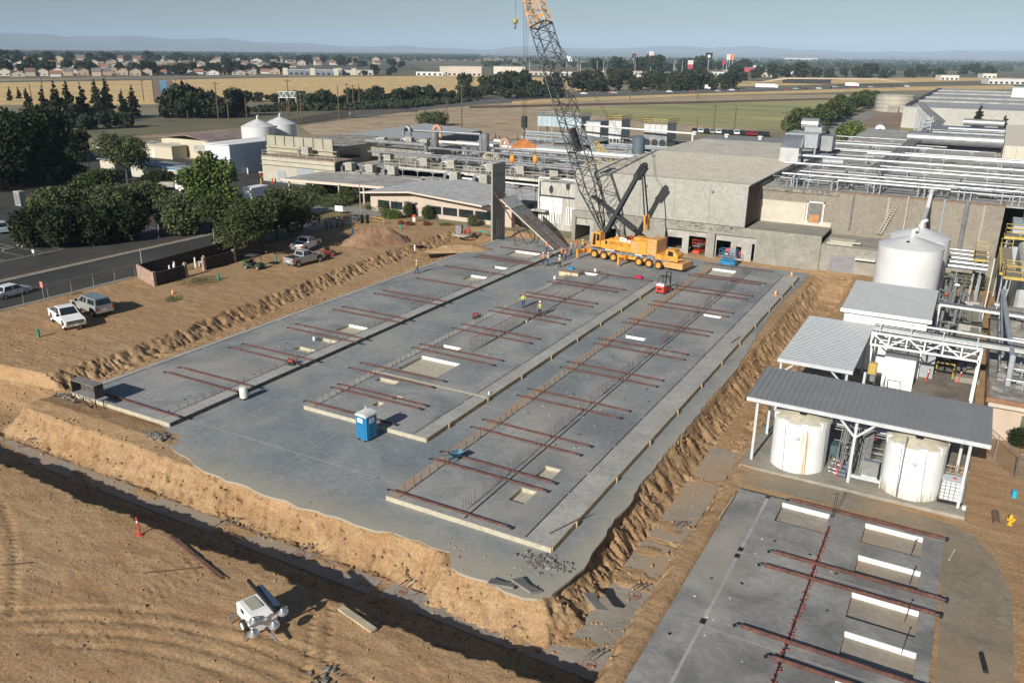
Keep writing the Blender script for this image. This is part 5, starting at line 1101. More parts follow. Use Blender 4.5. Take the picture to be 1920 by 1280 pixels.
def tray(label, p, q, w=1.6, z0=9.8, m=None, name='cable_tray'):
    t = thing(name, label, 'cable tray', tuple(p)); p, q = Vector(p), Vector(q); d = (q-p); L_ = d.length; d.normalize(); n = Vector((d.y,-d.x,0)).normalized()
    a = MB(); 
    for s_ in (-.5,.5): a.bar(p+n*w*s_, q+n*w*s_, .12, .28)
    k = 0
    while k < L_: c = p+d*k; a.bar(c-n*w*.5, c+n*w*.5, .08); k += 1.2
    a.build('side_rails', m or SILVD, t, world=True)
    a = MB(); [a.tube(p+n*w*s_+Vector((0,0,.1)), q+n*w*s_+Vector((0,0,.1)), .07, 6) for s_ in (-.3,-.1,.12,.3)]; a.build('cables', STEELD, t, world=True)
    a = MB(); k = 2.
    while k < L_:
        c = p+d*k; zz = z0
        for s_ in (-.5,.5): e = c+n*w*s_; a.bar((e.x,e.y,zz),(e.x,e.y,e.z),.1)
        k += 5
    a.build('legs', STG, t, world=True); return t
tray('dark cable tray climbing across the tan hall roof from its left front corner', (-26.5,133,11), (-24.0,172,11.4))
tray('dark cable tray running diagonally over the middle of the tan hall roof', (-14.5,146,11.2), (-10.5,255,12.6), 2.0)
tray('high cable bridge stretching to the far warehouse', (-10.6,255,12.6), (-25,398,10.5), 2.4, 0)
# big duct housing
DH = thing('air_duct_unit', 'large shiny square duct bending down onto the roof between the halls', 'duct unit', (-28.8,156,9.8))
mb = MB(); mb.box((-31.2,158,13.0),(-25.5,166,15.4)); mb.build('housing', STG, DH, world=True)
mb = MB(); mb.xsec([(158,15.3),(155.5,14.6),(154.2,13.2),(154,10),(157,10),(157.2,12.6),(158,13.1)], -31.0, -27.8, axis='x'); mb.build('elbow', mat('shiny_duct',(.66,.67,.68),.28,.1,.5,metal=.8), DH, world=True, smooth=True)
mb = MB(); [mb.bar((x,y,9.8),(x,y,13),.25) for x in (-31,-25.8) for y in (158.3,165.6)]; mb.bar((-31,158.3,11.4),(-25.8,158.3,11.4),.2); mb.bar((-25.8,158.3,11.4),(-25.8,165.6,13),.15); mb.build('legs', STG, DH, world=True)
mb = MB(); mb.tube((-30,166.5,16.6),(-27,166.5,16.6),1.1,14); mb.box((-29,164,15.4),(-26,168.5,16.2)); mb.box((-25.4,161,12.4),(-23.4,164.8,15)); mb.build('fan', SILV, DH, world=True)
mb = MB(); mb.box((-27.6,158.5,9.8),(-23,163.5,11.8)); mb.tube((-24,157,11),(-20.5,157,11),.5,10); mb.build('side_units', STG, DH, world=True)
# ducts and penthouse at the right
for k, (y, z, xa, xb) in enumerate(((203,12.2,-14.2,6),(210,11.0,-13,8),(199,11.9,9,30))):
    t = pipe(['very thick silver duct, nearer, left of the cream roof box','very thick silver duct, farther, left of the cream roof box','very thick silver duct right of the cream roof box'][k], [(xa,y,z),(xb,y-.7,z)], 1.25 if k != 1 else 1.0, SILV, None, None, 'roof_duct', n=16, cat='duct')
    a = MB(); x = xa+1
    while x < xb: a.tube((x,y-.02,z),(x+.12,y-.03,z),1.3 if k != 1 else 1.05,16); x += 2.2
    a.build('flanges', SILVD, t, world=True)
CB_ = thing('roof_box', 'cream sloped-top roof box between the thick silver ducts', 'roof structure', (4.5,196,9.8)); mb = MB(); mb.xsec([(190,9.8),(190,12.6),(208,15.4),(208,9.8)], 4.0, 10.3, axis='x'); mb.build('housing', CREAM, CB_, world=True)
mb = MB(); [mb.box((4.2+k*2,189.95,10),(4.3+k*2,190,12.4)) for k in range(4)]; mb.build('seams', ROOFG, CB_, world=True)
PH = thing('process_penthouse', 'pale blue-grey process building with white pipe rack at the far right', 'building', (2,225,9.8))
mb = MB(); mb.box((-10.5,222,9.8),(6.5,235,12.6)); mb.build('walls', mat('pale_blue_panel',(.42,.46,.47),.6,.08,.6), PH, world=True)
mb = MB(); mb.box((-10.7,221.5,12.6),(7,236,12.8)); mb.build('roof', SILV, PH, world=True); mb = MB(); [mb.box((-9+k*2.4,221.9,11.3),(-7.4+k*2.4,222,11.9)) for k in range(7)]; mb.build('window_band', GLASS, PH, world=True)
PH2 = thing('process_penthouse', 'white panelled process building at the right edge behind the silver ducts', 'building', (20,225,9.8)); mb = MB(); mb.box((9,221,9.8),(34,244,14.0)); mb.build('walls', WHITEW, PH2, world=True); mb = MB(); mb.box((9.3,220.9,11.2),(33,221,12)); mb.build('window_band', GLASS, PH2, world=True); mb = MB(); mb.xsec([(9,14),(21,17),(34,14)],221.2,243); mb.build('gable_roof', SILV, PH2, world=True)
ST_ = thing('roof_stair', 'grey zigzag stair tower with yellow platform by the pale process building', 'stair', (-12,226,9.8)); mb = MB()
for k in range(6): mb.box((-13.5,222+k*.2,10.2+k*.85),(-11,225,10.3+k*.85)); mb.bar((-13.4,222.1,10.2+k*.85),(-11.1,222.1,11+k*.85),.15)
for x in (-13.5,-11): mb.bar((x,222,9.8),(x,222,15.5),.18); mb.bar((x,225,9.8),(x,225,15.5),.18)
mb.build('stair_frame', STG, ST_, world=True)
def railing(label, pts, m, h=1.05, step=2., r=.035, name='railing', group=None):
    t = thing(name, label, 'railing', tuple(pts[0]), 0, group); a = MB()
    for p, q in zip(pts[:-1], pts[1:]):
        p, q = Vector(p), Vector(q); L_ = (q-p).length; n = max(1, int(L_/step))
        for z in (h*.5, h): a.tube(p+Vector((0,0,z)), q+Vector((0,0,z)), r, 5)
        for k in range(n+1): c = p+(q-p)*(k/n); a.tube(c, c+Vector((0,0,h)), r, 5)
    a.build('rails', m, t, world=True); return t
railing('yellow railing beside the grey stair tower on the far roof', [(-17,221,11.5),(-14,221,11.5),(-14,226,11.5)], YRAIL)
RT = pipe('white pipe rack rail along the front of the pale process building', [(-7,215,13.6),(30,213.5,13.6)], .2, PIPEW, None, 7, 'pipe_bridge', cat='pipe')
pipe('pair of silver vessels on top of the pale process building', [(-4.5,230,14.2),(4,229.5,14.2)], .8, SILV, None, None, 'roof_vessel', n=14, cat='vessel')
# --- far warehouse
BW = thing('far_warehouse', 'huge pale grey warehouse with a flat grey roof at the upper right', 'building', (0,402,0))
mb = MB(); mb.box((-31.6,402,0),(70,403,8.6)); mb.box((-31.6,403,0),(-30.8,655,8.6)); mb.build('wall', concrete('warehouse_wall',(.40,.395,.355),(.46,.45,.41),None,.05), BW, world=True)
mb = MB(); mb.box((-31.0,402.6,8.3),(90,660,8.7)); mb.build('roof', mat('warehouse_roof',(.34,.35,.35),.8,.08,.03), BW, world=True)
mb = MB(); [mb.box((-30,y,8.72),(80,y+1.5,9.4)) for y in (455,500,560,610)]; mb.build('roof_strip', ROOFG, BW, world=True); mb = MB(); mb.box((-31.8,410,8.7),(-29.5,650,9.3)); mb.build('edge_gutter', STEELD, BW, world=True)
mb = MB(); mb.xsec([(10,8.7),(10,13.5),(19,13.5),(19,8.7)],545,575); mb.build('roof_box', WHITEW, BW, world=True)
LTK = thing('low_storage_tank', 'wide low beige storage tank beside the tree row, left of the far warehouse', 'tank', (-46,523,0)); mb = MB(); mb.lathe((0,0,0),[(10.2,0),(10.2,8.4),(9.6,8.9),(.01,9.6)],40); mb.build('shell', mat('tank_beige',(.42,.38,.31),.7,.08,.3), LTK, smooth=True); mb = MB(); [mb.lathe((0,0,0),[(10.3,z),(10.3,z+.2)],40) for z in (2,4,6,8.3)]; mb.build('hoops', SILVD, LTK); mb = MB(); mb.box((-2,-13.5,0),(3.5,-10,3.4)); mb.build('valve_block', OLDC, LTK)
HT = thing('horizontal_tank', 'white-ended horizontal tank lying on the brown yard', 'tank', (-35.3,361,0)); mb = MB(); mb.tube((0,-3,1.9),(-1.5,9,1.9),1.8,16); mb.build('shell', mat('rusty_beige',(.36,.30,.24),.8,.15), HT, smooth=True); mb = MB(); mb.tube((.05,-3.3,1.9),(0,-3,1.9),1.9,16); mb.build('end_cap', WHITEP, HT); text('20', STEELD, HT, (0,-3.32,1.9),(R(90),0,0),1.4,'number')
# ---------------------------------------------------------------- white tanks, white house, sheds
def cone_tank(label, x, y, r, h, hc, group=None, name='white_tank', m=None):
    t = thing(name, label, 'tank', (x,y,0), 0, group); a = MB(); a.lathe((0,0,0),[(r,0),(r,h)],48); a.build('shell', m or PIPEW, t, smooth=True)
    a = MB(); a.lathe((0,0,h),[(r+.03,-.04),(r+.03,.0),(r*.5,hc*.55),(.01,hc)],48); a.build('cone_roof', mat('tank_roof_grey',(.58,.59,.58),.5,.06,.5) if not m else m, t, smooth=True)
    a = MB(); a.tube((0,0,h+hc*.9),(0,0,h+hc+.7),.22,10); a.tube((0,0,h+hc+.6),(.5,-.2,h+hc+.9),.2,8); a.build('vent', PIPEW, t); a = MB(); a.ball((-.3,-r*.45,h+hc*.5),.22,8,6); a.build('hatch', STEELD, t); return t
WT1 = cone_tank('tall white cone-roof tank, the nearer of two behind the white house', -4.85, 100.4, 3.35, 8.9, 1.0, 'tall white tanks')
cone_tank('tall white cone-roof tank mostly hidden behind the nearer white tank', -4.5, 109.0, 3.35, 8.4, 1.1, 'tall white tanks')
pipe('white pipe rising from the far white tank to the tan hall roof', [(-4.6,110,9.5),(-4.9,126,9.0),(-4.9,128.6,10.5),(-4.9,131,11.2)], .28, PIPEW, None, None, 'riser_pipe')
for k, (x, r, m) in enumerate(((-14.8,.12,SILVD),(-7.6,.1,CRAIL),(-3.0,.16,STG),(-.2,.28,SILVD))):
    pipe(['first thin','second thin','third','fourth, thickest,'][k]+' vertical pipe down the tan hall wall from the left', [(x,128.8,10.1),(x,128.8,4.6 if k < 1 else 3.6)], r, m, 'wall pipes on the tan hall', None, 'wall_pipe')
a = MB(); 
for s_ in (-.25,.25): a.bar((-10.6+s_,128.0,4.7),(-9.0+s_,128.75,8.8),.06)
for k in range(12): t_ = k/12; a.bar((-10.85+1.6*t_,128.0+.75*t_,4.8+4*t_),(-10.35+1.6*t_,128.0+.75*t_,4.8+4*t_),.06)
one(a, 'ladder', CREAM, 'pale ladder leaning on the tan hall wall left of the white tanks', 'ladder', org=(-10.6,128,4.7))
WH = thing('white_house', 'white pump house with a light grey pitched roof in front of the tall white tanks', 'building', (-5,86,0))
mb = MB(); mb.box((-8.7,81.9,-.1),(-1.5,90.5,5.75)); mb.build('walls', WHITEP, WH, world=True)
mb = MB(); mb.prism([(-9.0,81.5),(-1.2,81.5),(-1.2,91.1),(-9.0,91.1)], lambda x,y: 5.72+(y-81.5)*.06, lambda x,y: 5.85+(y-81.5)*.06); mb.build('roof', mat('light_ribbed_roof',(.56,.57,.56),.6,.05,1,band=('X',.25,.03)), WH, world=True)
mb = MB(); mb.box((-9.05,81.4,5.55),(-1.15,81.5,5.9)); mb.build('gutter', WHITEP, WH, world=True); mb = MB(); mb.box((-5.6,81.82,3.9),(-5.3,81.9,4.2)); mb.build('lamp', STEELD, WH, world=True)
mb = MB(); mb.box((-1.45,82.5,0),(-.3,86.5,2.9)); mb.box((-1.45,83.2,3.1),(-.8,84.4,4.2)); mb.build('side_boxes', STG, WH, world=True)
WB = thing('white_block', 'low plain white block in front of the white house', 'building', (-3,79,-.1)); mb = MB(); mb.box((-4.35,78.2,-.1),(-1.75,81.7,2.9)); mb.build('walls', WHITEP, WB, world=True); mb = MB(); mb.box((-4.4,78.15,2.9),(-1.7,81.75,2.98)); mb.build('cap', GREYST, WB, world=True)
def shed(name, label, x0, x1, y0, y1, z0, z1, m, posts, rib, trim=STG, overhang=.3, ribm=None):
    t = thing(name, label, 'shelter', ((x0+x1)/2,(y0+y1)/2,0)); f = lambda y: z0+(z1-z0)*(y-y0)/(y1-y0)
    a = MB(); a.prism([(x0,y0),(x1,y0),(x1,y1),(x0,y1)], lambda x,y: f(y)-.08, lambda x,y: f(y)); a.build('roof', m, t, world=True)
    a = MB()
    if rib[0] == 'x':   # ribs run across x direction (lines parallel to x)
        y = y0+.1
        while y < y1: a.bar((x0,y,f(y)+.015),(x1,y,f(y)+.015),rib[1]*.45,.05); y += rib[1]
    else:
        x = x0+.05
        while x < x1: a.bar((x,y0,f(y0)+.02),(x,y1,f(y1)+.02),.07,.06); x += rib[1]
    a.build('roof_ribs', ribm or m, t, world=True)
    a = MB(); a.box((x0,y0-.06,f(y0)-.3),(x1,y0,f(y0)-.02)); a.bar((x0+.1,y1-.1,f(y1)-.2),(x1-.1,y1-.1,f(y1)-.2),.14,.22); a.build('fascia', trim, t, world=True)
    for (px_, py_) in posts: b = MB(); b.box((px_-.09,py_-.09,-.1),(px_+.09,py_+.09,f(py_)-.1)); b.box((px_-.22,py_-.22,-.1),(px_+.22,py_+.22,-.05)); b.build('post', trim, t, world=True)
    return t, f
PGREY = mat('pale_grey_steel', (.52,.55,.56), .5, .06)
S2, f2 = shed('corrugated_shelter', 'shelter with bright corrugated white-grey roof in front of the white house', -11.75, -5.85, 67.2, 81.3, 4.8, 4.7, mat('corrugated_white',(.36,.38,.39),.45,.06), [(-11.5,67.6),(-6.3,67.6),(-11.5,80.8),(-6.3,80.8),(-5.0,67.8)], ('x',.42), PGREY, ribm=mat('corrugated_rib',(.44,.46,.47),.4,.04))  # ribs in a slightly lighter grey than the roof sheet
a = MB(); [a.bar(p, q, .12) for p, q in (((-11.5,67.6,3.4),(-10.2,67.6,4.6)),((-6.3,67.6,3.2),(-7.8,67.6,4.6)))]; a.bar((-11.7,67.55,4.5),(-5.9,67.55,4.5),.14,.25); a.build('knee_brace', PGREY, S2, world=True)
S1, f1 = shed('tank_canopy', 'long slate-grey ribbed canopy roof over the two stained white tanks', -11.7, 3.85, 56.6, 62.6, 5.25, 5.6, mat('slate_roof',(.22,.225,.235),.6,.05,.6), [(-11.0,57.2),(-4.2,57.1),(2.75,57.1),(-11.0,62.2),(2.4,60.9)], ('y',.40), PGREY)
a = MB(); [a.bar(p, q, .14) for p, q in (((-4.2,57.1,3.6),(-5.6,57.1,5.1)),((-4.2,57.1,3.6),(-2.7,57.1,5.1)))]; a.build('knee_brace', PGREY, S1, world=True)
# pad below
mb = MB(); mb.box((-11.6,56.0,-.5),(3.2,63.5,.12)); struct(mb, 'tank_pad', concrete('stained_pad', (.27,.25,.20), (.34,.31,.26), ((.30,.20,.14), .6, .8), .5))
mb = MB(); mb.box((-11.8,63.6,-.3),(3.4,82,-.02)); mb.box((-1.2,82.0,-.3),(3.4,118,-.03)); struct(mb, 'yard_paving', concrete('yard_concrete', (.15,.13,.11), (.25,.22,.18), ((.30,.22,.14), .5, .7), .4))
def poly_tank(label, x, y, r, h, stain=False):
    t = thing('poly_tank', label, 'tank', (x,y,.12), 0, 'chemical tanks under the canopy')
    base = mat('poly_white_clean', (.66,.68,.66), .45, .06, .8) 
    if stain or True:
        m_ = mat('poly_white_%s' % ('rust' if stain else 'b'), (.76,.78,.77), .45, .04, .8)
        n_ = m_.node_tree.nodes; l_ = m_.node_tree.links; b_ = n_['Principled BSDF']; src = b_.inputs['Base Color'].links[0].from_socket
        tc = n_.new('ShaderNodeTexCoord'); sp = n_.new('ShaderNodeSeparateXYZ'); l_.new(tc.outputs['Object'], sp.inputs[0])
        nz = n_.new('ShaderNodeTexNoise'); nz.inputs['Scale'].default_value = 1.; mp = n_.new('ShaderNodeMapping'); mp.inputs['Scale'].default_value = (5,5,.35); l_.new(tc.outputs['Object'], mp.inputs[0]); l_.new(mp.outputs[0], nz.inputs['Vector'])
        def mr(sock, a, b): q = n_.new('ShaderNodeMapRange'); q.inputs[1].default_value = a; q.inputs[2].default_value = b; l_.new(sock, q.inputs[0]); return q.outputs[0]
        def mul(a, b): q = n_.new('ShaderNodeMath'); q.operation = 'MULTIPLY'; l_.new(a, q.inputs[0]); l_.new(b, q.inputs[1]); return q.outputs[0]
        if stain: fac = mul(mul(mr(sp.outputs['X'],.3,.5), mr(sp.outputs['X'],.95,.75)), mul(mr(sp.outputs['Z'],3.5,3.1), mr(nz.outputs['Fac'],.38,.6))); col = (.62,.36,.12,1)
        else: fac = mul(mr(sp.outputs['Z'],.9,.1), mr(nz.outputs['Fac'],.4,.6)); col = (.45,.38,.24,1)
        mx = n_.new('ShaderNodeMix'); mx.data_type = 'RGBA'; l_.new(fac, mx.inputs['Factor']); l_.new(src, mx.inputs['A']); mx.inputs['B'].default_value = col; l_.new(mx.outputs['Result'], b_.inputs['Base Color'])
    a = MB(); prof = [(r,0)]
    for k in range(1, 10): z = h*k/10; pass
    prof += [(r,h)]; a.lathe((0,0,0),prof,48); a.build('shell', m_, t, smooth=True)
    a = MB(); a.lathe((0,0,h),[(r,0),(r-.12,.08),(r*.5,.42),(.35,.6),(.3,.7),(.001,.7)],40); a.build('dome', mat('poly_dome',(.55,.51,.40),.6,.12,1.5), t, smooth=True)
    a = MB()
    for k in range(8): an = 2*math.pi*k/8+.2; c, s_ = math.cos(an), math.sin(an); p0 = (c*(r-.15), s_*(r-.15), h-.05); 
    for k in range(8):
        an = 2*math.pi*k/8+.25; c, s_ = math.cos(an), math.sin(an); w_ = .22
        a.box((r-.55,-w_,h-.35),(r+.03,w_,h+.16)); 
        n8 = 8; 
        for i in range(len(a.v)-n8, len(a.v)): x_, y_, z_ = a.v[i]; a.v[i] = (x_*c-y_*s_, x_*s_+y_*c, z_)
    a.build('lift_lugs', m_, t); a = MB(); a.lathe((.1,-.7,h+.38),[(.001,.12),(.26,.12),(.3,0)],14); a.build('lid', STEELD, t)
    a = MB()
    for k in range(8): an = 2*math.pi*k/8+.45; a.tube((math.cos(an)*(r+.04),math.sin(an)*(r+.04),0),(math.cos(an-.1)*(r+.035),math.sin(an-.1)*(r+.035),h),.018,4)
    a.build('tie_cables', SILVD, t)
    # round emblem near the top front
    text('SII', STEELD, t, (.12,-r-.03,h-1.05), (R(90),0,0), .34, 'emblem'); return t
poly_tank('white plastic tank with orange rust streaks under the left of the canopy', -7.95, 58.45, 1.95, 3.75, True)
T2 = poly_tank('white plastic tank without rust streaks under the right of the canopy', -.35, 58.4, 1.95, 3.75, False)
mb = MB(); mb.tube((-.62,-1.98,.1),(-.62,-1.98,4.6),.05,6); t_ = mb.build('down_pipe', SILVD, T2); 
for k, s_ in enumerate(('7','6','2')): text(s_, mat('stencil_green',(.05,.25,.2),.7,.1), T2, (-.55+.45*k,-2.0+.03*abs(k-1),1.55), (R(90),0,0), .2, 'stencil')
# IBC tote
IB = thing('caged_tote', 'white liquid tote in a metal cage beside the right canopy post', 'container', tuple(G(1780,935,.12)), R(3)); a = MB(); a.bbox((-.5,-.5,.15),(.5,.5,1.15),.08); a.build('bottle', mat('tote_white',(.62,.65,.66),.4,.05), IB); a = MB()
for k in range(6): z = .18+k*.19; a.path([(-.54,-.54,z),(.54,-.54,z),(.54,.54,z),(-.54,.54,z),(-.54,-.54,z)],.018,4)
for k in range(6): x = -.54+k*.216; a.tube((x,-.54,.15),(x,-.54,1.18),.018,4); a.tube((.54,x,.15),(.54,x,1.18),.018,4); a.tube((-.54,x,.15),(-.54,x,1.18),.018,4)
a.build('cage', SILV, IB); a = MB(); a.box((-.58,-.58,0),(.58,.58,.14)); a.build('pallet', STEELD, IB); a = MB(); a.tube((.05,0,1.15),(.05,0,1.2),.08,8); a.build('cap', REDP, IB); IB.scale = (1.35,1.35,1.35)
bit(canister(.14,.36), 'bucket', WHITEP, 'white bucket at the foot of the right canopy post', 'bucket', 1806, 957, .0)
# pumps, valves and piping between the tanks
for k, (x, y) in enumerate(((-5.0,58.1),(-4.9,57.5),(-4.9,58.9),(-4.9,59.6))):
    t = thing('pump', 'small blue-grey pump with red flange, %s from the front between the plastic tanks' % ordw([2,1,3,4][k]), 'pump', (x,y,.15), 0, 'pumps between the plastic tanks'); a = MB(); a.tube((-.05,0,.25),(.5,-.05,.25),.17,12); a.build('motor', mat('pump_blue',(.09,.12,.16),.5,.15), t, smooth=True); a = MB(); a.tube((-.15,0,.25),(-.05,0,.25),.22,12); a.build('flange', REDP, t); a = MB(); a.tube((-.7,0,.3),(-.15,0,.25),.07,8); a.ball((-.5,0,.3),.13,8,6); a.build('valve', SILV, t)
CPU_ = thing('compressor', 'dark teal compressor box between the plastic tanks', 'compressor', (-5.6,60.2,.15)); a = MB(); a.bbox((-.4,-.55,.5),(.4,.55,1.3),.1); a.build('body', mat('teal_box',(.07,.11,.12),.5,.15), CPU_); a = MB(); [a.bar((x,y,0),(x,y,.5),.06) for x in (-.3,.3) for y in (-.4,.4)]; a.build('legs', SILV, CPU_)
a = MB(); r_ = random.Random(9)
PK = thing('pipe_cluster', 'tangle of thin grey pipes and cable trays between the plastic tanks', 'pipework', (-4.6,60,.12))
for k in range(16): x = -5.3+r_.uniform(0,2); a.tube((x,r_.uniform(57.8,61.5),.2),(x,r_.uniform(59,61.8),r_.uniform(2,4.5)),.035,5)
for k in range(8): z = r_.uniform(.5,4); a.tube((-6.1,60.5+k*.1,z),(-2.3,60.5+k*.1,z),.04,5)
a.build('pipes', SILVD, PK, world=True); a = MB()
for k in range(9): a.tube((-3.7+k*.07,58.3,.2),(-3.7+k*.07,60.8,4.8),.025,4)
a.build('conduits', SILV, PK, world=True)
a = MB(); a.box((-6.2,61.0,2.6),(-2.4,61.6,2.75)); a.build('tray', PGREY, PK, world=True)
CT = thing('control_cabinet', 'shiny steel control cabinet between the canopy post and the right tank', 'cabinet', (-2.9,57.6,.12)); a = MB(); a.box((-.55,-.15,.45),(.5,.3,1.75)); a.build('box', CHROME, CT); a = MB(); [a.bar((x,-.25,0),(x,-.25,.9),.06) for x in (-1.2,.75)]; a.bar((-1.2,-.25,.45),(.75,-.25,.45),.2); a.build('guard', PGREY, CT)
EX = bit(MB().ball((0,0,0),.22,10,8,1.9), 'fire_extinguisher_cover', REDP, 'red extinguisher cover hanging between the two plastic tanks', 'extinguisher', 1640, 818, 1.9, 0, None, True)
MV = thing('valve_rack', 'rack of brass and grey valves behind the caged tote', 'pipework', (2.2,60.2,.12)); a = MB()
for k in range(5):
    a.tube((-.9+.35*k,0,.3),(-.9+.35*k,0,1.7),.04,6)
    for z in (.7,1.2): a.ball((-.9+.35*k,-.05,z),.11,7,5)
for z in (.5,1.0,1.5): a.tube((-1,0,z),(.7,0,z),.04,6)
a.build('valves', mat('brassy',(.35,.24,.15),.5,.25), MV)
# stuff under the corrugated shelter
EQ = thing('process_skid', 'cluttered skid of pumps and vessels under the corrugated shelter', 'machinery', (-9,70,0)); a = MB(); r_ = random.Random(21)
for k in range(12): a.tube((r_.uniform(-2.2,2.6),r_.uniform(-2,6),.1),(r_.uniform(-2.2,2.6),r_.uniform(-2,6),r_.uniform(.8,2.6)),r_.uniform(.08,.4),10)
a.build('vessels', SILVD, EQ); a = MB(); [a.bbox((x,-1.6,.1),(x+.9,-.6,r_.uniform(1.,2.)),.1) for x in (-2.1,-.8,.6,1.7)]; a.build('cabinets', PGREY, EQ)
YU = thing('mixer_unit', 'unit with yellow hood and blue motor right of the corrugated shelter', 'machinery', (-5.0,73.0,0)); a = MB(); a.bbox((-.3,1.0,2.4),(.4,1.7,3.4),.08); a.build('hood', YRAIL, YU); a = MB(); a.tube((.2,.6,1.9),(.2,.6,2.5),.25,12); a.build('motor', GREYST, YU); a = MB(); a.bbox((-.5,-2.6,.1),(1.6,0,1.1),.1); a.bar((-.4,-3,.2),(.1,1,2.0),.6,.5); a.build('hopper', STEELD, YU); a = MB(); a.bar((1.9,-3.2,.2),(1.7,-.4,1.9),.3,.25); a.ball((1.1,-.5,1.3),.2,8,6); a.build('red_chute', REDP, YU)
railing('white-grey handrail beside the mixer unit', [(-3.9,72,.0),(-3.9,76,.0),(-2.8,76,0)], PGREY, 1.8, 1.3)
delin(1735,715,'red and white post in front of the low white block',-.1,1.3,8); delin(1795,718,'red and white post at the brown ditch right of the white block',-.1,1.4,8)
# --- pipe bridge truss
PB = thing('pipe_bridge', 'white steel truss bridge carrying grey pipes over the yard', 'pipe bridge', (-1,77.5,4.2))
a = MB(); y0_, y1_ = 76.6, 78.6; xA, xB = -5.6, 3.0
for y_ in (y0_, y1_):
    for z in (4.3,5.4): a.bar((xA,y_,z),(xB,y_,z),.2,.16)
    n = 6
    for k in range(n+1):
        x = xA+(xB-xA)*k/n; a.bar((x,y_,4.3),(x,y_,5.4),.12)
        if k < n: x2 = xA+(xB-xA)*(k+1)/n; a.bar((x,y_,4.3 if k%2 else 5.4),(x2,y_,5.4 if k%2 else 4.3),.11)
for k in range(7): x = xA+(xB-xA)*k/6; a.bar((x,y0_,5.4),(x,y1_,5.4),.12); a.bar((x,y0_,4.3),(x,y1_,4.3),.12)
a.build('truss', WHITEP, PB, world=True)
for x, y in ((3.0,76.6),(3.0,78.6),(-5.6,78.6)): b = MB(); b.bar((x,y,-.1),(x,y,5.4),.2); b.build('post', WHITEP, PB, world=True)
a = MB(); [a.tube((xA,77+k*.45,5.62),(14,76.4+k*.45,5.62),.14+.05*(k==1),8) for k in range(4)]; a.build('pipes', SILVD, PB, world=True, smooth=True)
a = MB(); a.tube((xA-.3,76.5,6.7),(7,75.9,6.7),.1,6); [a.tube((x,76.5,5.5),(x,76.5,6.7),.05,5) for x in (-5,-2.5,0,2.6)]; a.build('hand_pipe', PIPEW, PB, world=True)
# --- right tan building with roof deck and gray rack
RB = thing('tan_office', 'tan low building with brown roof edge and olive windows at the right edge', 'building', (12,72,0))
mb = MB(); mb.box((4.1,71.0,-.1),(30,71.3,3.1)); mb.box((4.1,71.3,-.1),(4.4,100,3.1)); mb.build('wall', mat('pinkish_tan',(.50,.40,.31),.85,.06,1), RB, world=True)
mb = MB(); mb.box((3.9,70.5,3.1),(30,101,3.3)); mb.build('roof_deck', ROOFD, RB, world=True); mb = MB(); mb.box((3.75,70.35,3.12),(30,70.52,3.5)); mb.box((3.75,70.52,3.12),(3.95,75,3.5)); mb.build('roof_edge', mat('brown_fascia',(.28,.15,.09),.8,.12), RB, world=True)
mb = MB(); mb.box((3.95,70.45,2.75),(30,70.6,3.1)); mb.build('white_fascia', CREAM, RB, world=True)
for k in range(4): b = MB(); b.box((6.4+k*5.4,70.94,1.0),(11.2+k*5.4,71.0,2.25)); b.build('window', mat('olive_glass',(.15,.15,.09),.3,.2), RB, world=True)
mb = MB(); r_ = random.Random(31)
for k in range(40): x = r_.uniform(4.6,14); y = r_.uniform(73,99); mb.cb((x,y,3.3),(r_.uniform(.2,1.2),r_.uniform(.2,1.2),r_.uniform(.1,.7)), r_.uniform(0,1))
setp(mb.build('roof_clutter', mat('clutter_grey',(.30,.29,.27),.8,.2), RB, world=True), kind='stuff')
for k in range(5): y = 74+k*3.1; pipe('thin roof pipe the %s over the tan office deck' % ordw(k+1), [(5.,y,4.0),(16,y-.4,4.0)], .07, SILV, 'thin pipes on the tan office deck', 2.5, z0=3.3)
pipe('grey pipe rising beside the tan office and running back along its roof', [(5.2,74,3.4),(5.2,75,5.6),(4.6,98,5.6)], .22, STG, None, None)
a = MB(); [a.bar((4.5,75.5,z),(4.5,98,z),.14) for z in (4.2,5.4)]; [a.bar((4.5,75.5+k*2.2,4.2 if k%2 else 5.4),(4.5,77.7+k*2.2,5.4 if k%2 else 4.2),.1) for k in range(10)]; one(a, 'pipe_truss', STG, 'grey lattice pipe truss along the left edge of the tan office roof', 'truss', org=(4.5,86,4.2))
a = MB(); [a.tube((-4.3,96,7.0),(-4.3,96,7.0),.1,4)]
cone_l = bit(MB().lathe((0,0,0),[(.001,1.2),(.3,1.2),(.32,1.1),(.05,.8),(.05,0)],12), 'roof_vent', WHITEP, 'white mushroom vent on the tan office deck', 'vent', 1866, 590, 3.3)
# silver process block and yellow platforms at the right edge
PBK = thing('silver_process_block', 'silver clad process block with hatches at the right edge', 'building', (9,112,0)); mb = MB(); mb.bbox((6.2,104,-.1),(24,119,7.2),.3); mb.build('cladding', mat('clad_silver',(.55,.57,.58),.4,.1,.4,metal=.3), PBK, world=True); mb = MB(); [mb.box((6.4,104.6+k*2.8,7.2),(23,104.8+k*2.8,7.35)) for k in range(5)]; mb.build('seams', SILVD, PBK, world=True); mb = MB(); mb.box((8,112.6,7.25),(9.4,113.2,7.4)); mb.build('red_sign', REDP, PBK, world=True)
PBK2 = thing('silver_process_block', 'upper bluish process unit behind the yellow platform at the right edge', 'building', (9,125,0)); mb = MB(); mb.box((5.4,122,-.1),(24,128.5,8.6)); mb.box((6.5,123,8.6),(24,128,10)); mb.build('cladding', mat('clad_blue',(.38,.44,.47),.5,.1,.5), PBK2, world=True)
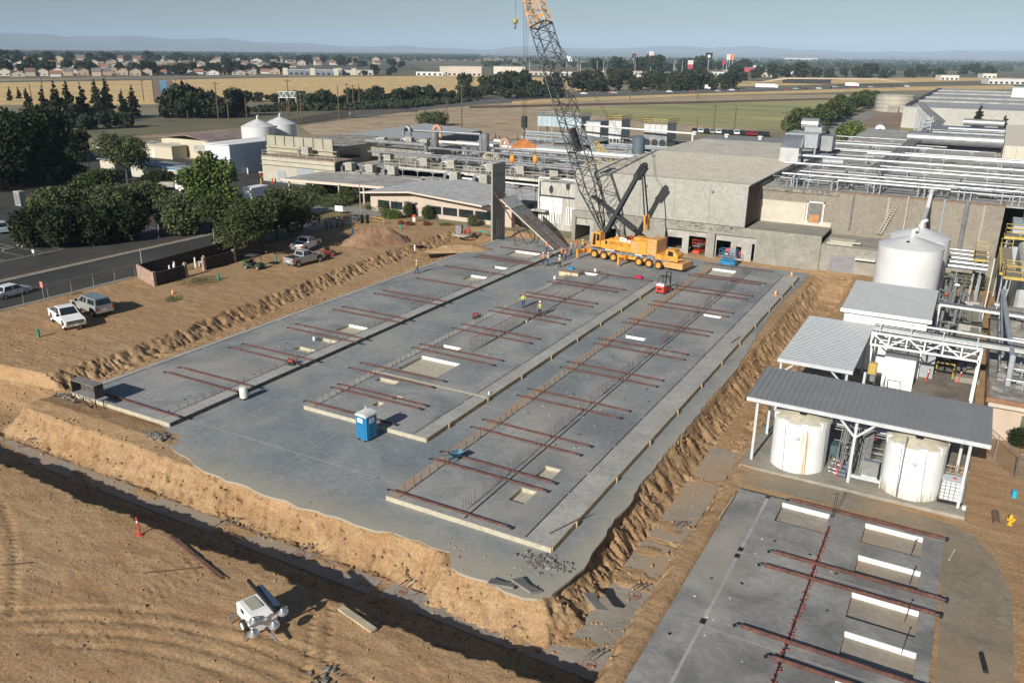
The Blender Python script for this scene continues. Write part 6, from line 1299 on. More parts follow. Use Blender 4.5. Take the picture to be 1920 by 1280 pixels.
def platform(label, x0, x1, y0, y1, z, m=YRAIL):
    t = thing('platform', label, 'platform', ((x0+x1)/2,(y0+y1)/2,z)); a = MB(); a.box((x0,y0,z-.12),(x1,y1,z)); a.build('deck', mat('deck_tan',(.30,.26,.20),.8,.15), t, world=True)
    a = MB(); a.bar((x0,y0,z-.15),(x1,y0,z-.15),.16,.3); a.bar((x0,y0,z-.15),(x0,y1,z-.15),.16,.3); a.build('edge_beam', m, t, world=True)
    a = MB()
    for p, q in (((x0,y0),(x1,y0)),((x0,y0),(x0,y1)),((x0,y1),(x1,y1))):
        L_ = math.dist(p,q); n = max(1,int(L_/1.5))
        for zz in (.55,1.1): a.bar((*p,z+zz),(*q,z+zz),.07)
        for k in range(n+1): c = (p[0]+(q[0]-p[0])*k/n, p[1]+(q[1]-p[1])*k/n); a.bar((*c,z),(*c,z+1.1),.07)
    a.build('railing', m, t, world=True); a = MB(); [a.bar((x,y,-.1),(x,y,z-.2),.16) for x in (x0+.3,x1-.3) for y in (y0+.3,y1-.3)]; a.build('legs', STG, t, world=True); return t
platform('yellow railed platform in front of the silver process block', 4.6, 16, 100.6, 103.8, 6.6)
platform('narrow yellow railed walkway left of the silver process block', 4.3, 5.6, 104.2, 119, 6.2)
platform('upper yellow railed platform before the bluish process unit', 4.6, 16, 119.2, 121.8, 7.6)
platform('yellow ladder cage platform by the tan hall right corner', 1.6, 3.0, 113, 119, 5.6)
pipe('white gooseneck lamp pole beside the yellow walkway', [(3.5,104.5,0),(3.5,104.5,7.6)], .07, PIPEW, None, None, 'lamp_pole', cat='lamp pole'); bit(MB().ball((0,0,0),.3,10,6,.5),'round_lamp',WHITEP,'round white lamp head on the gooseneck pole','lamp',1795,534,5.2)
# pipes in the yard between tanks and the yellow walkway
for k in range(5): y = 112+k*1.6; pipe('%s shiny pipe across the yard right of the tall white tanks' % ['lowest','second','third','fourth','topmost'][k], [(-1.2,y,4.6+.2*k),(3.2,y-.1,4.6+.2*k)], .26-.03*k, SILV, 'shiny yard pipes', 2.5, z0=0)
YP_ = thing('yard_pipework', 'vertical grey valves and pipes right of the nearer tall tank', 'pipework', (0,100,0)); a = MB(); r_ = random.Random(17)
for k in range(60): x = r_.uniform(-1.2,1.5); y = r_.uniform(-13,11); h_ = r_.uniform(1.2,4.6); a.tube((x,y,0),(x,y,h_),r_.uniform(.05,.16),8); a.tube((x,y,h_),(x+r_.uniform(-1,1),y+r_.uniform(-1,1),h_),r_.uniform(.05,.12),6)
a.build('pipes', SILVD, YP_); a = MB()
for k in range(14): a.ball((r_.uniform(-1.2,1.2),r_.uniform(-12,8),r_.uniform(.8,3)),r_.uniform(.12,.25),7,5)
a.build('valves', SILV, YP_); a = MB(); a.ball((-.6,2,3.4),.2,7,5); a.tube((-.9,-9,1.0),(-.9,-9,1.8),.15,8); a.build('red_valves', REDP, YP_)
pipe('white frame pipe over the yard gap, nearer', [(-.9,92.5,0),(-.9,92.5,4.6),(4.2,92.2,4.6),(16,91.4,4.6)], .13, PIPEW, None, None); a = MB(); a.box((-1.2,93.0,4.5),(4.2,93.9,4.62)); a.box((4.2,93,4.5),(16,93.8,4.62)); one(a, 'cable_tray', SILV, 'flat silver tray crossing the yard beside the white frame pipe', 'cable tray', org=(0,93,4.5))
VS = thing('dark_vessel', 'dark round vessel with white end in a yellow frame right of the white house', 'vessel', (.6,88,0)); a = MB(); a.tube((.2,1.5,1.5),(0,-.8,1.3),.55,14); a.build('shell', STEELD, VS, smooth=True); a = MB(); a.ball((0,-1.0,1.3),.6,12,8); a.build('white_end', WHITEP, VS, smooth=True); a = MB(); [a.bar(p,q,.1) for p,q in (((.8,1.8,.1),(.9,-4.6,.1)),((-.7,-3.2,1.0),(.8,-3.2,1.0)),((.8,-3.2,1.0),(.75,-4.8,.1)),((-.7,-3.2,0),(-.7,-3.2,1)),((.9,1.8,0),(.9,1.8,1.9)))]; a.build('frame', YRAIL, VS)
mb = MB(); mb.box((1.6,83,-.02),(3.6,112,.5)); mb.box((2.4,84,.5),(3.2,110,1.0)); one(mb, 'retaining_wall', OLDC, 'long old concrete curb wall left of the dark alley in the yard', 'wall', org=(2.5,97,0))
PITW = thing('settling_pit', 'grey concrete basin with pale rim in the yard behind the white house', 'basin', (2,104,0)); a = MB(); 
for b_ in (((.9,99,0),(3.4,99.5,1.2)),((.9,109,0),(3.4,109.5,1.2)),((3.0,99.5,0),(3.4,109,1.2))): a.box(*b_)
a.build('rim', PALEC, PITW, world=True)
# fence and road at the right edge
# ================================================================ plant buildings on the left
BEIGE = mat('office_beige', (.50,.42,.34), .85, .05, .8)
MEMB = mat('membrane_roof', (.44,.44,.43), .85, .08, .3, vscale=1.)
KHAKI = mat('khaki_panel_wall', (.36,.34,.26), .8, .08, .5)
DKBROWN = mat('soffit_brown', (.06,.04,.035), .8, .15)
OF = thing('office_building', 'low beige office with dark strip windows and grey low-gabled roof left of the standing panel', 'building', (-82,125,0))
mb = MB(); mb.xsec([(-99.0,0),(-68.5,0),(-68.5,3.05),(-72,3.1),(-89,4.05),(-99,3.35)], 123.6, 123.9); mb.box((-99,123.9,0),(-98.7,140,3.3)); mb.box((-68.8,123.9,0),(-68.5,140,3.0)); mb.build('wall', BEIGE, OF, world=True)
rf = lambda x: 3.5+(1.0*(1-abs(x+89)/11) if x < -89 else 1.0*(1-(x+89)/20)) 
mb = MB(); mb.xsec([(-100.2,3.28),(-89,4.3),(-73.5,3.22),(-73.5,3.42),(-89,4.5),(-100.2,3.48)], 122.2, 141); mb.xsec([(-73.5,3.3),(-62.5,3.1),(-62.5,3.3),(-73.5,3.5)], 124.4, 141); mb.build('roof', MEMB, OF, world=True)
mb = MB(); mb.xsec([(-100.3,3.3),(-89,4.32),(-73.5,3.24),(-73.5,3.56),(-89,4.6),(-100.3,3.6)], 122.05, 122.19); mb.build('fascia', mat('pale_fascia',(.60,.52,.43),.8,.05), OF, world=True)
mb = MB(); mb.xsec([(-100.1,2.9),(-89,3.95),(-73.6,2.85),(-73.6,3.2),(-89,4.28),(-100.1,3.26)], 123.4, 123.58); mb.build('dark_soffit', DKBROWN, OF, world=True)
mb = MB(); mb.box((-73.5,122.3,2.7),(-71.5,122.5,3.5)); mb.build('fascia_end', DKBROWN, OF, world=True)
for k, (a_, b_) in enumerate(((-97.2,-94.6),(-94.2,-91.6),(-86.2,-83.0),(-82.6,-79.6),(-79.2,-76.2),(-75.8,-72.5),(-72.2,-69.8))):
    b = MB(); b.box((a_,123.52,.8),(b_,123.6,2.2)); b.build('window', GLASS, OF, world=True)
mb = MB(); mb.box((-90.3,123.5,0),(-88.6,123.6,2.3)); mb.build('door', GLASS, OF, world=True); mb = MB(); mb.box((-91.0,122.9,2.35),(-88.2,123.5,2.5)); mb.box((-91,123.3,0),(-90.4,123.55,2.4)); mb.build('door_canopy', OLDC, OF, world=True)
# entrance canopy wing
EC = thing('entrance_wing', 'long low entrance wing with flat roof on posts behind the flag pole', 'building', (-113,130,0))
mb = MB(); mb.prism([(-125,127.2),(-100.3,129.8),(-100.3,146),(-125,146)], 3.28, 3.5); mb.build('roof', ROOFG, EC, world=True); mb = MB(); mb.bar((-125,127.1,3.3),(-100.3,129.7,3.3),.14,.5); mb.build('fascia', MATS['pale_fascia'], EC, world=True)
mb = MB(); mb.box((-124.6,134,0),(-101,134.3,3.28)); mb.build('wall', BEIGE, EC, world=True); mb = MB(); mb.box((-116,133.9,0),(-112,134,2.4)); mb.box((-108,133.9,.8),(-104,134,2.2)); mb.build('window', GLASS, EC, world=True)
for x in (-124,-117.5,-110.8,-104.5): b = MB(); b.box((x,128.2,0),(x+.3,128.5,3.3)); b.build('post', BEIGE, EC, world=True)
# plant roofs
PR = thing('plant_building', 'sprawling low plant building with pipe-covered flat roofs behind the office', 'building', (-90,160,0))
mb = MB(); mb.box((-134,141,0),(-56.5,145,3.2)); mb.box((-121,145,0),(-57.6,212,4.7)); mb.box((-58,128,0),(-57.5,146,4.7)); mb.build('walls', OLDC, PR, world=True)
mb = MB(); mb.box((-125,141,3.25),(-57.6,145.0,3.42)); mb.box((-68.4,128,3.35),(-57.6,141,3.5)); mb.build('front_roof', ROOFD, PR, world=True)
mb = MB(); mb.box((-121,145.3,4.72),(-57.5,212,4.85)); mb.build('back_roof', ROOFD, PR, world=True)
mb = MB(); mb.box((-112,145.0,3.4),(-57.5,145.3,5.25)); mb.build('parapet', mat('pale_parapet',(.50,.48,.42),.85,.12,.7), PR, world=True)
mb = MB(); r_ = random.Random(3)
for k in range(200):
    x = r_.uniform(-120,-59); y = r_.uniform(147,210) if k % 3 else r_.uniform(131,144.5); z = 4.85 if y > 146 else 3.5
    if y < 146 and x < -68: y = r_.uniform(141.3,144.6)
    mb.cb((x,y,z),(r_.uniform(.3,4),r_.uniform(.2,1.5),r_.uniform(.05,.4)), r_.uniform(-.05,.05))
setp(mb.build('roof_clutter', MATS['clutter_grey'], PR, world=True), kind='stuff')
SW = thing('stub_wall', 'pale weathered concrete wall stub with white boards between office and main hall', 'wall', (-60.5,126,0)); mb = MB(); mb.box((-64.6,126,0),(-56.0,126.4,5.6)); mb.box((-64.6,126.1,5.6),(-56.0,128,7.9)); mb.build('wall', mat('streaky_concrete',(.44,.42,.38),.9,.15,.8,stretch=(3,3,.4)), SW, world=True)
mb = MB(); mb.box((-64.3,125.9,2.9),(-60.0,126,5.5)); mb.box((-64.2,125.92,1.2),(-60.2,126,2.8)); mb.box((-59.3,125.92,1.0),(-57.2,126,4.0)); mb.build('white_board', WHITEW, SW, world=True); mb = MB(); [mb.box((x,125.86,1.3),(x+.16,125.92,2.7)) for x in np.arange(-64,-60.3,.5)]; [mb.box((x,125.86,1.1),(x+.14,125.92,3.9)) for x in np.arange(-59.1,-57.4,.45)]; mb.build('battens', OLDC, SW, world=True)
mb = MB(); mb.box((-64.7,125.8,5.55),(-55.9,126.1,5.75)); mb.build('dark_ledge', STEELD, SW, world=True)
mb = MB(); mb.prism([(-68.5,125.2),(-66,124.6),(-64.6,126),(-64.7,128),(-68.5,128)],0,4.2); one(mb, 'black_tarpaulin', mat('black_tarp',(.012,.012,.012),.5,.3), 'black plastic sheeting hanging over the cut end of the office', 'tarpaulin', org=(-66.5,126,0))
pipe('white pipe bent over the stub wall top', [(-64.4,125.7,3.0),(-64.4,125.7,8.6),(-61.0,126.4,8.6),(-56.6,127.2,8.3)], .15, PIPEW, None, None)
# production block
P1 = thing('production_block', 'taller khaki panelled production block with pipes along its front, right of the blue-grey shed', 'building', (-138,150,0))
mb = MB(); mb.box((-147.7,146.5,0),(-127.5,146.8,9.6)); mb.box((-127.8,146.8,0),(-127.5,172,7.6)); mb.build('wall', KHAKI, P1, world=True)
mb = MB(); mb.box((-147.7,146.8,7.6),(-127.5,174,7.8)); mb.box((-127.5,160,4.8),(-112,176,6.9)); mb.build('roof', ROOFD, P1, world=True)
mb = MB(); [mb.box((-147.7+k*2.9,146.4,7.4),(-147.55+k*2.9,146.5,9.6)) for k in range(8)]; mb.build('panel_joint', DARKGAP, P1, world=True); mb = MB(); mb.box((-143.5,146.42,3.6),(-139.6,146.5,4.6)); mb.box((-127.5,149,5),(-127.4,156,7)); mb.build('window', GLASS, P1, world=True)
P2 = thing('production_annex', 'lower pale annex with roof frames in front of the khaki production block', 'building', (-135,140,0)); mb = MB(); mb.box((-143.5,140.5,0),(-122,140.8,5.6)); mb.box((-143.5,140.8,0),(-143.2,146.4,5.6)); mb.build('wall', mat('annex_pale',(.44,.41,.34),.85,.08,.6), P2, world=True); mb = MB(); mb.box((-143.5,140.4,5.6),(-121.5,146.4,5.8)); mb.build('roof', mat('rusty_roof',(.30,.22,.17),.9,.2,.6), P2, world=True); mb = MB(); mb.box((-139,140.4,0),(-136.5,140.5,2.7)); mb.box((-133,140.4,1.6),(-128,140.5,4)); mb.build('opening', STG, P2, world=True)
for k, (y, z) in enumerate(((146.1,7.0),(146.0,6.2),(145.9,5.5),(140.2,4.9),(140.1,3.9))):
    pipe('thin pipe the %s from the top along the production block front' % ordw(k+1), [(-147.5 if k < 3 else -143.4,y,z),(-126 if k < 3 else -122,y,z)], .09, CRAIL, 'pipes along the production block front', None, 'wall_pipe')
# blue-grey shed
SH = thing('metal_shed', 'white and blue-grey metal shed with a shaded side facing the yard', 'building', (-158,150,0)); mb = MB(); mb.box((-163.5,142,0),(-155.3,142.2,6.9)); mb.box((-155.5,142.2,0),(-155.3,163,7.1)); mb.box((-163.5,142.2,0),(-163.3,163,6.9)); mb.build('wall', mat('shed_white_blue',(.62,.68,.74),.6,.05,.5,band=('Y',.9,.03)), SH, world=True); mb = MB(); mb.prism([(-163.8,141.7),(-155.1,141.7),(-155.1,163.3),(-163.8,163.3)], 7.0, 7.2); mb.build('roof', WHITEW, SH, world=True)
for y in (146,152): b = MB(); b.box((-155.3,y,4.3),(-155.1,y+1.1,5.4)); b.build('vent', WHITEW, SH, world=True)
mb = MB(); mb.box((-155.3,156,0),(-155.2,157.3,2.8)); mb.build('door', STEELD, SH, world=True)
# silos
for k, (px, yy, lab) in enumerate(((483.5,168,'nearer of two white silos behind the blue-grey shed'),(525,178,'farther of two white silos behind the production block'))):
    c = YP(px,238 if k == 0 else 233,yy); cone_tank(lab, c.x, c.y, 4.4, c.z+.2, 1.9, 'white silos', 'silo')
# cream buildings far left
CR_ = thing('cream_workshop', 'cream workshop with grey and rusty low-pitch roof behind the green tree', 'building', (-190,164,0)); mb = MB(); mb.box((-202,160.5,0),(-183,160.8,4.9)); mb.box((-202,160.8,0),(-201.7,185,4.9)); mb.build('wall', mat('cream_metal',(.52,.47,.35),.8,.06), CR_, world=True); mb = MB(); mb.xsec([(-202.5,4.8),(-192,6.0),(-182.5,4.8),(-182.5,5.0),(-192,6.2),(-202.5,5.0)],160.0,186); mb.build('roof', mat('rust_brown_roof',(.26,.20,.17),.9,.2,.3), CR_, world=True); mb = MB(); mb.box((-199,160.4,.3),(-194.5,160.5,3.8)); mb.box((-189,160.4,1.5),(-185,160.5,3.6)); mb.build('door', ROOFG, CR_, world=True)
SS = thing('cream_shed', 'small cream shed in front of the workshop at the parking lot', 'building', (-196,158,0)); mb = MB(); mb.box((-202,155,0),(-191.5,159.9,3.3)); mb.build('wall', MATS['cream_metal'], SS, world=True); mb = MB(); mb.box((-202.3,154.7,3.3),(-191.2,160,3.5)); mb.build('roof', CREAM, SS, world=True); mb = MB(); mb.box((-199.5,154.9,0),(-198.4,155,2.3)); mb.build('door', WHITEW, SS, world=True)
TR = thing('office_trailer', 'beige site trailer with grey roof and blue trim behind the hedge', 'building', (-162,128,0)); TR.rotation_euler = (0,0,0); mb = MB(); mb.box((-171,126.5,.4),(-152.5,130.5,3.3)); mb.build('wall', mat('trailer_beige',(.50,.49,.42),.8,.05), TR, world=True); mb = MB(); mb.box((-171.2,126.3,3.35),(-152.3,130.7,3.5)); mb.build('roof', mat('trailer_roof',(.30,.33,.36),.7,.08), TR, world=True); mb = MB(); mb.box((-171.25,126.25,3.15),(-152.25,126.5,3.36)); mb.build('blue_trim', LB, TR, world=True); mb = MB(); mb.box((-158,126.4,1.4),(-156.6,126.5,2.6)); mb.build('window', GLASS, TR, world=True)
GB = thing('long_shed', 'long low grey-roofed shed behind the bushes left of the trailer', 'building', (-182,134,0)); mb = MB(); mb.box((-192,133.5,0),(-164,138,2.2)); mb.build('wall', CREAM, GB, world=True); mb = MB(); mb.prism([(-192.5,133),(-163.5,133),(-163.5,138.5),(-192.5,138.5)],2.25,2.45); mb.build('roof', mat('shed_roof_grey',(.24,.26,.28),.8,.1), GB, world=True)
# warehouse behind the plant
WR = thing('grey_warehouse', 'grey flat-roofed warehouse with a dark side wall behind the plant roofs', 'building', (-146,200,0)); mb = MB(); mb.box((-158,185,0),(-133.6,185.3,5.8)); mb.build('front_wall', CREAM, WR, world=True); mb = MB(); mb.box((-133.9,185.3,0),(-133.6,222,5.8)); mb.build('side_wall', mat('side_shade_grey',(.16,.18,.20),.7,.08), WR, world=True); mb = MB(); mb.prism([(-158.5,184.6),(-133.3,184.6),(-133.8,222),(-163,234)],5.8,6.05); mb.build('roof', mat('pale_membrane',(.36,.38,.38),.8,.06,.3), WR, world=True)  # side away from the sun: its shade is put into the darker wall colour
# ---------------------------------------------------------------- roof equipment
def acunit(label, x, y, z, rz=0, s=1., duct=True, colour=None, group='evaporative coolers on the plant roofs'):
    t = thing('cooler_unit', label, 'air conditioner', (x,y,z), rz, group); a = MB(); a.bbox((-.9*s,-.8*s,.5*s),(.9*s,.8*s,2.1*s),.05); a.build('housing', colour or mat('cooler_beige',(.48,.45,.37),.7,.08), t)
    a = MB(); [a.box((-.75*s,-.83*s,(.65+.17*k)*s),(.75*s,-.80*s,(.72+.17*k)*s)) for k in range(8)]; [a.box((.80*s,-.65*s,(.65+.17*k)*s),(.925*s,.65*s,(.72+.17*k)*s)) for k in range(8)]; a.build('louvre', GREYST, t)
    a = MB(); [a.bar((x_*s,y_*s,0),(x_*s,y_*s,.5*s),.1) for x_ in (-.8,.8) for y_ in (-.7,.7)]; a.build('legs', STG, t)
    if duct:
        a = MB(); prev = None
        for k in range(7): an = math.pi*k/6; p = (-1.7*s+.8*s*math.cos(an), 0, .9*s+.7*s*math.sin(an)); prev and a.tube(prev, p, .38*s, 10); prev = p
        a.tube(prev, (prev[0],0,0), .38*s, 10); a.build('curved_duct', SILV, t, smooth=True)
    return t
AC = [(-104,149,4.85),(-97.5,149.5,4.85),(-87.5,149,4.85),(-81,150,4.85),(-73.5,150.5,4.85),(-66.5,150.5,4.85),(-109,158,4.85),(-103,156,4.85),(-116,152,4.85),(-92.5,143,3.45),(-85.5,143,3.45),(-108,142.8,3.45),(-114,143,3.45),(-119.5,142.8,3.45),(-132.8,144,5.8),(-126,163,6.9),(-121,167,6.9),(-115,165,6.9)]
first = None
for k, (x, y, z) in enumerate(AC):
    lab = 'boxy roof cooler %s' % ['on the parapet roof, leftmost with a duct','second cooler from the left behind the parapet','third cooler behind the parapet','cream-faced cooler just left of the standing panel top','cooler just right of the standing panel top','blue-faced cooler nearest the boom','rear-row cooler beside the silver pipes','middle-row cooler left of the parapet end','cooler on the left rear roof edge','right-hand dark cooler behind the office roof','left-hand dark cooler behind the office roof','cooler behind the entrance wing, right one','cooler behind the entrance wing, middle one','cooler behind the entrance wing, left one','cooler on top of the pale annex','tall-roof cooler, leftmost','tall-roof cooler, middle','tall-roof cooler, rightmost'][k]
    if first is None: first = acunit(lab, x, y, z); bpy.context.view_layer.update(); KIDS[first.name] = [o for o in sc.collection.objects if o.parent == first]
    else: dup(first, (x,y,z), rnd.choice((0,0,.08)), lab)
for k in range(8):   # round roof fans
    x = -119+k*4.3; y = 180-k*2.2; t = thing('roof_fan', 'round grey roof fan the %s from the left in front of the grey warehouse' % ordw(k+1), 'roof fan', (x,y,4.85), 0, 'round fans on the plant roof'); a = MB(); a.lathe((0,0,0),[(1.0,0),(1.0,1.6),(1.15,1.7),(.9,1.9),(.001,1.9)],16); a.build('drum', SILVD, t, smooth=True); a = MB(); a.box((-.3,-1.2,0),(.3,-.9,1.2)); a.build('motor_box', STG, t)
PL = [(-120,205,4,'S'),(-120,197,5.5,'G'),(-121,188,6.2,'S'),(-121,176,7.2,'W'),(-118,170,6.3,'S'),(-116,165,6.9,'G'),(-112,160,6.0,'S'),(-118,156,6.6,'S'),(-110,153,5.6,'G'),(-121,151,6.9,'S'),(-100,172,7.0,'S'),(-95,180,6.6,'W'),(-90,188,6,'S'),(-85,195,6.4,'G'),(-80,163,5.8,'S')]
for k, (x, y, z, m) in enumerate(PL):
    pipe('%s pipe on the plant roof, %s row from the back' % ({'S':'silver','G':'dull grey','W':'white'}[m], ['first','second','third','fourth','fifth','sixth','seventh','eighth','ninth','tenth','eleventh','twelfth','thirteenth','fourteenth','fifteenth'][k]), [(x,y,z+.2),(-59,y-.045*(x+59)*-1,z+.2)], {'S':.24,'G':.3,'W':.3}[m]*(1.2 if k in (3,4,10) else .8), {'S':SILV,'G':SILVD,'W':PIPEW}[m], 'pipes on the plant roof', 6, z0=4.85)
pipe('white pipe along the front roof below the parapet', [(-92,144.2,4.2),(-58,143.4,4.2)], .2, PIPEW, None, 5, z0=3.4); pipe('silver pipe above the entrance wing roof', [(-124,144.5,5.0),(-96,143.0,5.0)], .12, SILV, None, 4, z0=3.5)
pipe('thick silver pipe rising left of the plant roofs', [(-127,158,8.5),(-110,158,8.5),(-110,158,5)], .5, SILVD, None, None, n=12); pipe('upper silver header on the tall plant roof', [(-126,171,10.2),(-104,172,10.2),(-104,172,5.5)], .35, SILV, None, None, n=10)
for x, y, lab in ((-113,166,'left'),(-101.5,170,'right')):
    t = thing('cyclone_stack', 'tall grey cyclone stack on legs on the plant roof, %s one' % lab, 'stack', (x,y,4.85), 0, 'cyclone stacks'); a = MB(); a.lathe((0,0,0),[(.3,1.2),(.95,3.2),(.95,5.8),(.001,5.9)],16); a.build('drum', SILVD, t, smooth=True); a = MB(); [a.bar((x_,y_,0),(x_*.6,y_*.6,3.5),.14) for x_ in (-1,1) for y_ in (-1,1)]; a.build('legs', SILVD, t)
for k, (x0, y, x1, lab) in enumerate(((-112,145.2,-57.8,'long cream railing along the parapet left and right of the standing panel'),(-112,152,-80,'cream railing one row behind the parapet'))):
    railing(lab, [(x0,y,5.25 if k == 0 else 4.85),(x1,y,5.25 if k == 0 else 4.85)], CRAIL, 1.2, 2.0, .045)
railing('cream railing on the annex roof edge', [(-143.3,140.6,5.8),(-122,140.6,5.8)], CRAIL, 1.1, 2.4, .04)
for k, (x, y, m, lab) in enumerate(((-99,175,MATS['orange_paint'],'orange gooseneck duct on the tall plant roof'),(-119,176,MATS['orange_paint'],'orange gooseneck duct at the left of the tall plant roof'),(-124,170,SILV,'shiny gooseneck duct beside the left silo'))):
    t = thing('gooseneck_duct', lab, 'duct', (x,y,6.9 if x < -112 else 4.85)); a = MB(); prev = None
    for q in range(8): an = math.pi*q/7; p = (1.0*math.cos(an), 0, 3.2+1.0*math.sin(an)); prev and a.tube(prev, p, .45, 12); prev = p
    a.tube((1,0,0),(1,0,3.2),.45,12); a.tube(prev,(prev[0],0,2.2),.45,12); a.build('duct', mat('peach_duct',(.52,.30,.20),.6,.1) if m != SILV else m, t, smooth=True)
t = thing('propane_tank', 'small white horizontal tank at the right corner of the grey warehouse', 'tank', (-112,196,4.85)); a = MB(); a.tube((-2,0,1.1),(2,-.3,1.1),.75,14); a.build('shell', PIPEW, t, smooth=True)
# stair with yellow rails, steps
for x, y, lab in ((-70,162,'cream crossover stair on the plant roof right of the standing panel'),(-93,158,'cream crossover stair on the plant roof left of the standing panel')):
    t = thing('crossover_stair', lab, 'stair', (x,y,4.85)); a = MB()
    for s_ in (-.5,.5): a.bar((-3,s_,0),(-1,s_,2),.12); a.bar((3,s_,0),(1,s_,2),.12); a.bar((-3,s_,1),(-1,s_,3),.07); a.bar((3,s_,1),(1,s_,3),.07); a.bar((-1,s_,3),(1,s_,3),.07); [a.bar((x_,s_,2),(x_,s_,3),.07) for x_ in (-1,0,1)]
    a.box((-1,-.55,1.95),(1,.55,2.05)); a.build('frame', mat('cream_yellow',(.60,.52,.30),.6,.08), t)
# ---------------------------------------------------------------- evaporative condensers at the back
def condenser(label, x0, x1, y0, y1, zb, zt, body, rail=None, fans=0, group='condensers behind the plant roofs'):
    t = thing('condenser', label, 'cooling unit', ((x0+x1)/2,(y0+y1)/2,0), 0, group); a = MB(); a.box((x0,y0,zb),(x1,y1,zt)); a.build('casing', body, t, world=True)
    a = MB(); n = max(2,int((x1-x0)/1.6)); [a.box((x0+(x1-x0)*k/n-.05,y0-.06,zb),(x0+(x1-x0)*k/n+.05,y0,zt)) for k in range(n+1)]; a.box((x0-.1,y0-.1,zt),(x1+.1,y1,zt+.2)); a.build('ribs', SILVD, t, world=True)
    a = MB(); [a.bar((x,y,0),(x,y,zb),.3) for x in np.linspace(x0+.3,x1-.3,4) for y in (y0+.3,y1-.3)]; a.build('legs', STG, t, world=True)
    if fans:
        for k in range(fans): b = MB(); c = x0+(x1-x0)*(k+.5)/fans; b.tube((c,y0-.15,(zb*.6+.2)),(c,y0-.05,(zb*.6+.2)),(x1-x0)/fans*.42,14); b.build('fan', STEELD, t, world=True)
        a = MB(); a.box((x0,y0,1.5),(x1,y1,zb-.02)); a.build('fan_deck', SILVD, t, world=True)
    if rail:
        a = MB()
        for p, q in (((x0-.4,y0-.4),(x1+.4,y0-.4)),((x1+.4,y0-.4),(x1+.4,y1)),((x0-.4,y0-.4),(x0-.4,y1))):
            L_ = math.dist(p,q); n = max(1,int(L_/1.8))
            for zz in (.25,.8,1.4): a.bar((*p,zt+zz),(*q,zt+zz),.12)
            for k in range(n+1): c = (p[0]+(q[0]-p[0])*k/n,p[1]+(q[1]-p[1])*k/n); a.bar((*c,zt),(*c,zt+1.45),.12)
        a.build('top_railing', rail, t, world=True)
    return t
BLCOND = mat('condenser_blue',(.38,.47,.52),.6,.08,.4); WCOND = mat('condenser_white',(.56,.56,.54),.6,.08,.4)
def cond_px(label, p0, p1, top, low, Y, dep, body, rail=None, fans=0): q0 = YP(p0,top,Y); q1 = YP(p1,top,Y); zb_ = YP(p0,low,Y).z; condenser(label, q0.x, q1.x, Y, Y+dep, max(.3,zb_), (q0.z+q1.z)/2, body, rail, fans)
cond_px('wide pale blue condenser bank left of the crane boom', 1008, 1090, 219, 236, 250, 7, BLCOND, STG)
cond_px('tall white condenser box right of the boom', 1099, 1126, 229, 259, 236, 7, WCOND, None)
cond_px('second white condenser box under a yellow railing', 1142, 1166, 226, 260, 236, 7, WCOND, YRAIL)
cond_px('right-hand condenser with three fans and yellow railing', 1208, 1252, 233, 248, 232, 8, WCOND, YRAIL, 3)
mb = MB(); mb.box((-72,247,0),(-40,262,4)); mb.build; SB = thing('flat_outbuilding', 'low outbuilding with grey roof and yellow wall before the parked car row', 'building', (-58,252,0)); mb2 = MB(); mb2.box((-76,246,0),(-46,275,3.6)); mb2.build('wall', mat('pale_yellow_wall',(.50,.43,.27),.8,.06), SB, world=True); mb2 = MB(); mb2.box((-76.5,245.5,3.6),(-45.5,275.5,3.9)); mb2.build('roof', mat('mid_grey_roof',(.22,.22,.22),.9,.1,.3), SB, world=True)
for k in range(3): bit(MB().lathe((0,0,0),[(.5,0),(.5,.7),(.9,.8),(.6,1.1),(.001,1.1)],12), 'roof_vent', WHITEP, 'white round roof vent the %s on the low outbuilding' % ordw(k+1), 'vent', [1302,1362,1425][k],[253,258,262][k],3.9,0,'vents on the low outbuilding')
for k in range(6): y = 250-k*6; z = 3+1.0*(k%3); pipe('pipe the %s on the low racks before the condensers' % ordw(k+1), [(-134+k*3,y,z),(-66,y-2.5,z)], .3, [BLCOND,SILVD,STG,SILV,BLCOND,STG][k], 'pipes before the condensers', 7, z0=0)
HD = pipe('long high white header pipe joining the condensers', [(-106,231,2),(-106,231,8.6),(-70,229,8.0),(-70,229,2)], .28, PIPEW, None, None)
t = thing('yellow_steelwork', 'yellow stairs and rails between the condensers', 'steelwork', (-88,238,0)); a = MB(); r_ = random.Random(6)
for k in range(16): x = -100+k*2.1; h_ = r_.uniform(1.5,3.4); a.bar((x,236,0),(x,236,h_),.16); a.bar((x,236,h_),(x+2.1,236,r_.uniform(1.5,3.4)),.14); a.bar((x,236,1.2),(x+2.1,236,1.2),.12)
a.build('frame', YRAIL, t, world=True)
t = thing('rusty_steelwork', 'rust-brown pipe bridge and ladders left of the crane boom', 'steelwork', (-118,228,0)); a = MB()
for k in range(26): x = -131+k*1.1; a.bar((x,224,0),(x+r_.uniform(-.6,.6),224,r_.uniform(2.5,5.5)),.2); a.bar((x,224,r_.uniform(1,4)),(x+2,226,r_.uniform(1,4)),.16)
a.build('frame', mat('rust_frame',(.14,.06,.05),.8,.2), t, world=True)
t = thing('shelter_roof', 'grey-green hipped shelter roof just right of the boom', 'shelter', (-97,214,0)); a = MB(); a.add([(-104,208,6),(-90.5,208,6),(-90.5,220,6),(-104,220,6),(-98.5,214,7.4),(-95,214,7.4)],[(0,1,5,4),(1,2,5),(2,3,4,5),(3,0,4)]); a.build('roof', mat('green_grey_roof',(.27,.30,.28),.7,.08), t, world=True); a = MB(); [a.bar((x,y,0),(x,y,6),.25) for x in (-103,-91.5) for y in (209,219)]; a.build('posts', STG, t, world=True)
